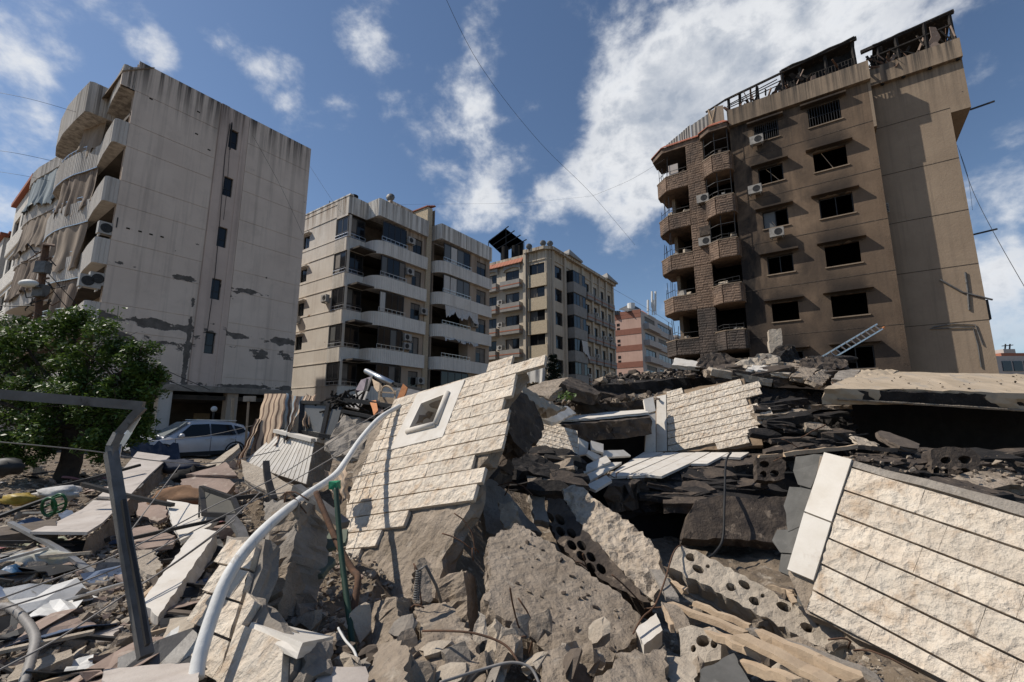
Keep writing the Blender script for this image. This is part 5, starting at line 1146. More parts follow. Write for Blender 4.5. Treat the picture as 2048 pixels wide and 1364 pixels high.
def hollow_row():
    pl = Plane.of(1510, 1190, 3.95, (-.3, -.62, .72), ((1363, 1091), (1698, 1264))); o = pl.hit(1510, 1190)
    r = thing('hollow_block_row', 'long toppled row of pale hollow concrete blocks lying under the white stone panel', 'concrete blocks', (o.x, o.y, 0))
    poly = [(1363, 1091), (1402, 1106), (1500, 1160), (1620, 1222), (1698, 1264), (1680, 1290), (1659, 1306), (1632, 1290), (1500, 1218), (1400, 1165), (1336, 1134), (1350, 1100)]
    z7 = lambda x, y: (1250 + x / 2.567, 900 + y / 2.567); rot = math.radians(30)
    hs = [(*z7(335, 550), 11, 8, rot), (*z7(375, 610), 13, 7, rot), (*z7(425, 597), 4.5, 4, rot), (*z7(545, 705), 11, 8.5, rot), (*z7(612, 690), 13, 7, rot), (*z7(665, 775), 13, 7.5, rot), (*z7(706, 746), 4, 3.5, rot), (*z7(815, 805), 17, 8, rot), (*z7(935, 912), 16, 8, rot), (*z7(990, 890), 4.5, 4, rot)]
    mb = MB(); holed_face(mb, pl, poly, hs, .24, 5, cell=.04, rough=.02, edge=.02); mb.build('block_course', M['concrete_pale'], r)
    slab('mortar_bed', None, None, pl, [(1340, 1136), (1402, 1108), (1696, 1266), (1658, 1304)], .1, M['concrete_grey'], r, .1, .02, .03, .02, h1=-.245)
hollow_row()
def hollow_wall():
    pl = Plane.of(1215, 1080, 4.95, (-.3, -.5, .8), ((1152, 966), (1318, 1105))); o = pl.hit(1215, 1080)
    r = thing('stone_faced_block_wall', 'diagonal chunk of rough stone-faced wall showing honeycomb hollow blocks along its side', 'wall chunk', (o.x, o.y, 0))
    face = [(1130, 975), (1149, 966), (1189, 996), (1240, 1030), (1286, 1064), (1317, 1102), (1326, 1145), (1307, 1199), (1270, 1170), (1211, 1104), (1160, 1050), (1128, 1000)]
    slab('rough_stone_face', None, None, pl, face, .1, M['rough_face'], r, .045, .055, .03, .025)
    p2 = Plane((1128, 1002, pl.hit(1128, 1002).y - .02), (1300, 1200, pl.hit(1300, 1200).y - .02), (1092, 1003, pl.hit(1128, 1002).y + .1)); z4 = lambda x, y: (900 + x / 3.216, 940 + y / 3.216); rot = math.radians(47)
    hs = [(*z4(*q), 12, 7.5, rot) for q in ((640, 305), (705, 318), (712, 395), (780, 405), (785, 485), (848, 490), (845, 555), (910, 562), (905, 628), (972, 636))]
    side = [(1093, 996), (1128, 1000), (1160, 1050), (1211, 1104), (1268, 1170), (1300, 1205), (1262, 1192), (1215, 1163), (1180, 1142), (1150, 1122), (1120, 1090), (1096, 1040)]
    hs = [h for h in hs if True]
    mb = MB(); holed_face(mb, p2, side, hs, .3, 8, cell=.05, rough=.02, edge=.03); mb.build('hollow_side', M['char_brown'], r)
hollow_wall()
def block_pile(label, x0, y0, x1, y1, d, holes, mat):
    pl = Plane((x0, y1, d), (x1, y1, d - .1), (x0, y0, d + .15)); o = pl.hit((x0 + x1) / 2, y1); r = thing('hollow_block', label, 'concrete block', (o.x, o.y, max(0, o.z)))
    mb = MB(); w, h = x1 - x0, y1 - y0
    holed_face(mb, pl, [(x0, y0 + h * .1), (x0 + w * .3, y0), (x0 + w * .8, y0 + h * .06), (x1, y0 + h * .3), (x1 - w * .05, y1 - h * .1), (x0 + w * .6, y1), (x0 + w * .05, y1 - h * .05)], [(x0 + w * a, y0 + h * b, w * rx, h * ry, .05) for a, b, rx, ry in holes], .25, int(x0)); mb.build('block', mat, r)
block_pile('charred hollow block with four round cores beside the white trim strip', 1862, 893, 1962, 962, 8.2, ((.3, .4, .11, .1), (.68, .38, .14, .12), (.3, .75, .06, .1), (.66, .74, .14, .12), (.12, .72, .07, .12)), M['char_brown'])
block_pile('dark hollow block with three cores under the ledge of pale planks', 1512, 908, 1572, 962, 8.9, ((.28, .38, .17, .13), (.25, .75, .12, .13), (.62, .72, .16, .13)), M['char_brown'])
block_pile('broken hollow block chunk with one gaping core low among the timber laths', 1356, 1250, 1446, 1325, 3.2, ((.55, .42, .15, .16), (.34, .62, .06, .1), (.8, .5, .08, .12)), M['concrete_pale'])
# ------------------------------------------------------------------ concrete slabs and chunks, one table: name, label, category, plane, outline, thickness, material, relief
def S(name, label, cat, pts3, px, th, mat, rough=.015, edge=.02, cell=.12, jag_=.02, h1=0.0):
    if min(a[2] for a in pts3) < 7: rough *= .5; edge *= .6
    if min(a[2] for a in pts3) < 4.6: cell *= .55
    return slab(name, label, cat, Plane(*pts3), px, th, M[mat], None, cell, rough, edge, jag_, h1=h1)
S('concrete_slab', 'big brown concrete slab tilted towards the lens below the honeycomb wall chunk', 'concrete slab', ((1034, 1046, 4.9), (1282, 1232, 3.85), (967, 1198, 3.8)), [(1034, 1046), (1083, 1074), (1149, 1123), (1198, 1164), (1242, 1189), (1282, 1232), (1273, 1276), (1248, 1298), (1205, 1341), (1139, 1322), (1087, 1298), (1068, 1270), (1031, 1251), (993, 1229), (967, 1198), (981, 1176), (975, 1080), (993, 1067)], .2, 'concrete', .014, .04, .07, .03)
S('concrete_slab', 'narrow grey slab fragment leaning in the gap right of the window panel', 'concrete slab', ((962, 959, 6.4), (1085, 1067, 5.9), (972, 1060, 5.7)), [(962, 955), (984, 959), (1020, 990), (1050, 1030), (1085, 1067), (1034, 1050), (993, 1072), (972, 1062), (964, 1000)], .15, 'concrete_grey', .02, .03, .08)
S('concrete_chunk', 'pitted lump of concrete wedged on the narrow grey slab fragment', 'concrete chunk', ((995, 1005, 5.7), (1028, 1010, 5.6), (1010, 1055, 5.4)), [(995, 1003), (1010, 1008), (1026, 1002), (1032, 1030), (1018, 1052), (1008, 1056), (1000, 1030)], .2, 'concrete_pale', .03, .04, .05)
S('broken_column', 'splintered concrete column stump standing left of the big brown slab', 'concrete column', ((900, 1200, 4.2), (930, 1276, 4.0), (925, 1139, 4.5)), [(898, 1178), (925, 1139), (933, 1200), (934, 1276), (915, 1262), (898, 1236)], .3, 'concrete_pale', .02, .04, .07)
S('broken_column', 'rough grey concrete stump with a splintered shaded face beside the column stump', 'concrete column', ((933, 1200, 4.1), (956, 1273, 4.1), (950, 1156, 4.5)), [(927, 1142), (953, 1157), (958, 1273), (936, 1278), (934, 1200)], .25, 'concrete', .02, .04, .07)
S('concrete_post', 'short pale concrete post sticking out under the edge of the brown slab', 'concrete post', ((990, 1238, 3.6), (1018, 1262, 3.6), (996, 1330, 3.3)), [(990, 1236), (1018, 1262), (1016, 1340), (996, 1340)], .14, 'concrete_pale', .01, .02, .06)
S('concrete_chunk', 'dark square concrete block at the lower edge in front of the brown slab', 'concrete chunk', ((1088, 1304, 3.0), (1130, 1288, 3.05), (1110, 1364, 2.8)), [(1086, 1304), (1130, 1287), (1146, 1380), (1094, 1390)], .25, 'concrete', .015, .02, .06)
S('concrete_chunk', 'large dark broken chunk at the lower edge beneath the brown slab tip', 'concrete chunk', ((1242, 1302, 2.9), (1332, 1291, 3.0), (1290, 1364, 2.65)), [(1190, 1352), (1215, 1340), (1242, 1302), (1270, 1300), (1300, 1305), (1330, 1290), (1338, 1330), (1336, 1400), (1180, 1400)], .3, 'concrete', .03, .04, .06, .03)
S('concrete_chunk', 'upright broken concrete block with a straight sunlit face below the window panel', 'concrete chunk', ((740, 1210, 3.75), (793, 1196, 3.6), (750, 1296, 3.4)), [(740, 1210), (793, 1194), (800, 1235), (792, 1276), (753, 1297), (738, 1294)], .35, 'concrete', .015, .03, .06)
S('concrete_chunk', 'shaded right half of a split concrete block next to the twisted rebar', 'concrete chunk', ((795, 1196, 3.6), (826, 1200, 3.75), (800, 1276, 3.45)), [(795, 1195), (826, 1198), (826, 1252), (794, 1277)], .2, 'concrete', .02, .03, .06)
S('concrete_chunk', 'light concrete block at the lower edge with a flat top face', 'concrete chunk', ((753, 1291, 3.1), (815, 1290, 2.95), (731, 1364, 2.75)), [(753, 1291), (793, 1277), (815, 1292), (812, 1390), (725, 1390)], .35, 'concrete', .015, .03, .06)
S('concrete_chunk', 'broad brown concrete chunk rising beside the flat-topped block', 'concrete chunk', ((827, 1213, 3.7), (921, 1235, 3.5), (865, 1364, 2.85)), [(817, 1285), (849, 1276), (827, 1213), (860, 1205), (890, 1202), (921, 1235), (949, 1282), (968, 1340), (970, 1390), (818, 1390)], .35, 'concrete', .04, .04, .07)
S('concrete_pillar', 'leaning grey pillar of broken hollow masonry right of the white pipe', 'broken pillar', ((529, 1005, 4.35), (597, 1005, 4.15), (523, 1238, 3.55)), [(529, 1003), (560, 1000), (597, 1006), (590, 1080), (560, 1180), (545, 1240), (523, 1238), (529, 1130)], .4, 'concrete_grey', .03, .04, .06)
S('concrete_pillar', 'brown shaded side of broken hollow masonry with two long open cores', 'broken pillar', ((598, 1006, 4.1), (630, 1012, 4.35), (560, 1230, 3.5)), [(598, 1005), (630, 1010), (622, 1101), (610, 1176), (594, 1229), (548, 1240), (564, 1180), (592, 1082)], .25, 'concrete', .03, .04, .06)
S('marble_offcut', 'grey veined marble offcut lying at the lower edge left of the flat-topped block', 'stone slab', ((628, 1364, 2.5), (731, 1333, 2.75), (641, 1333, 2.7)), [(641, 1333), (731, 1333), (738, 1350), (736, 1385), (620, 1385)], .06, 'marble', .003, .008, .08, .008)
S('stone_block', 'cream dressed stone block with a clean cut face sitting below the honeycomb wall', 'stone block', ((1270, 1258, 3.7), (1314, 1227, 3.85), (1290, 1290, 3.55)), [(1270, 1258), (1312, 1226), (1325, 1260), (1288, 1290)], .12, 'stone_white', .004, .008, .06, .004)
S('grey_slab', 'smooth grey slab end poking up at the lower edge beside the timber laths', 'concrete slab', ((1405, 1340, 2.8), (1468, 1307, 2.95), (1440, 1364, 2.7)), [(1400, 1340), (1468, 1306), (1500, 1364), (1510, 1400), (1400, 1400)], .1, 'slate_grey', .006, .01, .08, .01)
S('concrete_chunk', 'flat sandy fragment lying left of the broken hollow block', 'concrete chunk', ((1330, 1315, 3.0), (1380, 1320, 2.95), (1340, 1360, 2.8)), [(1333, 1312), (1372, 1312), (1395, 1350), (1380, 1390), (1338, 1390)], .15, 'concrete_pale', .02, .03, .06)
# charred floors and the ledge
S('charred_floor_slab', 'long blackened floor slab crowning the heap behind the upright stone panel', 'floor slab', ((1190, 772, 13.6), (1510, 747, 13.6), (1195, 757, 16.5)), [(1185, 772), (1300, 762), (1420, 752), (1530, 745), (1490, 731), (1400, 738), (1280, 748), (1190, 758)], .62, 'char', .05, .09, .2, .06)
S('charred_floor_slab', 'scorched brown floor layer sandwiched below the blackened top slab', 'floor slab', ((1120, 818, 12.6), (1500, 787, 12.9), (1130, 803, 14.6)), [(1150, 812), (1250, 806), (1330, 795), (1500, 786), (1500, 772), (1330, 780), (1200, 795), (1145, 803)], .4, 'char_brown', .06, .1, .16, .06)
S('charred_floor_slab', 'scorched slab with a pale top roofing the dark hollow beside the upright stone panel', 'floor slab', ((1105, 851, 10.9), (1300, 833, 11.6), (1140, 836, 12.6)), [(1100, 852), (1180, 846), (1240, 841), (1300, 834), (1292, 826), (1230, 831), (1140, 838), (1110, 845)], .42, 'char_brown', .03, .08, .12, .04)
S('pale_slab', 'thin white broken slab resting on the scorched slab above the dark hollow', 'stone slab', ((1105, 848, 11.0), (1300, 830, 11.7), (1140, 834, 12.5)), [(1112, 846), (1200, 840), (1298, 830), (1288, 824), (1215, 829), (1120, 840)], .06, 'stone_white', .004, .02, .12, .02, h1=.07)
S('ledge_slab', 'thick scorched floor slab carrying the row of pale planks', 'floor slab', ((1216, 957, 9.4), (1500, 921, 10.4), (1290, 907, 11.6)), [(1216, 968), (1262, 965), (1335, 938), (1402, 932), (1500, 925), (1570, 916), (1640, 922), (1640, 900), (1500, 900), (1290, 903), (1235, 930)], .5, 'char_brown', .05, .11, .11, .05, h1=-.04)
S('ledge_slab', 'ragged lower layer of the scorched ledge hanging over the dark opening', 'floor slab', ((1230, 990, 9.3), (1500, 950, 10.2), (1290, 930, 11.2)), [(1240, 995), (1300, 990), (1380, 975), (1470, 965), (1560, 950), (1560, 930), (1300, 930), (1235, 965)], .3, 'char', .06, .12, .12, .06, h1=-.1)
S('brown_wall_fragment', 'brown concrete wall fragment toned darker for the shade under the scorched ledge', 'wall chunk', ((1380, 1002, 8.7), (1575, 1000, 8.6), (1370, 1080, 8.3)), [(1390, 1002), (1440, 990), (1500, 998), (1580, 992), (1590, 1060), (1572, 1086), (1480, 1078), (1366, 1076), (1372, 1040)], .3, 'char_brown', .02, .03, .12)  # burnt concrete, picked darker so its colour carries the shade of the ledge
S('stone_sheet', 'flat pale stone sheet glimpsed behind the honeycomb wall, right of the window panel', 'stone slab', ((1048, 800, 9.5), (1140, 835, 10.5), (1055, 830, 9.0)), [(1076, 815), (1135, 812), (1152, 826), (1110, 845), (1080, 838)], .1, 'stone_white', .006, .02, .12)
S('concrete_rib', 'long pale broken concrete rib sloping down behind the window panel', 'concrete beam', ((1045, 775, 8.6), (1140, 818, 9.8), (1050, 800, 8.4)), [(1045, 772), (1065, 785), (1100, 803), (1135, 815), (1115, 822), (1080, 815), (1048, 800)], .3, 'concrete_pale', .05, .06, .1, .04)
S('buried_slab', 'grey slab lying in deep shade behind the narrow slab fragment', 'concrete slab', ((1060, 990, 7.4), (1092, 985, 7.5), (1070, 1040, 7.0)), [(1060, 984), (1092, 981), (1090, 1010), (1100, 1046), (1068, 1040)], .12, 'concrete_grey', .01, .02, .08)
S('buried_slab', 'jagged charred ledge in the hollow left of the loose planks', 'floor slab', ((1010, 900, 8.4), (1160, 935, 8.8), (1020, 925, 7.9)), [(1003, 890), (1060, 905), (1110, 925), (1165, 938), (1140, 962), (1080, 950), (1010, 930)], .4, 'char', .06, .1, .1, .05)
# roof slab on the right with its black fascia
S('roof_slab', 'long pale roof slab with a blackened edge over the wide dark void', 'roof slab', ((1660, 777, 10.4), (2048, 787, 10.4), (1790, 744, 12.6)), [(1648, 778), (1790, 778), (1920, 782), (2048, 787), (2330, 800), (2330, 756), (2048, 748), (1900, 746), (1790, 743), (1690, 757)], .36, 'roof_top', .02, .05, .2, .03)
S('roof_fascia', 'sooty edge beam hanging under the long pale roof slab', 'beam', ((1680, 782, 10.45), (2048, 790, 10.45), (1690, 802, 10.5)), [(1672, 782), (1800, 783), (2048, 792), (2330, 806), (2330, 838), (2048, 820), (1850, 808), (1680, 800)], .25, 'char', .03, .05, .15, .02)
S('edge_board', 'thin pale strip running along the underside of the sooty edge beam', 'board', ((1678, 798, 10.4), (2048, 820, 10.4), (1678, 801, 10.42)), [(1678, 798), (1850, 808), (2048, 820), (2330, 838), (2330, 842), (2048, 823), (1850, 811), (1678, 800)], .04, 'concrete', .004, .01, .2, .006)
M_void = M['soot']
S('added_void_backing', 'added soot-black backing that keeps the wide void under the roof slab dark', 'wall', ((1640, 800, 13.2), (2330, 840, 13.0), (1640, 930, 13.2)), [(1560, 775), (1800, 790), (2400, 800), (2400, 960), (1560, 960)], .2, 'soot', .05, .05, .4)  # black backings added behind the voids so they stay dark
S('added_void_backing', 'added soot-black backing that darkens the hollow left of the upright stone panel', 'wall', ((1080, 850, 12.9), (1400, 835, 12.9), (1080, 960, 12.9)), [(1085, 850), (1420, 835), (1420, 930), (1085, 950)], .2, 'soot', .05, .05, .4)
S('added_void_backing', 'added soot-black backing that darkens the gap behind the brown wall fragment under the ledge', 'wall', ((1150, 990, 9.6), (1620, 960, 9.8), (1150, 1120, 9.4)), [(1150, 965), (1640, 945), (1660, 1130), (1150, 1120)], .2, 'soot', .05, .05, .4)
# lumps along the skyline of the heap
S('concrete_chunk', 'rounded scorched boulder of concrete on the skyline left of the pale tilted panel', 'concrete chunk', ((1392, 735, 14.0), (1482, 735, 14.0), (1430, 702, 14.3)), [(1390, 735), (1400, 715), (1425, 703), (1450, 705), (1470, 718), (1486, 738)], .8, 'char_brown', .08, .12, .12, .04)
S('white_wedge', 'white triangular plaster wedge on the skyline of the heap', 'plaster piece', ((1345, 728, 14.2), (1400, 733, 14.0), (1350, 716, 14.4)), [(1344, 730), (1350, 715), (1402, 724), (1400, 734)], .15, 'stone_white', .01, .02, .12)
S('pale_tilted_panel', 'pale upright panel fragment poking above the skyline of the heap', 'panel', ((1537, 705, 14.6), (1566, 708, 14.5), (1537, 660, 14.8)), [(1537, 660), (1562, 656), (1568, 712), (1540, 712)], .15, 'concrete_pale', .01, .02, .1)
S('charred_heap', 'black burnt rubble face between the upright stone panel and the wide void', 'rubble heap', ((1500, 880, 11.6), (1680, 900, 11.4), (1510, 775, 12.9)), [(1496, 765), (1560, 775), (1640, 785), (1690, 800), (1715, 860), (1700, 905), (1600, 900), (1500, 905)], .9, 'char', .16, .14, .09, .08)
S('slab_fragment', 'dull slab with parallel grooves lying on the skyline behind the window panel', 'concrete slab', ((1050, 775, 12.0), (1135, 755, 13.0), (1110, 790, 11.0)), [(1046, 778), (1090, 762), (1138, 754), (1124, 772), (1100, 792), (1070, 790)], .2, 'concrete', .02, .04, .14)
S('slab_fragment', 'broken slab edge dipping towards the blackened top slab on the skyline', 'concrete slab', ((1128, 765, 12.0), (1200, 786, 12.4), (1140, 754, 13.0)), [(1122, 766), (1140, 753), (1170, 765), (1204, 785), (1190, 790), (1150, 778)], .3, 'char_brown', .03, .05, .12)
for k, (pts, d) in enumerate((([(1492, 742), (1518, 728), (1562, 729), (1540, 746)], 12.9), ([(1542, 748), (1570, 732), (1602, 734), (1576, 752)], 12.7), ([(1580, 756), (1604, 738), (1640, 738), (1616, 760)], 12.4), ([(1612, 762), (1642, 742), (1668, 746), (1640, 775)], 12.1), ([(1664, 764), (1680, 745), (1720, 743), (1706, 764)], 11.9), ([(1706, 764), (1722, 743), (1795, 744), (1770, 772)], 11.6))):
    S('stone_sheet', ['white ribbed stone sheet at the head of the tumbled tile row', 'second tumbled stone sheet from the white ribbed one', 'third tumbled stone sheet, streaked with soot', 'fourth tumbled stone sheet, tipped over the burnt face', 'blue-grey crumpled sheet beside the long roof slab', 'sandy sheet lapping onto the long roof slab'][k], 'stone slab', ((pts[0][0], pts[0][1], d), (pts[3][0], pts[3][1], d - .1), (pts[1][0], pts[1][1], d + .9)), pts, .14, ['stone_white', 'concrete_pale', 'concrete', 'concrete', 'concrete_grey', 'roof_top'][k], .03, .05, .1, .03, h1=.06)
for k, (pts, d, mt, lab) in enumerate((([(1600, 722), (1640, 712), (1690, 718), (1700, 735), (1650, 742), (1610, 738)], 13.4, 'char_brown', 'loose scorched debris heap at the foot of the ladder'), ([(1470, 728), (1530, 705), (1560, 712), (1555, 735), (1500, 738)], 13.4, 'concrete_pale', 'pale heap of crushed plaster beside the upright pale panel'), ([(1560, 712), (1592, 690), (1600, 735), (1560, 738)], 13.7, 'char', 'black twisted stump beside the upright pale panel'))):
    S('debris_heap', lab, 'rubble heap', ((pts[0][0], pts[0][1], d), (pts[3][0], pts[3][1], d - .1), (pts[1][0], pts[1][1] - 20, d + .6)), pts, .7, mt, .1, .12, .1, .06)
# right middle strata
for k, (pts, d0, d1, mt, th, lab) in enumerate((
    ([(1712, 906), (1850, 912), (1856, 925), (1716, 920)], 8.4, 9.2, 'char_brown', .12, 'flat scorched slab lying above the corner of the white stone panel'),
    ([(1716, 925), (1870, 930), (1880, 950), (1720, 940)], 8.0, 8.8, 'char', .18, 'blackened layered slab just above the corner of the white stone panel'),
    ([(1700, 868), (1750, 885), (1758, 895), (1715, 890)], 9.4, 9.9, 'concrete_pale', .06, 'pale triangular sheet tilted at the mouth of the wide void'),
    ([(1915, 968), (2060, 960), (2200, 980), (2200, 1010), (1920, 985)], 7.4, 8.6, 'char_brown', .25, 'charred layered ledge running along behind the top of the white stone panel'),
    ([(1925, 985), (2060, 992), (2220, 1010), (2220, 1040), (2000, 1015)], 6.6, 7.6, 'char', .25, 'lowest charred ledge running behind the top edge of the white stone panel'),
    ([(1950, 932), (2060, 925), (2200, 935), (2200, 965), (1960, 955)], 8.8, 9.8, 'char_brown', .3, 'uneven scorched heap right of the four-core hollow block'))):
    S('charred_layer', lab, 'slab', ((pts[-1][0], pts[-1][1], d0), (pts[-2][0], pts[-2][1], d0), (pts[0][0], pts[0][1], d1)), pts, th, mt, .05, .06, .1, .04)
S('brown_board', 'thick brown board with a snapped end lying at the mouth of the wide void', 'board', ((1757, 866, 9.3), (1838, 893, 8.9), (1770, 880, 9.0)), [(1754, 864), (1762, 861), (1780, 865), (1840, 888), (1836, 897), (1800, 892), (1760, 872)], .1, 'wood_dark', .008, .02, .08)
# left field
S('stone_panel_strip', 'white-faced stone beam slanting down left of the lower stone wall piece', 'stone beam', ((394, 1057, 5.3), (433, 1064, 5.2), (300, 1216, 3.8)), [(394, 1055), (434, 1062), (316, 1233), (284, 1204)], .2, 'stone_white', .004, .02, .1, .008)
S('concrete_core', 'rough stony underside slab beneath the white-faced beam', 'concrete beam', ((400, 1075, 5.35), (436, 1075, 5.3), (310, 1245, 3.85)), [(398, 1072), (438, 1068), (440, 1095), (330, 1262), (300, 1245)], .16, 'concrete', .03, .04, .08, .03, h1=-.16)
S('grey_board', 'flat dark grey board lying in the lower left rubble', 'board', ((67, 1181, 5.0), (216, 1230, 4.1), (152, 1160, 5.1)), [(67, 1182), (100, 1165), (152, 1158), (190, 1185), (216, 1222), (213, 1243), (103, 1253), (85, 1215)], .03, 'board_grey', .002, .006, .12, .008, h1=.05)
S('stone_slab', 'pale marbled slab below the dark grey board', 'stone slab', ((85, 1265, 3.9), (245, 1258, 3.8), (100, 1285, 3.6)), [(85, 1266), (165, 1254), (245, 1258), (226, 1285), (92, 1286)], .05, 'marble', .004, .01, .1, .015, h1=.04)
S('stone_slab', 'beige tile leaning upright between the white-faced beam and the white pipe', 'stone slab', ((340, 1238, 3.5), (394, 1231, 3.4), (320, 1300, 3.2)), [(340, 1238), (395, 1230), (376, 1290), (352, 1334), (335, 1325), (318, 1292)], .06, 'concrete_pale', .003, .01, .08, .006)
S('stone_block', 'chipped beige stone block at the foot of the bent steel post', 'stone block', ((283, 1292, 3.1), (312, 1281, 3.15), (294, 1345, 2.95)), [(282, 1294), (312, 1280), (335, 1344), (296, 1348)], .12, 'concrete_pale', .01, .02, .06)
S('stone_slab', 'long pale slab edge in the lower left corner', 'stone slab', ((30, 1350, 3.0), (140, 1318, 3.2), (40, 1364, 2.9)), [(28, 1350), (138, 1316), (144, 1328), (45, 1375), (10, 1385)], .06, 'concrete_pale', .004, .01, .08, .01, h1=.05)
S('stone_slab', 'grey slab end lying along the lower edge below the lower stone wall piece', 'stone slab', ((210, 1358, 2.85), (390, 1348, 2.7), (230, 1385, 2.6)), [(205, 1360), (300, 1350), (392, 1347), (395, 1390), (205, 1392)], .06, 'marble', .004, .01, .1, .01, h1=.05)
S('plaster_panel', 'pinkish broken plaster panel lying behind the small black window frame', 'plaster panel', ((275, 1013, 7.0), (330, 1045, 6.4), (335, 1010, 6.9)), [(278, 1012), (335, 1008), (336, 1040), (318, 1050), (275, 1035)], .05, 'plaster_pink', .006, .015, .1, .015, h1=.05)
S('plaster_panel', 'folded pinkish panel with a tan edge beside the ribbed balcony wall', 'plaster panel', ((362, 968, 7.8), (450, 962, 7.9), (375, 995, 7.3)), [(362, 966), (395, 960), (450, 955), (470, 975), (450, 998), (398, 996), (372, 992)], .1, 'plaster_pink', .008, .015, .1, .012, h1=.06)
S('plaster_panel', 'tent-shaped pinkish board resting above the folded pinkish panel', 'plaster panel', ((380, 966, 8.0), (440, 950, 8.2), (470, 966, 7.9)), [(375, 966), (440, 948), (455, 940), (478, 968)], .08, 'plaster_pink', .006, .015, .1, .012, h1=.16)
S('lined_sheet', 'white panel with fine parallel lines lying under the small black window frame', 'panel', ((335, 1012, 6.3), (445, 1040, 5.9), (350, 1085, 5.4)), [(335, 1011), (400, 1022), (446, 1038), (420, 1065), (362, 1094), (345, 1060)], .06, 'stone_white', .004, .015, .1, .01, h1=.08)
S('plaster_panel', 'pinkish tile patch scattered below the black steel bar', 'plaster panel', ((262, 1075, 5.6), (340, 1080, 5.5), (290, 1105, 5.1)), [(258, 1068), (300, 1060), (350, 1082), (345, 1100), (290, 1108), (262, 1092)], .05, 'plaster_pink', .008, .02, .1, .02, h1=.06)
S('stone_slab', 'sandy slab edge lying right of the bent steel post', 'stone slab', ((268, 1120, 4.9), (318, 1150, 4.6), (280, 1160, 4.4)), [(265, 1118), (300, 1115), (320, 1148), (300, 1170), (275, 1160)], .06, 'concrete_pale', .006, .02, .1, .02, h1=.08)
S('timber_beam', 'dark weathered timber lying at the left edge', 'beam', ((0, 1080, 5.6), (115, 1058, 5.8), (0, 1095, 5.4)), [(-40, 1080), (0, 1075), (113, 1056), (116, 1078), (0, 1092), (-40, 1098)], .12, 'wood_dark', .006, .015, .1, .008, h1=.12)
S('smooth_panel', 'smooth pale panel lying below the ribbed balcony wall', 'panel', ((483, 925, 7.9), (592, 984, 7.0), (490, 962, 7.3)), [(483, 924), (530, 945), (592, 982), (560, 1000), (490, 965)], .08, 'concrete_pale', .004, .015, .12, .008, h1=.05)
S('bent_sheet', 'long pale panel edge rising towards the striped cloth', 'panel', ((395, 950, 9.5), (478, 905, 10.2), (410, 955, 9.3)), [(393, 952), (430, 930), (480, 895), (482, 903), (440, 940), (405, 962)], .12, 'concrete_pale', .006, .015, .12, .01, h1=.1)
def marble_sheet():
    path = [(60, 1063, 5.3), (110, 1045, 5.8), (165, 1018, 6.5), (205, 985, 7.3), (240, 945, 8.3), (275, 903, 9.6)]; wid = [(175, 1064, 5.2), (205, 1045, 5.65), (232, 1018, 6.3), (262, 988, 7.1), (298, 950, 8.1), (340, 912, 9.4)]
    r = thing('marble_sheet', 'long curved veined stone sheet sweeping up towards the parked car', 'stone slab', at(*path[2]) * Vector((1, 1, 0)))
    g = []
    for p, q in zip(path, wid):
        a, b = at(*p), at(*q); a.z = max(a.z, .2); b.z = max(b.z, .2); g.append([a.lerp(b, t / 4) for t in range(5)])
    gg = []
    for i in range(len(g) - 1):
        for k in range(4): gg.append([g[i][j].lerp(g[i + 1][j], k / 4) for j in range(5)])
    gg.append(g[-1])
    h = 11; MB().sheet([[p for p in row] for row in gg[:h]], .03, (0, 0, 1)).build('sheet', M['marble'], r); MB().sheet(gg[h - 1 + 1:], .03, (0, 0, 1)).build('sheet', M['marble'], r)
    mb = MB(); e = [row[-1] - Vector((0, 0, .06)) for row in gg]; mb.sheet([[p, p + Vector((.03, -.06, -.12)) + Vector((mn.noise(p * 5) * .04, 0, mn.noise(p * 7) * .05)), p + Vector((.05, -.02, -.26))] for p in e]); mb.build('bedding', M['concrete'], r)
marble_sheet()

# ------------------------------------------------------------------ loose pale planks (stone window trims) on the ledge
z5 = lambda x, y: (980 + x / 3.531, 690 + y / 3.53)
lpl = Plane((1216, 957, 9.4), (1500, 921, 10.4), (1290, 907, 11.6))
for k, (pts, h) in enumerate((([(905, 880), (1085, 765), (1225, 765), (840, 932)], .03), ([(845, 940), (960, 936), (1335, 768), (1240, 768)], .035), ([(970, 937), (1095, 930), (1445, 768), (1345, 768)], .03), ([(1105, 932), (1212, 940), (1405, 850), (1552, 768), (1455, 768)], .04), ([(1418, 848), (1535, 848), (1688, 768), (1562, 768)], .035), ([(1640, 797), (1770, 802), (1830, 766), (1700, 766)], .03))):
    slab('pale_plank', ['first pale plank at the open end of the planked ledge', 'second pale plank of the planked ledge', 'third pale plank of the planked ledge', 'fourth and longest-stepped pale plank of the planked ledge', 'fifth pale plank, shorter, below the upright stone panel', 'last short pale plank below the corner of the upright stone panel'][k], 'plank', lpl, [z5(*p) for p in pts], .05, M['stone_white'], None, .2, .002, .004, .003, h1=h, group='pale planks on the ledge')
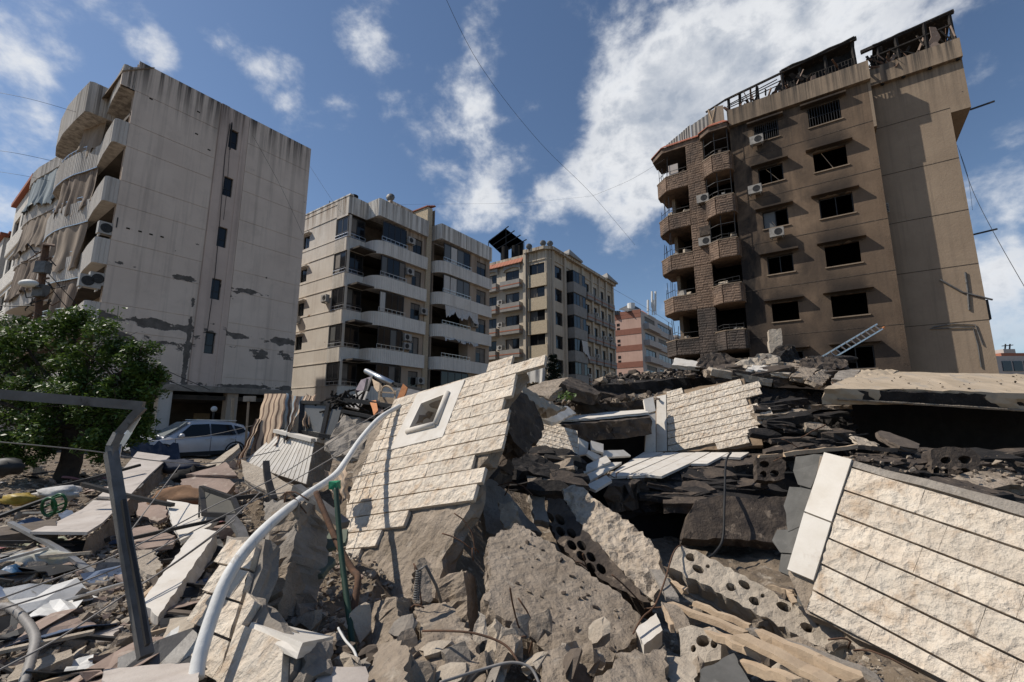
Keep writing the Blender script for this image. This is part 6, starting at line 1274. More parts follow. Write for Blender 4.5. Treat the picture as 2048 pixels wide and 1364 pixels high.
for k, (pts, d, lab) in enumerate((([(480, 945), (820, 785), (852, 828), (500, 985)], (9.0, 10.2, 8.8), 'long loose plank sliding off the ledge towards the honeycomb wall'), ([(600, 965), (850, 835), (930, 832), (660, 990)], (8.8, 10.1, 8.7), 'shaded plank lying between two loose planks'), ([(672, 1000), (820, 925), (862, 962), (745, 1032)], (8.6, 9.2, 8.4), 'bright short plank tipped over the ledge corner'), ([(780, 750), (940, 745), (992, 785), (805, 797)], (10.4, 10.9, 10.2), 'white plate lying at the mouth of the dark hollow'), ([(690, 745), (790, 790), (740, 815), (680, 770)], (10.0, 10.3, 9.8), 'small tilted plate leaning by the small stained stone panel'))):
    p = [z5(*q) for q in pts]; pl = Plane((*p[0], d[0]), (*p[1], d[1]), (*p[3], d[2])); slab('loose_plank', lab, 'plank', pl, p, .05, M['stone_white'], None, .2, .002, .005, .004, h1=.02)
for k, (pts, lab) in enumerate((([(1157, 875), (1177, 885), (1175, 908), (1158, 911)], 'upright white plate next to the small stained stone panel'), ([(1182, 881), (1207, 888), (1207, 905), (1184, 899)], 'second upright white plate at the mouth of the dark hollow'))):
    pl = Plane((*pts[3], 10.1), (*pts[2], 10.2), (*pts[0], 10.4)); slab('white_plate', lab, 'plate', pl, pts, .05, M['stone_white'], None, .2, .002, .004, .004)

# ------------------------------------------------------------------ timber laths and sticks
def stick(name, label, cat, a, b, w, t, mat, group=None, n=7, warp_=.008):
    w *= .6; t *= .8; A, B = at(*a), at(*b); ax = (B - A); L = ax.length; ax.normalize(); side = ax.cross(Vector((0, 0, 1))).normalized(); up = side.cross(ax); rg = random.Random(int(a[0] * 7 + b[1])); mb = MB(); k = 0
    rings = []
    for i in range(n + 1):
        c = A.lerp(B, i / n) + up * rg.uniform(-1, 1) * warp_ + side * rg.uniform(-1, 1) * warp_; ww = w * rg.uniform(.93, 1.05) / 2; tt = t * rg.uniform(.93, 1.05) / 2
        if i in (0, n): c = c + ax * rg.uniform(-.02, .02)
        sk = [ax * rg.uniform(-.03, .03) if i in (0, n) else Vector((0, 0, 0)) for _ in range(4)]
        rings.append([c - side * ww - up * tt + sk[0], c + side * ww - up * tt + sk[1], c + side * ww + up * tt + sk[2], c - side * ww + up * tt + sk[3]])
    vs = [p for r_ in rings for p in r_]; fs = [(4 * i + j, 4 * i + (j + 1) % 4, 4 * i + 4 + (j + 1) % 4, 4 * i + 4 + j) for i in range(n) for j in range(4)] + [(3, 2, 1, 0), (4 * n, 4 * n + 1, 4 * n + 2, 4 * n + 3)]
    mb.add(vs, fs); o = mb.build(name, M[mat] if isinstance(mat, str) else mat); return setp(o, label, cat, group)
z7 = lambda x, y, d: (1250 + x / 2.567, 900 + y / 2.567, d)
for k, (a, b, w, t, mt, lab) in enumerate(((z7(240, 800, 3.75), z7(610, 942, 3.3), .09, .05, 'wood', 'topmost pale lath below the hollow block row'), (z7(350, 785, 3.9), z7(660, 915, 3.45), .06, .05, 'wood', 'shaded lath tucked under the hollow block row'), (z7(410, 925, 3.3), z7(710, 1065, 2.95), .12, .05, 'wood', 'short broad lath ending beside the grey slab end'), (z7(700, 950, 3.1), z7(1230, 1180, 2.6), .09, .07, 'wood', 'longest lath reaching to the lower edge under the white stone panel'), (z7(655, 925, 3.3), z7(1330, 1185, 2.75), .12, .03, 'concrete_grey', 'flat grey batten along the longest lath'), (z7(600, 965, 3.0), z7(1060, 1195, 2.6), .16, .04, 'wood', 'wide splintered lath beside the longest lath'), (z7(745, 705, 3.9), z7(880, 735, 3.8), .05, .04, 'wood', 'short lath stub at the lower corner of the smooth trim strip'), (z7(845, 735, 3.8), z7(868, 785, 3.7), .06, .04, 'wood', 'tiny upright lath stub near the lower corner of the smooth trim strip'), (z7(160, 620, 4.3), z7(245, 770, 3.8), .16, .04, 'concrete_grey', 'grey strip leaning beside the honeycomb wall foot'), (z7(205, 670, 4.3), z7(300, 720, 4.1), .1, .06, 'wood', 'square timber end poking out left of the hollow block row'), (z7(200, 810, 3.7), z7(240, 905, 3.45), .05, .06, 'wood', 'short upright lath beside the cream dressed stone block'), (z7(230, 800, 3.7), z7(310, 930, 3.35), .18, .05, 'concrete', 'brown shingle propped beside the cream dressed stone block'), (z7(620, 1110, 2.9), z7(900, 1200, 2.6), .1, .06, 'wood', 'pale lath end at the lower edge'))):
    stick('timber_lath', lab, 'lath', a, b, w, t, mt, 'laths under the hollow blocks' if k < 7 else None)
for k, (a, b, w, t, mt, lab) in enumerate((((1567, 909, 8.4), (1713, 893, 8.9), .1, .09, 'wood', 'long pale timber lying across the charred layers'), ((1700, 893, 9.0), (1790, 900, 8.9), .16, .1, 'wood_dark', 'short square timber behind the long pale timber'), ((1520, 912, 8.6), (1572, 910, 8.6), .08, .06, 'wood', 'short timber end beside the three-core hollow block'), ((1602, 875, 10.2), (1650, 850, 10.6), .03, .03, 'rust', 'thin rusty rod sticking out of the burnt rubble face'), ((1695, 872, 9.4), (1735, 868, 9.4), .03, .03, 'dark_metal', 'thin dark rod in front of the wide void'), ((1665, 765, 11.2), (1690, 795, 10.6), .05, .05, 'rust', 'bent rusty strip at the corner of the long roof slab'))):
    stick('timber', lab, 'timber', a, b, w, t, mt)

# ------------------------------------------------------------------ pancaked charred storeys: stacks of thin broken layers
def strata(label, x0, x1, y0, y1, d0, d1, n, seed, mats, wr=(.18, .5), dr=(.25, .8)):
    """n overlapping broken sheets between two pixel rows, the upper ones farther back"""
    rg = random.Random(seed); c = at((x0 + x1) / 2, y1, d0); r = thing('charred_storeys', label, 'rubble', (c.x, c.y, max(0, c.z)))
    for k in range(n):
        t = (k + rg.random()) / n; y = y1 + (y0 - y1) * t; d = d0 + (d1 - d0) * t; w = (x1 - x0) * rg.uniform(*wr); xa = rg.uniform(x0, max(x0, x1 - w)); sl = rg.uniform(-.09, .09) * w; dep = rg.uniform(*dr)
        A, B = (xa, y + sl, d), (xa + w, y - sl, d + rg.uniform(-.15, .15)); C = at(xa + w * .5, y, d) + Vector((rg.uniform(-.1, .1), dep, rg.uniform(.0, .22)))
        pl = Plane.__new__(Plane); a, b = at(*A), at(*B); nn = (b - a).cross(C - a).normalized(); nn = nn if nn.z > 0 else -nn; pl.o = a; pl.n = nn; pl.e1 = (b - a).normalized(); pl.e2 = nn.cross(pl.e1); L = (b - a).length
        poly = [(0, 0), (L * .3, rg.uniform(-.08, .05)), (L * .65, rg.uniform(-.08, .05)), (L, 0), (L * .95, dep * .6), (L * .8, dep), (L * .3, dep * .9), (L * .02, dep * .6)]
        slab('layer', None, None, pl, None, rg.uniform(.07, .2) if wr[0] > .1 else rg.uniform(.03, .08), M[rg.choice(mats)], r, .13, .025, .04, .03, uvpoly=poly, layers=2)
strata('pancaked black layers above the corner of the white stone panel', 1700, 2080, 905, 1000, 6.9, 9.6, 24, 1, ['char', 'char', 'char_brown', 'char_brown', 'concrete'])
strata('pancaked scorched layers between the blackened top slab and the pale slab', 1130, 1520, 765, 812, 13.0, 14.6, 22, 2, ['char', 'char_brown', 'char_brown', 'concrete'])
strata('ragged burnt layers hanging under the ledge of pale planks', 1240, 1600, 955, 1005, 8.9, 9.7, 16, 3, ['char', 'char_brown', 'char'])
strata('burnt splintered layers at the foot of the upright stone panel', 1500, 1720, 800, 905, 10.2, 11.6, 20, 4, ['char', 'char', 'char_brown', 'concrete'])
strata('broken pale and brown layers on the skyline before the burnt block', 1400, 1720, 712, 752, 12.6, 14.4, 24, 5, ['char_brown', 'concrete_pale', 'concrete', 'char'])
strata('dark broken sheets piled left of the honeycomb wall chunk', 1000, 1200, 905, 985, 7.2, 9.2, 18, 6, ['char', 'char_brown', 'concrete'])
strata('splintered brown strips among the laths at the lower edge', 1330, 1760, 1190, 1370, 2.9, 4.2, 16, 7, ['concrete', 'concrete_pale', 'wood_dark', 'concrete_grey'], (.04, .16), (.03, .08))
strata('broken splinters heaped along the lower edge', 560, 1240, 1255, 1385, 2.7, 3.4, 34, 8, ['concrete', 'concrete_grey', 'concrete_pale', 'wood_dark'], (.02, .09), (.05, .16))
rg_ = random.Random(61)
for k, (x, y, d, n) in enumerate(((1290, 1215, 4.2, 3), (1000, 985, 6.3, 4), (1180, 1150, 4.6, 3), (930, 1110, 4.6, 4), (1060, 1290, 3.4, 4), (870, 1215, 3.6, 3), (1600, 905, 8.8, 4), (1230, 965, 9.0, 4), (1700, 1290, 3.2, 3), (590, 1010, 4.2, 4), (1520, 740, 13.2, 4))):
    for j in range(n - 1):
        a = at(x + rg_.uniform(-30, 30), y + rg_.uniform(-20, 20), d); e = Vector((rg_.uniform(-1, 1), rg_.uniform(-.6, .2), rg_.uniform(-.1, .8))).normalized() * rg_.uniform(.12, .4) * (1 + d / 9); kk = Vector((rg_.uniform(-.2, .2), 0, -rg_.uniform(0, .25)))
        setp(MB().tube(resample([tuple(a), tuple(a + e * .35), tuple(a + e * .7 + kk * .4), tuple(a + e + kk)], .05), .0045 + d * .0005, 5).build('rebar', M['rust'], smooth=True), ['short ', 'crooked ', 'thin '][j % 3] + ['rusty rebar beside the cream dressed stone block', 'rusty rebar sticking out of the narrow grey slab fragment', 'rusty rebar at the rim of the big brown slab', 'rusty rebar under the torn edge of the window panel', 'rusty rebar in front of the big brown slab', 'rusty rebar beside the coiled rebar', 'rusty rebar left of the white trim strip', 'rusty rebar under the first pale plank', 'rusty rebar below the hollow block row end', 'rusty rebar on top of the leaning grey pillar', 'rusty rebar on the skyline of the heap'][k], 'rebar', 'bent rebar ends')
# ------------------------------------------------------------------ pipes, frames, bars
def smooth_path(pts, n=6):
    P = [at(*p) for p in pts]; out = []
    for i in range(len(P) - 1):
        a, b, c, d = P[max(i - 1, 0)], P[i], P[i + 1], P[min(i + 2, len(P) - 1)]
        for k in range(n):
            t = k / n; out.append(.5 * ((2 * b) + (c - a) * t + (2 * a - 5 * b + 4 * c - d) * t * t + (3 * b - a - 3 * c + d) * t ** 3))
    return out + [P[-1]]
def pipe(name, label, cat, pts, r, mat, n=10, seg=8, group=None, ringed=0.0):
    p = smooth_path(pts, seg); radii = None
    if ringed: p = resample([tuple(q) for q in p], ringed); radii = [r * (1.0 if i % 2 else .82) for i in range(len(p))]
    mb = MB(); mb.tube(p, r, n, radii=radii); o = mb.build(name, M[mat], smooth=True); return setp(o, label, cat, group)
pipe('white_pipe', 'long bent white plastic pipe arching across the lower stone wall piece to the window panel', 'pipe', [(392, 1358, 2.55), (400, 1310, 2.62), (425, 1230, 2.75), (455, 1155, 2.9), (500, 1090, 3.1), (555, 1035, 3.55), (610, 992, 4.5), (668, 952, 5.2), (692, 922, 5.6), (722, 878, 6.1), (760, 836, 6.6), (800, 812, 6.95)], .036, 'white_paint', 14, 10)
gp = thing('green_post', 'thin dark green fence post with a bright green cap before the window panel', 'post', at(705, 1300, 3.35))
mb = MB(); mb.tube(smooth_path([(671, 968, 3.95), (682, 1100, 3.7), (694, 1200, 3.5), (708, 1310, 3.3)]), .022, 8); mb.build('pole', mk('green_paint', (.02, .055, .035), (.03, .05, .035), 8, .5, .1, 40), gp, smooth=True)
mb = MB(); q = at(671, 970, 3.95); mb.hexa([q + Vector(v) for v in ((-.045, -.03, -.03), (.03, -.035, -.04), (.035, .03, -.03), (-.03, .03, -.03), (-.05, -.025, .03), (.02, -.04, .025), (.03, .03, .035), (-.035, .03, .03))]); mb.build('cap', mk('bright_green', (.02, .2, .1), (.03, .26, .13), 20, .6, .3, 60), gp)
pipe('brown_pipe', 'crooked brown conduit crossing behind the green fence post', 'pipe', [(632, 985, 4.45), (655, 1040, 4.25), (672, 1080, 4.1), (685, 1105, 4.0), (705, 1140, 3.9), (716, 1155, 3.8), (712, 1190, 3.7), (704, 1240, 3.6)], .026, 'rust', 8)
pipe('cable', 'loose white cable dangling at the lower edge below the green fence post', 'cable', [(676, 1256, 3.2), (690, 1280, 3.1), (708, 1302, 3.0), (718, 1335, 2.9), (722, 1375, 2.8)], .008, 'white_paint', 6)
pipe('ribbed_conduit', 'thick pale ribbed conduit curling out of the lower left corner', 'conduit', [(-10, 1215, 3.4), (20, 1215, 3.35), (50, 1240, 3.2), (70, 1275, 3.05), (62, 1320, 2.9), (45, 1375, 2.75)], .028, 'grey_cable', 9, 10, ringed=.02)
pipe('ribbed_conduit', 'brown ribbed conduit arching over the dark grey board', 'conduit', [(20, 1212, 3.9), (90, 1192, 4.1), (150, 1182, 4.2), (200, 1190, 4.2), (240, 1225, 4.0)], .02, 'concrete', 8, 10, ringed=.02)
fr = thing('bent_steel_frame', 'bent dark steel frame with a kinked post standing in the left rubble', 'steel frame', at(292, 1310, 2.9))
mb = MB(); a, b = at(-120, 778, 3.0), at(287, 812, 3.35); mb.bar(a, b, .05, .065); mb.build('top_rail', M['grey_metal'], fr)
mb = MB(); pr = [at(286, 814, 3.35), at(262, 838, 3.33), at(238, 866, 3.3), at(224, 892, 3.27), at(222, 925, 3.25)]
for p, q in zip(pr, pr[1:]): mb.bar(p, q + (q - p) * .03, .05, .05)
mb.build('brace', M['grey_metal'], fr)
mb = MB(); pr = [at(276, 832, 3.4), at(258, 862, 3.38), at(240, 890, 3.34), at(232, 930, 3.3)]
for p, q in zip(pr, pr[1:]): mb.bar(p, q + (q - p) * .03, .025, .04)
mb.build('inner_strip', M['alu'], fr)
mb = MB(); pr = [at(222, 905, 3.26), at(231, 960, 3.22), at(247, 1060, 3.13), at(266, 1170, 3.02), at(291, 1310, 2.88)]
for p, q in zip(pr, pr[1:]): mb.bar(p, q + (q - p) * .02, .068, .05)
mb.build('post', M['grey_metal'], fr)
mb = MB(); pr = [at(246, 1000, 3.13), at(258, 1080, 3.06), at(277, 1180, 2.96), at(295, 1290, 2.84)]
for p, q in zip(pr, pr[1:]): mb.bar(p, q, .02, .03)
mb.build('rib', M['dark_metal'], fr)
for k, (pts, w, mt, lab) in enumerate((([(165, 968, 6.4), (250, 990, 6.2), (345, 1010, 6.0)], .06, 'dark_metal', 'black steel bar lying across the curved veined sheet'), ([(258, 1078, 5.2), (360, 1055, 5.4), (470, 1032, 5.6)], .05, 'dark_metal', 'black steel bar reaching to the small black window frame'), ([(-30, 1215, 4.0), (80, 1255, 3.8), (190, 1305, 3.5)], .035, 'dark_metal', 'black bar slanting through the lower left rubble'), ([(20, 1046, 5.6), (120, 1100, 5.1), (215, 1168, 4.5)], .05, 'alu', 'bright aluminium strip slanting across the left rubble'), ([(532, 924, 6.6), (536, 960, 6.4), (548, 1000, 6.2)], .08, 'dark_metal', 'short black upright bar before the ribbed balcony wall'), ([(60, 985, 7.2), (170, 960, 7.6), (280, 930, 8.2)], .06, 'dark_metal', 'bundle of dark bars lying under the tree'), ([(-20, 1040, 6.2), (60, 1010, 6.6), (130, 985, 7.0)], .06, 'dark_metal', 'dark bar sticking up at the left edge below the tree'), ([(690, 800, 8.2), (745, 806, 8.0), (795, 815, 7.8)], .1, 'dark_metal', 'upper black beam running to the corner of the window panel'), ([(685, 822, 7.9), (740, 833, 7.7), (775, 840, 7.5)], .07, 'dark_metal', 'lower black beam running to the corner of the window panel'), ([(592, 975, 5.2), (640, 1010, 5.0), (690, 1050, 4.8)], .1, 'grey_metal', 'grey steel channel slanting behind the green fence post'), ([(460, 1035, 5.4), (480, 1060, 5.2), (488, 1085, 5.0)], .09, 'grey_metal', 'short grey channel end above the lower stone wall piece'), ([(735, 758, 8.6), (730, 780, 8.4), (722, 800, 8.2)], .04, 'dark_metal', 'dark stay bar under the silver heater tube'))):
    P_ = smooth_path(pts, 3); mb = MB()
    for p, q in zip(P_, P_[1:]): mb.bar(p, q + (q - p) * .02, w, w * .7)
    setp(mb.build('metal_bar', M[mt]), lab, 'metal bar')
pipe('steel_rod', 'thin rusty rod arching over the broad brown concrete chunk', 'rod', [(845, 1262, 3.1), (900, 1262, 3.0), (955, 1268, 2.95), (1010, 1290, 2.9), (1040, 1330, 2.8)], .007, 'rust', 6)
pipe('steel_rod', 'long thin rod lying low along the lower edge', 'rod', [(880, 1365, 2.55), (960, 1340, 2.7), (1020, 1325, 2.75), (1060, 1335, 2.75), (1080, 1370, 2.7)], .008, 'grey_cable', 6)
pipe('steel_rod', 'dark bent rod beside the short pale concrete post', 'rod', [(1000, 1352, 2.8), (990, 1340, 2.85), (960, 1345, 2.8), (935, 1372, 2.65)], .012, 'dark_metal', 6)
def rebar():
    c = at(832, 1200, 3.5); t = at(838, 1140, 3.6); mb = MB(); ax = (t - c); pts = []
    for i in range(90): a = i * .9; pts.append(c + ax * (i / 90) + Vector((math.cos(a) * .02, math.sin(a) * .02, 0)))
    mb.tube(pts, .006, 5); mb.tube([t, t + Vector((.05, 0, .03)), t + Vector((.12, .05, -.12)), t + Vector((.16, .08, -.25))], .011, 6); setp(mb.build('twisted_rebar', M['grey_metal'], smooth=True), 'coiled rebar sticking up between the broken concrete blocks', 'rebar')
rebar()
S('concrete_stub', 'dark concrete stub standing behind the coiled rebar', 'concrete chunk', ((830, 1180, 3.75), (865, 1180, 3.8), (845, 1120, 3.95)), [(830, 1205), (834, 1122), (850, 1116), (862, 1128), (866, 1200)], .12, 'concrete', .02, .03, .05)
pipe('cable', 'thin brown wire looping from the hollow block row to the cream dressed stone block', 'cable', [(1372, 1094, 4.5), (1358, 1092, 4.4), (1345, 1110, 4.3), (1330, 1160, 4.0), (1310, 1210, 3.8), (1285, 1235, 3.7), (1266, 1268, 3.6)], .007, 'rust', 6)
pipe('cable', 'black wire hanging straight down under the scorched ledge', 'cable', [(1462, 905, 9.6), (1452, 925, 9.3), (1449, 1000, 8.4), (1446, 1075, 8.1), (1430, 1105, 7.9), (1418, 1114, 7.8)], .02, 'black_rubber', 6)
for k, (pts, lab) in enumerate((([(-20, 1205, 3.2), (130, 1150, 3.6), (260, 1098, 4.0), (430, 1010, 4.8), (560, 950, 5.6), (700, 860, 6.6), (782, 812, 7.2)], 'topmost grey wire fanning up to the window panel corner'), ([(-20, 1225, 3.1), (120, 1180, 3.5), (270, 1120, 4.0), (440, 1035, 4.8), (580, 965, 5.6), (720, 880, 6.4), (786, 818, 7.0)], 'second grey wire fanning up to the window panel corner'), ([(-20, 1350, 2.7), (120, 1275, 3.0), (250, 1190, 3.5), (350, 1125, 4.0), (450, 1050, 4.6), (520, 985, 5.4)], 'long grey wire rising from the lower left corner past the steel post'), ([(-20, 882, 5.0), (177, 901, 5.4), (309, 921, 5.8), (430, 926, 6.2), (560, 900, 7.0)], 'taut grey wire stretched across the tree trunk'), ([(262, 1178, 3.6), (345, 1130, 4.0), (470, 1040, 4.8)], 'short grey wire over the white-faced beam'), ([(255, 1070, 4.6), (300, 1010, 5.4), (360, 930, 6.6)], 'wire slanting up over the pinkish panels'), ([(330, 880, 9.0), (420, 870, 9.2), (520, 848, 9.6)], 'slack wire hanging before the parked car'), ([(540, 990, 5.2), (640, 972, 5.6), (760, 942, 6.2), (880, 925, 6.6)], 'wire lying across the stones of the window panel'), ([(772, 900, 6.3), (800, 895, 6.3), (850, 862, 6.5), (905, 820, 6.9), (960, 770, 7.2), (1000, 735, 7.4)], 'thin wire draped over the window surround'))):
    pipe('grey_wire', lab, 'wire', pts, .0065, 'grey_cable', 5, 8)

# ------------------------------------------------------------------ wreck of the balcony: ribbed wall, cloths, glazed frame, heater
def ribbed_balcony():
    r = thing('balcony_wall', 'toppled pale balcony wall with vertical ribs below the striped cloth', 'balcony wall', at(560, 970, 7.6))
    A, B, C, D = at(553, 866, 8.5), at(629, 885, 7.9), at(613, 968, 7.5), at(486, 926, 8.1); n = 15; mb = MB(); nrm = (B - A).cross(D - A).normalized(); nrm = nrm if nrm.y < 0 else -nrm
    for i in range(n):
        a0, a1 = i / n + .004, (i + 1) / n - .008; mb.hexa([A.lerp(B, a0) - nrm * .1, A.lerp(B, a1) - nrm * .1, D.lerp(C, a1) - nrm * .1, D.lerp(C, a0) - nrm * .1, A.lerp(B, a0) + nrm * .0, A.lerp(B, a1) + nrm * 0, D.lerp(C, a1), D.lerp(C, a0)]); mb.build('rib', M['stone_white'], r); mb = MB()
    mb.hexa([p - nrm * .16 for p in (A, B, C, D)] + [p - nrm * .03 for p in (A, B, C, D)]); mb.build('backing', M['concrete_grey'], r)
    mb = MB(); E, F = at(671, 893, 8.3), at(656, 957, 7.9); mb.hexa([p + Vector((0, .0, 0)) for p in (B, E, F, C)] + [p - nrm * .02 + Vector((0, -.02, 0)) for p in (B, E, F, C)]); mb.build('end_face', M['concrete'], r)
    mb = MB(); mb.bar(A + Vector((0, 0, .04)), B + Vector((0, 0, .04)), .14, .06); mb.bar(B + Vector((0, 0, .043)), E + Vector((0, 0, .04)), .1, .06); mb.build('coping', M['stone_white'], r)
ribbed_balcony()
def cloth(name, label, TL, TR, BR, BL, mats, bands=1, amp=.04, waves=4, sag=0, seed=0, per=3, smooth=True):
    TL, TR, BR, BL = [at(*p) for p in (TL, TR, BR, BL)]; n = max(24, bands * per); m = 16; g = []; nr = Vector((.2, -1, .2)).normalized(); rg = random.Random(seed); ph = rg.uniform(0, 6)
    for i in range(n + 1):
        u = i / n; col = []
        for j in range(m + 1):
            v = j / m; p = TL.lerp(TR, u).lerp(BL.lerp(BR, u), v); w = amp * (math.sin(u * waves * 6.28 + ph + v * 1.5) * (.3 + v) + .7 * math.sin(v * 5 + u * 3 + ph)); p = p + nr * w + Vector((.012 * math.sin(v * 21 + u * 2), 0, -sag * math.sin(math.pi * u) * (1 - v * .3)))
            if j == m: p = p + Vector((0, 0, rg.uniform(-.05, .05)))
            col.append(p)
        g.append(col)
    mb = MB(); mb.sheet(g); mm = m
    mb.mi = [((i // per) % len(mats)) for i in range(n) for j in range(m)]
    o = mb.build(name, mats, smooth=smooth); return setp(o, label, 'cloth')
tan, brn = mk('tan_cloth', (.5, .37, .26), (.4, .3, .21), 5, .95, .3, 60), mk('dark_stripe_cloth', (.16, .1, .07), (.12, .08, .06), 5, .95, .3, 60)
cloth('striped_cloth', 'tan awning cloth with wavy dark brown stripes draped over the ribbed balcony wall', (528, 787, 9.2), (574, 788, 9.0), (553, 892, 8.2), (498, 922, 8.3), [tan, tan, brn], 15, .03, 2, per=2)
cloth('hanging_cloth', 'twisted blue and brown patterned cloth hanging right of the striped cloth', (574, 787, 9.0), (615, 788, 8.9), (585, 860, 8.3), (566, 885, 8.2), [M['curtain_blue'], brn, tan], 9, .06, 2, .05, 3)
cloth('hanging_cloth', 'narrow tan rag hanging on the black glazed frame', (612, 786, 8.9), (632, 788, 8.8), (622, 850, 8.3), (604, 856, 8.3), [tan, brn], 6, .04, 2, .04, 5)
cloth('hanging_cloth', 'ragged brown cloth edge trailing down left of the striped cloth', (512, 838, 8.8), (522, 838, 8.7), (484, 935, 8.0), (470, 930, 8.1), [brn, tan], 6, .04, 2, 0, 7)
cloth('hanging_cloth', 'tan cloth hanging at the left edge of the window panel', (648, 940, 6.0), (692, 930, 5.9), (698, 1000, 5.6), (660, 985, 5.7), [M['curtain_beige'], tan], 8, .05, 2, .05, 9)
def glazed_frame():
    r = thing('balcony_glazing', 'crushed black balcony window frame with dusty panes beside the striped cloth', 'window frame', at(650, 880, 8.2))
    q = [at(604, 804, 8.6), at(658, 806, 8.3), at(645, 869, 8.1), at(600, 863, 8.4)]; mb = MB()
    for a, b in zip(q, q[1:] + q[:1]): mb.bar(a, b, .07, .06)
    mb.build('frame', M['dark_metal'], r); mb = MB(); mb.hexa([p + Vector((0, .02, 0)) for p in q] + [p + Vector((0, .03, 0)) for p in q]); mb.build('pane', M['glass_grey'], r)
    for k, (a, b) in enumerate((((658, 808, 8.2), (644, 880, 8.0)), ((682, 815, 8.2), (662, 878, 8.0)), ((670, 800, 8.4), (700, 800, 8.3)), ((640, 870, 7.9), (700, 880, 7.8)))): mb = MB(); mb.bar(at(*a), at(*b), .09, .06); mb.build('post', M['dark_metal'], r)
    q = [at(664, 818, 8.15), at(682, 820, 8.1), at(668, 872, 7.95), at(650, 868, 8.0)]; mb = MB(); mb.hexa(q + [p + Vector((0, .02, 0)) for p in q]); mb.build('pane', M['glass_grey'], r)
    rg = random.Random(4); mb = MB(); c = at(678, 795, 8.3)
    for i in range(26): p = c + Vector((rg.gauss(0, .13), rg.gauss(0, .1), rg.gauss(0, .07))); mb.tube([p, p + Vector((rg.uniform(-.2, .2), rg.uniform(-.1, .1), rg.uniform(-.15, .12))), p + Vector((rg.uniform(-.3, .3), rg.uniform(-.1, .1), rg.uniform(-.2, .1)))], .018, 5)
    mb.build('wire_tangle', M['char'], r)
glazed_frame()
S('grey_sheet', 'crumpled grey sheet heap between the black frame and the white pipe', 'sheet', ((690, 860, 7.6), (760, 850, 7.6), (690, 900, 7.2)), [(686, 830), (730, 838), (770, 850), (745, 880), (715, 915), (670, 910), (650, 890)], .12, 'concrete_grey', .08, .05, .09, .03)
S('white_tile_sheet', 'white gridded tile sheet behind the black beams', 'tile sheet', ((696, 800, 8.9), (735, 792, 9.0), (700, 815, 8.8)), [(704, 792), (720, 782), (737, 779), (729, 800), (716, 818), (692, 812)], .05, 'stone_white', .003, .01, .1, .006)
S('purple_board', 'dull purple curved board under the silver heater tube', 'board', ((713, 785, 9.2), (735, 778, 9.2), (722, 758, 9.5)), [(711, 780), (722, 760), (744, 752), (734, 778), (722, 782)], .04, 'purple', .01, .01, .1, .01)
S('orange_board', 'bright orange board standing on end at the top corner of the window panel', 'board', ((790, 806, 7.7), (802, 807, 7.7), (808, 768, 7.9)), [(789, 807), (806, 767), (815, 775), (802, 808)], .05, 'orange_wood', .002, .004, .1, .004)
S('wood_panel', 'folded brown plywood sheet under the silver heater tube', 'board', ((745, 760, 8.9), (762, 772, 8.7), (755, 790, 8.5)), [(744, 757), (758, 765), (764, 772), (756, 785), (748, 775)], .03, 'wood', .006, .006, .1, .006)
ht = thing('solar_heater', 'silver solar heater tube resting on a dark rack above the debris', 'water heater', at(760, 790, 8.8))
mb = MB(); mb.tube([at(732, 742, 9.2), at(785, 767, 8.7)], .055, 12); mb.build('tube', M['alu'], ht, smooth=True)
mb = MB(); mb.bar(at(752, 758, 9.0), at(800, 770, 8.6), .05); mb.bar(at(800, 770, 8.6), at(880, 788, 8.2), .05); mb.bar(at(746, 752, 9.0), at(735, 782, 8.9), .05); mb.build('rack', M['dark_metal'], ht)
wf = thing('wooden_rack', 'small pale wooden rack with an arched back left of the orange board', 'rack', at(775, 805, 8.3))
mb = MB()
for a, b in (((761, 768, 8.5), (757, 802, 8.3)), ((791, 782, 8.4), (788, 808, 8.2))): mb.bar(at(*a), at(*b), .03)
mb.build('upright', M['wood'], wf)
for y in (784, 797, 803): mb = MB(); mb.bar(at(759, y, 8.45), at(790, y + 2, 8.3), .03, .025 if y < 790 else .06); mb.build('crossbar', M['wood'], wf)
mb = MB(); mb.tube(smooth_path([(762, 798, 8.55), (764, 778, 8.6), (772, 772, 8.6), (782, 776, 8.55), (790, 786, 8.5)]), .02, 6); mb.build('arched_back', M['wood'], wf)
for k, (pts, mt, lab) in enumerate((([(739, 802), (752, 800), (756, 820), (748, 830)], 'orange_wood', 'small orange board lying under the upper black beam'), ([(752, 810), (765, 815), (768, 828), (757, 826)], 'plaster_pink', 'small pink board beside the small orange board'), ([(752, 832), (760, 834), (764, 848), (757, 850)], 'orange_wood', 'orange splinter beside the white pipe'))): S('board_scrap', lab, 'board', ((*pts[0], 8.0), (*pts[1], 8.0), (*pts[2], 7.7)), pts, .03, mt, .002, .004, .1, .004)
S('dark_roof_sheet', 'dark sloping sheet on the skyline behind the window panel', 'sheet', ((780, 790, 9.6), (880, 795, 9.0), (820, 770, 10.5)), [(795, 776), (830, 778), (890, 790), (860, 800), (800, 796)], .08, 'grey_metal', .006, .02, .14, .01)
def small_window():
    r = thing('window_frame', 'small black window frame with a dirty pane tossed on the white lined panel', 'window frame', at(450, 1030, 5.8)); q = [at(402, 975, 6.1), at(466, 997, 5.8), at(480, 1032, 5.5), at(408, 1028, 5.7)]; mb = MB()
    for a, b in zip(q, q[1:] + q[:1]): mb.bar(a, b, .05, .05)
    mb.build('frame', M['dark_metal'], r); mb = MB(); mb.hexa(q + [p + Vector((0, .015, .0)) for p in q]); mb.build('pane', mk('dirty_pane', (.07, .064, .05), (.045, .042, .034), 5, .75, .1, 30), r)
    mb = MB(); mb.bar(at(466, 997, 5.8), at(525, 990, 6.0), .05); mb.bar(at(400, 976, 6.1), at(398, 1034, 5.7), .02); mb.build('stay', M['dark_metal'], r)
small_window()
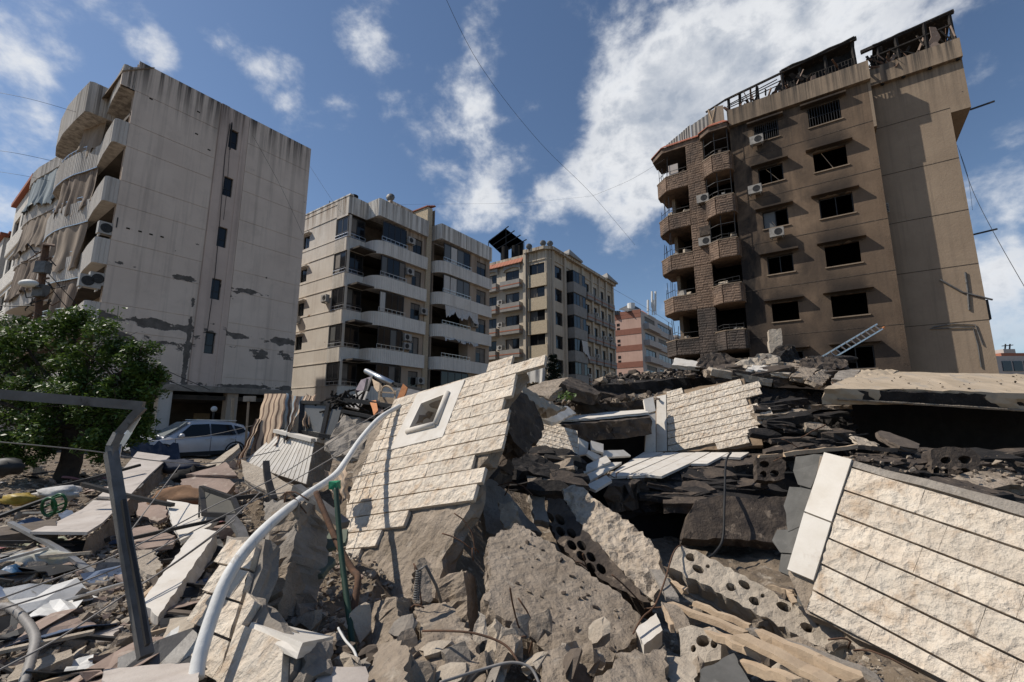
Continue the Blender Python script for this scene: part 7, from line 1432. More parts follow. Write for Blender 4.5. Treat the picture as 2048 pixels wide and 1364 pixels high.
S('green_tile', 'greenish slate tile pieces behind the green fence post', 'tile', ((620, 1100, 4.4), (690, 1070, 4.5), (640, 1130, 4.2)), [(620, 1092), (650, 1062), (695, 1058), (690, 1085), (650, 1100), (625, 1115)], .04, 'slate_green', .006, .01, .1, .01)
S('green_tile', 'olive tile fragment in the shade behind the green fence post', 'tile', ((615, 1130, 4.2), (668, 1120, 4.2), (640, 1148, 4.0)), [(615, 1118), (645, 1105), (670, 1118), (645, 1148), (618, 1148)], .04, 'slate_green', .006, .01, .1, .01)

# ------------------------------------------------------------------ ladder on the heap
def ladder():
    a0, a1 = at(1622, 726, 14.2), at(1754, 648, 15.6); b0, b1 = at(1634, 735, 14.2), at(1766, 657, 15.6); r = thing('ladder', 'long aluminium ladder slanting up from the heap against the burnt block', 'ladder', b0)
    for a, b in ((a0, a1), (b0, b1)): mb = MB(); mb.bar(a, b, .025, .045); mb.build('rail', M['alu'], r)
    for i in range(13): t = (i + .4) / 13; mb = MB(); mb.tube([a0.lerp(a1, t), b0.lerp(b1, t)], .022, 6); mb.build('rung', M['alu'], r)
    for p in (b1,): mb = MB(); mb.bar(p, p + (b1 - b0) * .025, .06, .08); mb.build('foot', M['orange_wood'], r)
ladder()
# ------------------------------------------------------------------ parked car
def car():
    c = at(388, 880, 20.3); T = Matrix.Translation((c.x, c.y, .02)) @ Matrix.Rotation(GRID + math.pi, 4, 'Z')   # local +x is the nose, +y the side away to its left
    r = thing('car', 'dusty silver five-door SUV parked in front of the gabled block with a crumpled bonnet', 'car', (c.x, c.y, .02), GRID + math.pi)
    L = 4.5
    # stations: x, z_low, z_belt, half width at belt, half width low
    st = [(-2.2, .62, .98, .70, .66), (-2.1, .45, 1.05, .80, .78), (-1.7, .34, 1.06, .88, .86), (-.9, .30, 1.04, .91, .89), (.1, .28, 1.01, .92, .90), (.9, .28, .99, .92, .9), (1.3, .30, .97, .90, .88), (1.8, .34, .9, .86, .84), (2.1, .40, .80, .76, .74), (2.25, .52, .68, .62, .62)]
    body = mk('silver_car_paint', (.58, .59, .62), (.5, .505, .52), 1.5, .32, .05, 30, c=(.4, .36, .32), cscale=2.2, cpos=.58, cw=.2, metal=.15)
    g = []
    for x, zl, zb, wb, wl in st:
        prof = [(-wl, zl), (-wl - .02, (zl + zb) * .45), (-wb - .01, zb - .12), (-wb + .03, zb), (-wb * .55, zb + .05), (0, zb + .07), (wb * .55, zb + .05), (wb - .03, zb), (wb + .01, zb - .12), (wl + .02, (zl + zb) * .45), (wl, zl)]
        g.append([T @ Vector((x, y, z)) for y, z in prof])
    mb = MB(); mb.sheet(g); mb.add(g[0], [tuple(range(11))]); mb.add(g[-1], [tuple(reversed(range(11)))]); mb.build('body', body, r, smooth=True)
    # greenhouse: roof shell and windows
    gh = [(-2.08, 1.02, 1.1, .66, .72), (-1.75, 1.04, 1.5, .62, .8), (-1.2, 1.04, 1.63, .62, .84), (-.3, 1.03, 1.69, .62, .85), (.35, 1.02, 1.66, .61, .85), (.85, 1.0, 1.35, .64, .85), (1.35, .98, 1.03, .7, .83)]
    g = []
    for x, zb, zt, wt, wb in gh: g.append([T @ Vector(q) for q in ((x, -wb, zb), (x, -wt - .03, zt - .1), (x, -wt * .8, zt), (x, 0, zt + .03), (x, wt * .8, zt), (x, wt + .03, zt - .1), (x, wb, zb))])
    mb = MB(); mb.sheet(g); mb.build('roof', body, r, smooth=True)
    gl = glass('car_glass', (.01, .012, .014), .06)
    def side(s, pts): return [T @ Vector((x, s * y, z)) for x, y, z in pts]
    for s in (-1, 1):
        for pts in ([(-.28, .862, 1.07), (.95, .862, 1.04), (.42, .70, 1.53), (-.25, .70, 1.56)], [(-1.32, .862, 1.08), (-.34, .862, 1.07), (-.31, .70, 1.56), (-1.15, .70, 1.51)], [(-1.78, .835, 1.2), (-1.4, .862, 1.1), (-1.25, .70, 1.49), (-1.6, .71, 1.4)]):
            q = side(s, pts); q = [p + (T.to_3x3() @ Vector((0, s * .03, 0))) for p in q]; w = T.to_3x3() @ Vector((0, -s * .02, 0)); mb = MB(); mb.hexa([p + w for p in q] + q); mb.build('side_window', gl, r)
        mb = MB(); mb.ball(T @ Vector((.82, s * 1.0, 1.08)), .13, 6, (.9, .7, .75)); mb.build('mirror', body, r, smooth=True)
        for xh in (-.18, -1.2): mb = MB(); mb.bar(T @ Vector((xh - .1, s * .935, .9)), T @ Vector((xh + .1, s * .935, .9)), .03, .04); mb.build('door_handle', body, r)
        for xd in (1.0, -.3, -1.3): mb = MB(); mb.bar(T @ Vector((xd, s * .932, .38)), T @ Vector((xd, s * .922, 1.0)), .012); mb.build('door_gap', M['black_rubber'], r)
        mb = MB(); mb.bar(T @ Vector((-1.0, s * .9, .34)), T @ Vector((1.0, s * .915, .33)), .06, .16); mb.build('sill_trim', M['black_rubber'], r)
        mb = MB(); mb.hexa(side(s, [(-2.17, .66, .98), (-1.92, .85, 1.0), (-1.9, .83, 1.14), (-2.08, .7, 1.12)]) + side(s, [(-2.2, .68, .98), (-1.92, .88, 1.0), (-1.9, .86, 1.14), (-2.12, .72, 1.12)])); mb.build('tail_lamp', mk('red_lamp', (.25, .02, .02), (.2, .02, .02), 5, .2, 0), r)
        mb = MB(); mb.hexa(side(s, [(2.1, .55, .7), (1.85, .8, .72), (1.82, .8, .84), (2.08, .55, .8)]) + side(s, [(2.2, .57, .7), (1.87, .87, .72), (1.84, .86, .84), (2.14, .57, .8)])); mb.build('headlight', M['glass_grey'], r)
        for xw in (1.38, -1.32):
            ctr = Vector((xw, s * .8, .35)); mb = MB(); n = 22; pr = [(.0, .11), (.2, .12), (.3, .11), (.35, .07), (.35, -.07), (.3, -.11), (0, -.11)]
            mb.sheet([[T @ (ctr + Vector((math.cos(2 * math.pi * i / n) * rr, s * dd, math.sin(2 * math.pi * i / n) * rr))) for rr, dd in pr] for i in range(n + 1)]); w = mb.build('wheel', M['black_rubber'], r, smooth=True)
            mb = MB()
            for i in range(5): a = 2 * math.pi * i / 5; mb.bar(T @ (ctr + Vector((0, s * .125, 0))), T @ (ctr + Vector((math.cos(a) * .22, s * .125, math.sin(a) * .22))), .07, .02)
            mb.build('rim', M['alu'], w)
            mb = MB(); mb.tube([T @ (Vector((xw, s * .915, .35)) + Vector((math.cos(t) * .41, 0, math.sin(t) * .41))) for t in [math.pi * i / 12 for i in range(13)]], .03, 5); mb.build('wheel_arch', M['black_rubber'], r)
    q = [T @ Vector(p) for p in ((.5, -.6, 1.62), (.5, .6, 1.62), (1.32, .74, 1.06), (1.32, -.74, 1.06))]; up = T.to_3x3() @ Vector((.02, 0, .03)); mb = MB(); mb.hexa([p for p in q] + [p + up for p in q]); mb.build('windscreen', glass('cracked_screen', (.2, .22, .22), .25), r)
    for s in (-1, 1): mb = MB(); mb.bar(T @ Vector((-1.4, s * .6, 1.7)), T @ Vector((.2, s * .6, 1.74)), .03); mb.build('roof_rail', M['alu'], r)
    # crumpled bonnet: buckled sheet
    g = [[T @ Vector((1.15 + .95 * i / 8, -.72 + 1.44 * j / 8, 1.06 - .14 * i / 8 + .09 * math.sin(i * 1.9 + j * .9) * (i > 1) + .05 * math.cos(j * 2.3))) for j in range(9)] for i in range(9)]
    mb = MB(); mb.sheet(g, .02, (0, 0, 1)); mb.build('crumpled_bonnet', body, r)
    # covering sheet over the front wing
    g = [[T @ Vector((.9 + 1.6 * i / 10, .75 + .75 * j / 6 + .05 * math.sin(i * 2.1), .95 - .85 * j / 6 + .06 * math.sin(i * 1.7 + j))) for j in range(7)] for i in range(11)]
    setp(MB().sheet(g).build('plastic_sheet', mk('navy_sheet', (.02, .028, .05), (.04, .05, .075), 4, .35, .3, 10), smooth=True), 'crumpled navy sheet hanging over the front wing of the silver car', 'sheet')
car()
def street_bits():
    b = at(497, 840, 20.6); r = thing('street_sign', 'small blank pale sign board on a thin post behind the silver car', 'sign', (b.x, b.y, 0)); mb = MB(); mb.tube([(b.x, b.y, 0), at(497, 804, 20.6)], .05, 6); mb.build('post', M['wood'], r); a, c = at(486, 803, 20.5), at(511, 792, 20.5); mb = MB(); mb.box(a.x, c.x, 20.48, 20.56, a.z, c.z); mb.build('board', M['concrete_pale'], r)
    b = at(428, 818, 23.5); r = thing('garden_lamp', 'white globe lamp on a short post beyond the car roof', 'lamp', (b.x, b.y, 0)); mb = MB(); mb.ball(b, .15, 8); mb.build('globe', M['white_paint'], r, smooth=True); mb = MB(); mb.tube([(b.x, b.y, 0), (b.x, b.y, b.z - .14)], .05, 6); mb.build('post', M['dark_metal'], r)
    b = at(468, 845, 21.5); setp(MB().tube([(b.x, b.y, 0), at(466, 796, 21.5)], .07, 6).build('wooden_post', M['wood']), 'brown wooden post between the car and the blank sign', 'post')
    b = at(302, 850, 21.5); setp(MB().tube([(b.x, b.y, 0), at(302, 825, 21.5)], .05, 6).build('steel_post', M['grey_metal']), 'thin grey post left of the ribbed column', 'post')
    # fence in the shade under the gabled block
    r = thing('railing_fence', 'low dark railing in the shade behind the silver car', 'fence', at(360, 880, 22.3) * Vector((1, 1, 0)))
    A, B = G(7.2, 26.2, 0), G(14.5, 26.2, 0)
    for z in (.35, 1.25): mb = MB(); mb.bar(A + Vector((0, 0, z)), B + Vector((0, 0, z)), .04); mb.build('rail', M['dark_metal'], r)
    for i in range(44): p = A.lerp(B, i / 43); mb = MB(); mb.bar(p, p + Vector((0, 0, 1.3)), .025); mb.build('baluster', M['dark_metal'], r)
street_bits()

# ------------------------------------------------------------------ trees
leafm = bpy.data.materials.new('leaf'); leafm.use_nodes = True
def leafmat():
    nt = leafm.node_tree; p = nt.nodes['Principled BSDF']; N = nt.nodes.new; L = nt.links.new; p.inputs['Roughness'].default_value = .5
    n = N('ShaderNodeTexNoise'); n.inputs['Scale'].default_value = 2.2; n.inputs['Detail'].default_value = 5; L(N('ShaderNodeNewGeometry').outputs['Position'], n.inputs['Vector'])
    cr = N('ShaderNodeValToRGB'); cr.color_ramp.elements[0].position = .35; cr.color_ramp.elements[0].color = (.04, .075, .014, 1); cr.color_ramp.elements[1].position = .68; cr.color_ramp.elements[1].color = (.12, .19, .035, 1); L(n.outputs[0], cr.inputs[0]); L(cr.outputs[0], p.inputs['Base Color'])
    tr = N('ShaderNodeBsdfTranslucent'); L(cr.outputs[0], tr.inputs[0]); mx = N('ShaderNodeMixShader'); mx.inputs[0].default_value = .25; L(p.outputs[0], mx.inputs[1]); L(tr.outputs[0], mx.inputs[2]); L(mx.outputs[0], nt.nodes['Material Output'].inputs[0])
leafmat()
def leaves(mb, c, rad, n, rg, size=.07, flat=1.0):
    for _ in range(n):
        d = Vector((rg.gauss(0, 1), rg.gauss(0, 1), rg.gauss(0, 1))).normalized() * (rg.random() ** .4); p = c + Vector((d.x * rad[0], d.y * rad[1], d.z * rad[2]))
        a = Vector((rg.gauss(0, 1), rg.gauss(0, 1), rg.gauss(0, .5) - .25)).normalized(); b = a.cross(Vector((rg.gauss(0, .6), rg.gauss(0, .6), 1))).normalized(); s = size * rg.uniform(.6, 1.35)
        mb.add([p - a * s, p + b * s * .42 + a * s * .1, p + a * s, p - b * s * .42 + a * s * .1], [(0, 1, 2, 3)])
def limb(mb, a, b, r0, r1, rg, n=5, k=.12):
    pts = [a.lerp(b, i / n) + Vector((rg.uniform(-k, k), rg.uniform(-k, k), rg.uniform(-k, k) * .5)) * (0 < i < n) for i in range(n + 1)]; mb.tube(pts, r0, 7, radii=[r0 + (r1 - r0) * i / n for i in range(n + 1)]); return pts
def tree():
    rg = random.Random(12); base = at(138, 950, 12.2); base.z = .1; r = thing('tree', 'bushy dark green street tree in front of the gabled block', 'tree', base); mb = MB(); top = at(150, 850, 12.2)
    limb(mb, base - Vector((0, 0, .1)), top, .27, .2, rg, 5, .05); cl = []
    for (x, y, d, rd) in ((60, 790, 11.8, .9), (0, 740, 12.2, 1.0), (110, 720, 12.4, 1.0), (50, 690, 12.6, .8), (180, 730, 12.0, .9), (235, 760, 12.0, .85), (215, 690, 12.4, .7), (130, 670, 12.6, .8), (275, 720, 12.3, .55), (160, 810, 11.6, .9), (90, 850, 11.6, .8), (240, 830, 11.9, .75), (20, 850, 11.8, .8), (-60, 780, 12.0, 1.1), (-50, 690, 12.6, .9), (280, 790, 12.1, .5), (270, 850, 12.0, .5), (295, 750, 12.3, .35), (60, 890, 11.4, .5), (215, 885, 11.6, .5), (10, 900, 11.2, .45), (10, 670, 12.8, .6), (150, 640, 12.8, .35), (120, 760, 13.4, 1.1), (200, 790, 13.2, 1.0), (40, 760, 13.6, 1.1)):
        c = at(x, y, d); limb(mb, top, c, .09, .02, rg, 4); cl.append((c, rd))
        for _ in range(5): e = c + Vector((rg.uniform(-1, 1), rg.uniform(-1, 1), rg.uniform(-.5, 1))) * rd * .9; limb(mb, c, e, .018, .006, rg, 3, .06)
    mb.build('trunk', mk('bark', (.07, .055, .042), (.045, .036, .03), 9, .95, 1.0, 25, bdist=.02), r, smooth=True)
    mb = MB()
    for c, rd in cl:
        for _ in range(21):
            d = Vector((rg.gauss(0, 1), rg.gauss(0, 1), rg.gauss(0, 1))).normalized(); q = c + d * rd * rg.uniform(.35, 1.0); s = rg.uniform(.16, .34); leaves(mb, q, (s, s, s * .75), int(84 * s / .25), rg, .062)
    mb.build('crown', leafm, r)
    # thin sprays sticking out
    rg = random.Random(4)
def conifer():
    b = at(1108, 800, 40); t = at(1108, 706, 40); r = thing('conifer', 'dark small conifer before the sand coloured block', 'tree', (b.x, b.y, 0)); mb = MB(); mb.tube([(b.x, b.y, 0), t], .12, 6, radii=[.16, .03]); mb.build('trunk', MATS['bark'], r); rg = random.Random(8); mb = MB()
    for i in range(15):
        z = b.z - 1 + (t.z - b.z + 1) * i / 15; rad = 1.35 * (1 - i / 16) + .1
        for k in range(11):
            a = rg.uniform(0, 6.28); e = Vector((math.cos(a) * rad, math.sin(a) * rad, rg.uniform(-.1, .35))); o = Vector((b.x, b.y, z + rg.uniform(-.12, .12)))
            for s in range(7): leaves(mb, o + e * (s + 1) / 7, (.13, .13, .09), 5, rg, .11)
    mb.build('crown', mk('conifer_needles', (.012, .024, .014), (.02, .034, .018), 4, .7, 0), r)
tree(); conifer()
def sprouts():
    rg = random.Random(31)
    for k, (x, y, d, h, lab) in enumerate(((225, 690, 11.2, 1.0, 'thin leafy shoot rising at the right rim of the tree'), (130, 790, 4.6, .0, ''), (50, 900, 8.6, .5, 'small green weed at the foot of the tree'), (1133, 806, 9.6, .25, 'tiny green weed growing on the heap behind the window panel'))):
        if not h: continue
        p = at(x, y, d); r = thing('weed', lab, 'plant', p); mb = MB(); mb.tube([p, p + Vector((.03, 0, h * .6)), p + Vector((.0, 0, h))], .006, 4); mb.build('stem', leafm, r); mb = MB(); leaves(mb, p + Vector((0, 0, h * .6)), (.18 + h * .2, .18, h * .45), 70, rg, .05); mb.build('foliage', leafm, r)
sprouts()

# ------------------------------------------------------------------ utility pole with street light, overhead wires
def pole():
    b = at(72, 700, 15.0); b.z = 0; t = at(92, 488, 15.0); r = thing('utility_pole', 'rusty cluttered utility pole with a street light head and tangled wires', 'pole', b)
    mb = MB(); mb.tube([b, at(74, 640, 15.0), t], .1, 8); mb.build('pole', M['rust'], r)
    mb = MB(); mb.sheet([[at(86 + 24 * i / 3, 488 - 3 * math.sin(j) + i, 15.0 + .2 * (j - 1)) for j in range(3)] for i in range(4)], .05, (0, 0, 1)); mb.build('cap_plate', M['rust'], r)
    mb = MB(); c = at(57, 567, 14.6); mb.ball(c, .32, 8, (1, .5, .42)); mb.build('lamp_head', M['white_paint'], r, smooth=True); mb = MB(); mb.tube(smooth_path([(72, 572, 14.6), (84, 578, 14.8), (84, 600, 15.0)]), .035, 6); mb.build('lamp_arm', M['grey_metal'], r)
    rg = random.Random(2)
    for i in range(22):
        a = at(rg.uniform(70, 100), rg.uniform(500, 640), 15 + rg.uniform(-.2, .2)); e = a + Vector((rg.uniform(-.6, .6), rg.uniform(-.2, .2), rg.uniform(-.5, .3))); mb = MB(); mb.tube([a, a.lerp(e, .5) + Vector((rg.uniform(-.2, .2), 0, -.15)), e], .02, 5); mb.build('wire_tangle', M['black_rubber'] if i % 3 else M['rust'], r)
    for (x, y) in ((88, 520), (84, 560), (80, 600)): mb = MB(); mb.bar(at(x - 14, y + 2, 15.1), at(x + 14, y - 4, 14.9), .05); mb.build('crossarm', M['rust'], r)
    for (x, y) in ((86, 535), (82, 582)): p = at(x, y, 14.85); mb = MB(); mb.box(p.x - .18, p.x + .18, p.y - .12, p.y + .12, p.z - .2, p.z + .2); mb.build('junction_box', M['grey_metal'], r)
pole()
for k, (pts, rr, lab) in enumerate((([(866, -60, 14), (960, 130, 18), (1080, 285, 23), (1185, 390, 29), (1270, 490, 38)], .014, 'long overhead wire sweeping down across the middle of the sky'), ([(-40, 178, 20), (60, 198, 20), (152, 224, 21)], .014, 'upper overhead wire running to the gabled block roof'), ([(-40, 297, 24), (30, 306, 24), (106, 322, 25)], .018, 'thick overhead wire left of the gabled block'), ([(-40, 338, 26), (40, 350, 26), (100, 362, 27)], .014, 'lowest overhead wire left of the gabled block'), ([(655, 420, 50), (780, 410, 52), (900, 408, 55), (1050, 405, 60), (1185, 392, 60)], .014, 'almost level overhead wire above the cream block roof'), ([(1185, 392, 40), (1260, 360, 36), (1330, 318, 30)], .014, 'overhead wire reaching to the burnt block corner'), ([(1918, 300, 24.5), (1945, 380, 23), (1990, 470, 21), (2070, 610, 19)], .02, 'drooping wire at the right wall of the burnt block'), ([(1914, 290, 24.8), (1935, 350, 24.5), (1945, 420, 24.2)], .012, 'short slack wire beside the right wall of the burnt block'), ([(95, 545, 15.0), (150, 605, 15.4), (230, 690, 16.5), (320, 735, 18.0), (420, 780, 21)], .022, 'thick black wire from the utility pole down past the tree'), ([(90, 560, 15.0), (170, 650, 15.5), (320, 752, 18), (440, 800, 22)], .022, 'second thick black wire from the utility pole towards the car'), ([(-30, 610, 15), (30, 612, 15), (80, 610, 15)], .03, 'black wire entering from the left edge to the utility pole'), ([(1222, 575, 70), (1300, 620, 60), (1345, 650, 45)], .03, 'wire between the sand coloured block and the burnt block'), ([(505, 270, 23.0), (560, 370, 23.5), (606, 470, 24.0)], .01, 'thin wire crossing the right half of the streaked gable'), ([(618, 330, 34), (700, 450, 38), (800, 560, 40), (870, 620, 44), (905, 660, 48)], .014, 'pale wire slanting down across the cream block'))):
    pipe('overhead_wire', lab, 'wire', pts, rr * .62, 'black_rubber' if k != 13 else 'grey_cable', 5, 8)
# ------------------------------------------------------------------ household litter in the left field
def lump(name, label, cat, px, d, size, mat, seed=1, sq=(1, 1, .5), n=9, rough=.3):
    p = at(*px, d); p.z = max(p.z, terr(p.x, p.y)); rg = random.Random(seed); mb = MB(); g = []; off = Vector((seed * 3.1, seed, 0))
    for i in range(n + 1):
        th = math.pi * i / n; g.append([])
        for j in range(2 * n + 1):
            ph = math.pi * (j % (2 * n)) / n; v = Vector((math.sin(th) * math.cos(ph), math.sin(th) * math.sin(ph), math.cos(th))); k = 1 + rough * mn.noise(v * 1.7 + off) + rough * .5 * mn.noise(v * 4 + off); g[-1].append(p + Vector((v.x * sq[0], v.y * sq[1], v.z * sq[2])) * size * k)
    mb.sheet(g); return setp(mb.build(name, mat, smooth=True), label, cat)
lump('quilt', 'rolled pale blue and yellow quilt lying at the left edge', 'quilt', (88, 1138), 5.0, .26, mk('quilt_cloth', (.42, .45, .47), (.45, .4, .28), 5, .95, .5, 20, c=(.25, .33, .42), cscale=6), 3, (1.2, .6, .5))
lump('quilt', 'folded end of the pale quilt at the left edge', 'quilt', (38, 1150), 4.9, .18, MATS['quilt_cloth'], 4, (1, .6, .6))
lump('plastic_bag', 'crumpled bright blue bag at the left edge', 'bag', (6, 1165), 4.6, .16, mk('blue_plastic', (.03, .09, .18), (.05, .15, .27), 12, .4, .6, 20), 5, (1, .7, .6), rough=.5)
lump('cushion', 'black cushion lying in the rubble under the tree', 'cushion', (10, 935), 8.2, .3, M['black_rubber'], 6, (1.1, .6, .5))
lump('yellow_crate_wreck', 'squashed yellow plastic crate below the tree', 'crate', (40, 998), 6.8, .2, mk('yellow_plastic', (.35, .24, .03), (.25, .17, .03), 6, .5, .3, 20), 7, (1.2, .7, .4), rough=.5)
lump('cloth_bundle', 'grey and white cloth bundle near the tree foot', 'cloth', (120, 985), 7.0, .22, M['cloth_white'], 8, (1.5, .7, .35), rough=.6)
lump('cloth_bundle', 'dark blue cloth bundle in front of the car', 'cloth', (345, 932), 9.2, .3, mk('navy_cloth', (.03, .035, .055), (.06, .065, .085), 6, .9, .5, 18), 9, (1.8, .7, .4), rough=.7)
lump('cloth_bundle', 'black cloth bundle in the shade below the slack wire', 'cloth', (395, 950), 8.6, .3, M['soot'], 10, (1.2, .8, .6), rough=.7)
lump('earth_pile', 'reddish earth pile beside the folded pinkish panel', 'earth pile', (362, 1000), 7.0, .3, mk('red_earth', (.24, .14, .08), (.17, .1, .06), 6, 1, .8, 20), 11, (1.5, .8, .5), rough=.6)
def reel():
    c = at(108, 1010, 6.6); r = thing('green_reel', 'bright green plastic hose reel among the dark litter below the tree', 'hose reel', c); m = mk('green_plastic', (.012, .12, .035), (.02, .08, .03), 6, .4, .1, 30); e1 = Vector((.8, -.2, .1)).normalized(); e2 = Vector((.1, -.3, 1)).normalized(); n = e1.cross(e2).normalized()
    for s in (-.06, .06): mb = MB(); mb.tube([c + n * s + (e1 * math.cos(t) + e2 * math.sin(t)) * .13 for t in [2 * math.pi * i / 24 for i in range(25)]], .018, 7); mb.build('rim', m, r, smooth=True)
    for i in range(6): t = i * math.pi / 3; q = (e1 * math.cos(t) + e2 * math.sin(t)) * .13; mb = MB(); mb.bar(c - n * .06 + q, c + n * .06 + q, .02); mb.build('spoke', m, r)
reel()
MARKS = [((285, 1200), 'the foot of the bent steel post'), ((235, 960), 'the kink of the bent steel post'), ((140, 1205), 'the dark grey board'), ((360, 1130), 'the white-faced beam'), ((170, 1040), 'the curved veined sheet'), ((300, 930), 'the top of the curved veined sheet'), ((130, 940), 'the tree trunk'), ((470, 1200), 'the lower stone wall piece'), ((690, 1150), 'the green fence post'), ((850, 1240), 'the coiled rebar'), ((1120, 1200), 'the big brown slab'), ((1300, 1260), 'the cream dressed stone block'), ((1550, 1260), 'the timber laths'), ((415, 985), 'the folded pinkish panel'), ((80, 1140), 'the pale quilt'), ((50, 1320), 'the thick ribbed conduit'), ((30, 1000), 'the yellow crate'), ((440, 1060), 'the small black window frame'), ((20, 1085), 'the dark weathered timber'), ((165, 1275), 'the pale marbled slab'), ((1220, 1060), 'the honeycomb wall chunk'), ((600, 1340), 'the grey veined marble offcut'), ((980, 1340), 'the thin rod along the lower edge'), ((300, 1060), 'the pinkish tile patch'), ((420, 920), 'the silver car'), ((560, 1150), 'the leaning grey pillar'), ((1450, 1340), 'the grey slab end')]
def near(x, y): return min(MARKS, key=lambda m: (m[0][0] - x) ** 2 + (m[0][1] - y) ** 2)[1]
def scraps():
    rg = random.Random(77); names = {'white': M['white_paint'], 'pink': mk('pink_cloth', (.4, .2, .2), (.3, .13, .14), 6, .9, .3, 30), 'blue': mk('blue_cloth', (.12, .16, .24), (.09, .12, .18), 6, .9, .3, 30), 'grey': M['grey_metal'], 'dark': M['black_rubber'], 'cream': M['plaster_pink'], 'olive': mk('olive_sheet', (.22, .23, .15), (.3, .31, .22), 6, .8, .3, 30)}
    for k in range(95):
        x, y = rg.uniform(-20, 480), rg.uniform(905, 1330)
        d = min(14, 1.55 / max(.03, (y - 842) / 926)) * rg.uniform(.86, .98); p = at(x, y, d); p.z = terr(p.x, p.y) + rg.uniform(.03, .12); s = rg.uniform(.05, .2); a = rg.uniform(0, 6.28)
        e1 = Vector((math.cos(a), math.sin(a), rg.uniform(-.3, .3))) * s; e2 = Vector((-math.sin(a), math.cos(a), rg.uniform(-.4, .4))) * s * rg.uniform(.3, 1.0); mb = MB()
        mb.sheet([[p + e1 * (i - 1.5) + e2 * (j - 1.5) + Vector((0, 0, rg.uniform(-.2, .2) * s)) for j in range(4)] for i in range(4)], .006, (0, 0, 1)); c = rg.choices(list(names), [2, 1, 2, 3, 5, 3, 2])[0]
        lab = ('tiny ' if s < .1 else 'small ' if s < .15 else 'crumpled ') + {'white': 'white scrap', 'pink': 'pink cloth scrap', 'blue': 'blue-grey cloth scrap', 'grey': 'bent grey metal scrap', 'dark': 'black sheet scrap', 'cream': 'pinkish board scrap', 'olive': 'olive sheet scrap'}[c] + ' lying near ' + near(x, y)
        setp(mb.build('scrap', names[c]), lab, 'scrap', c + ' scraps in the left rubble')
    for k in range(44):
        x, y = rg.uniform(-20, 470), rg.uniform(950, 1300); d = min(12, 1.5 / ((y - 842) / 926)) * rg.uniform(.85, .97); p = at(x, y, d); p.z = terr(p.x, p.y) + rg.uniform(.05, .16); a = rg.gauss(.4, .7); L = rg.uniform(.3, 1.0); e = Vector((math.cos(a), math.sin(a), rg.uniform(-.2, .15))) * L
        c = rg.choice(['wood', 'dark_metal', 'dark_metal', 'alu', 'concrete_pale', 'wood_dark']); mb = MB(); mb.bar(p - e / 2, p + e / 2, rg.uniform(.015, .05), rg.uniform(.012, .03)); lab = ('short ' if L < .6 else 'long ') + {'wood': 'pale wooden stick', 'dark_metal': 'thin black bar', 'alu': 'bright metal strip', 'concrete_pale': 'narrow cream batten', 'wood_dark': 'dark wooden stick'}[c] + ' lying near ' + near(x, y)
        setp(mb.build('stick', M[c]), lab, 'stick', c.replace('_', ' ') + ' sticks in the left rubble')
scraps()

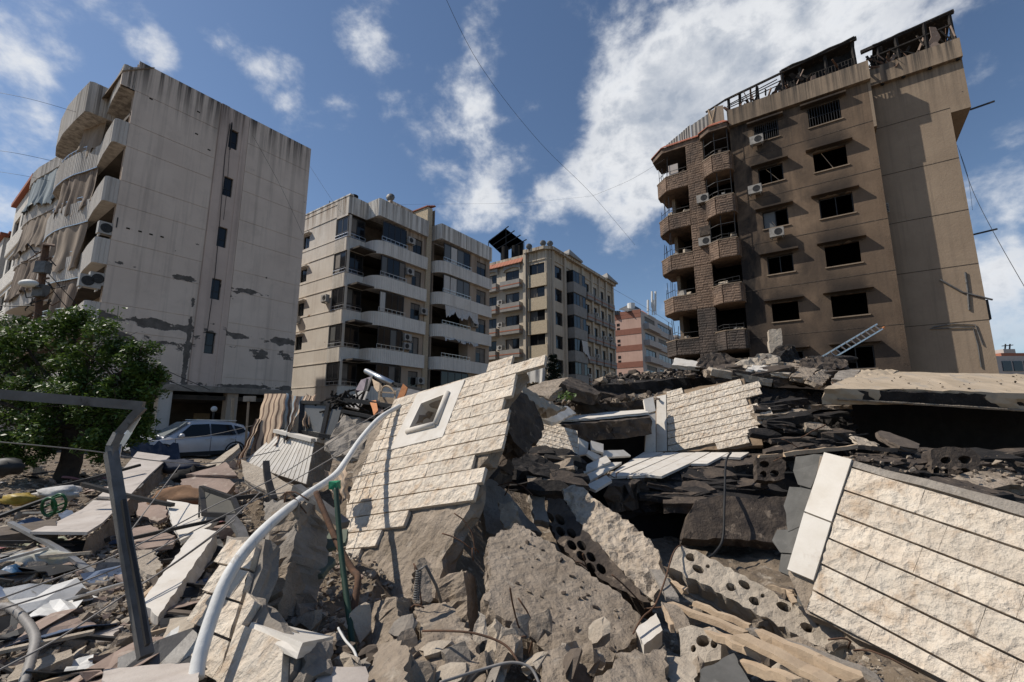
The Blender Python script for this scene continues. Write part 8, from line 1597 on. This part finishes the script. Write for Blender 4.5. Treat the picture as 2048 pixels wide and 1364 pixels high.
# ------------------------------------------------------------------ loose rubble: chunks one could pick up, and the fine crush
def hull(rg, sq):
    bm = bmesh.new()
    for _ in range(rg.randint(9, 14)):
        v = Vector((rg.uniform(-1, 1), rg.uniform(-1, 1), rg.uniform(-1, 1))); m = max(abs(v.x), abs(v.y), abs(v.z)); v = v / m * rg.uniform(.75, 1); bm.verts.new((v.x * sq[0], v.y * sq[1], v.z * sq[2]))
    bmesh.ops.convex_hull(bm, input=bm.verts); 
    for v in [v for v in bm.verts if not v.link_faces]: bm.verts.remove(v)
    return bm
def rubble():
    rg = random.Random(2024); meshes = []
    for k in range(16):
        bm = hull(rg, (1, rg.uniform(.5, .9), rg.uniform(.25, .65))); me = bpy.data.meshes.new('rubble_chunk'); bm.to_mesh(me); bm.free(); meshes.append(me)
    mats = [M['concrete'], M['concrete_grey'], M['concrete_pale'], M['concrete'], M['stone'], M['plaster_pink'], M['char_brown']]
    vari = {}
    for mi, m in enumerate(mats):
        for k, me in enumerate(meshes): c = me.copy(); c.materials.append(m); vari[(mi, k)] = c
    labs = ['small loose brown concrete chunk in the rubble', 'small loose grey concrete chunk in the rubble', 'small loose pale concrete chunk in the rubble', 'small loose brown concrete chunk in the rubble', 'small loose cream stone chunk in the rubble', 'small loose pinkish plaster chunk in the rubble', 'small loose scorched chunk in the rubble']
    n = 0
    while n < 260:
        zone = rg.random()
        if zone < .74: x, y = rg.uniform(-10, 560), rg.uniform(915, 1360)
        elif zone < .9: x, y = rg.uniform(480, 1700), rg.uniform(1180, 1375)
        else: x, y = rg.uniform(980, 1700), rg.uniform(1000, 1200)
        d = min(15, 1.45 / ((y - 842) / 926)) * rg.uniform(.85, 1.05); p = at(x, y, d)
        if p.y < 2.1: continue
        s = rg.uniform(.03, .11) * (1 + .4 * rg.random() ** 3 * 4); s = min(s, .026 * p.y); mi = rg.choices(range(7), [3, 1, 2, 3, 1, 2, 1 + 3 * (x > 900)])[0]
        o = bpy.data.objects.new('rubble_chunk', vari[(mi, rg.randrange(16))]); COL.objects.link(o); o.location = (p.x, p.y, terr(p.x, p.y) + s * .35 + .03); o.scale = (s, s, s); o.rotation_euler = (rg.uniform(-.6, .6), rg.uniform(-.6, .6), rg.uniform(0, 6.28)); setp(o, ('tiny' if s < .05 else 'small' if s < .075 else 'mid-sized' if s < .11 else 'large') + labs[mi][11:-14] + (' lying flat' if abs(o.rotation_euler.x) + abs(o.rotation_euler.y) < .5 else ' tipped on edge') + ' near ' + near(x, y), 'chunk', labs[mi][6:-14] + 's lying loose'); n += 1
    # fine crush: one mass nobody could count
    base = []
    for k in range(8):
        bm = hull(rg, (1, .8, .6)); bm.verts.index_update(); base.append(([v.co.copy() for v in bm.verts], [tuple(v.index for v in f.verts) for f in bm.faces])); bm.free()
    mb = MB()
    def scatter(n, fn, smin, smax):
        for _ in range(n):
            p = fn()
            if p is None: continue
            s = smin + (smax - smin) * rg.random() ** 2.5; q = Matrix.Rotation(rg.uniform(0, 6.28), 3, 'Z') @ Matrix.Rotation(rg.uniform(-1, 1), 3, 'X'); vs, fs = base[rg.randrange(8)]; mb.cur = rg.choices((0, 1, 2, 3), (4, 3, 3, 1))[0]; mb.add([p + q @ (v * s) for v in vs], fs)
    def left():
        x, y = rg.uniform(-40, 620), 870 + 500 * rg.random() ** 1.3; d = 1.6 / ((y - 842) / 926)
        if d > 17: return None
        p = at(x, y, d); p.z = terr(p.x, p.y) + .03; return p
    def mid():
        x, y = rg.uniform(450, 1750), 1090 + 300 * rg.random(); p = at(x, y, 1.6 / ((y - 842) / 926)); p.z = terr(p.x, p.y) + .03; return p
    def heap():
        p = Vector((rg.uniform(1, 14), rg.uniform(13, 18.5), 0)); p.z = terr(p.x, p.y) + .05; return p
    scatter(15000, left, .006, .06); scatter(9000, mid, .005, .045); scatter(3500, heap, .03, .18)
    o = mb.build('rubble', [M['concrete'], M['concrete_grey'], M['concrete_pale'], M['plaster_pink']]); o['kind'] = 'stuff'; o['label'] = 'fine crushed rubble covering the whole collapse site'
rubble()
def slab_crumbs():
    """crumbs lying on the faces of the big slabs and ledges"""
    rg = random.Random(9); base = []
    for k in range(5): bm = hull(rg, (1, .8, .6)); bm.verts.index_update(); base.append(([v.co.copy() for v in bm.verts], [tuple(v.index for v in f.verts) for f in bm.faces])); bm.free()
    mb = MB()
    def on(pl, px, n, smin, smax, h=.0):
        poly = pl.outline(px); us = [p[0] for p in poly]; vs = [p[1] for p in poly]
        for _ in range(n):
            u, v = rg.uniform(min(us), max(us)), rg.uniform(min(vs), max(vs))
            if not inpoly((u, v), poly): continue
            s = smin + (smax - smin) * rg.random() ** 3; q = Matrix.Rotation(rg.uniform(0, 6.28), 3, 'Z') @ Matrix.Rotation(rg.uniform(-1, 1), 3, 'X'); w, fs = base[rg.randrange(5)]; mb.cur = rg.randrange(3); c = pl.w(u, v, h + s * .3); mb.add([c + q @ (p * s) for p in w], fs)
    on(Plane((1034, 1046, 4.9), (1282, 1232, 3.85), (967, 1198, 3.8)), [(1034, 1046), (1282, 1232), (1205, 1341), (967, 1198)], 170, .005, .03, .0)
    on(Plane((1660, 777, 10.4), (2048, 787, 10.4), (1790, 744, 12.6)), [(1648, 778), (2200, 790), (2200, 750), (1690, 757)], 140, .008, .04, .02)
    on(Plane((1190, 772, 13.6), (1510, 747, 13.6), (1195, 757, 16.5)), [(1185, 772), (1530, 745), (1490, 731), (1190, 758)], 420, .03, .2, .03)
    on(Plane((1120, 818, 12.6), (1500, 787, 12.9), (1130, 803, 14.6)), [(1100, 818), (1500, 788), (1500, 772), (1145, 800)], 500, .03, .22, .03)
    on(Plane((1216, 957, 9.4), (1500, 921, 10.4), (1290, 907, 11.6)), [(1216, 968), (1640, 922), (1640, 900), (1290, 903)], 90, .01, .05, .0)
    on(Plane((1715, 925, 8.2), (2100, 970, 7.6), (1720, 900, 9.2)), [(1700, 935), (2150, 985), (2150, 915), (1700, 895)], 300, .02, .09, .0)
    o = mb.build('slab_debris', [M['concrete'], M['char_brown'], M['char_brown']]); o['kind'] = 'stuff'; o['label'] = 'crumbs and splinters strewn over the tilted slabs'
slab_crumbs()
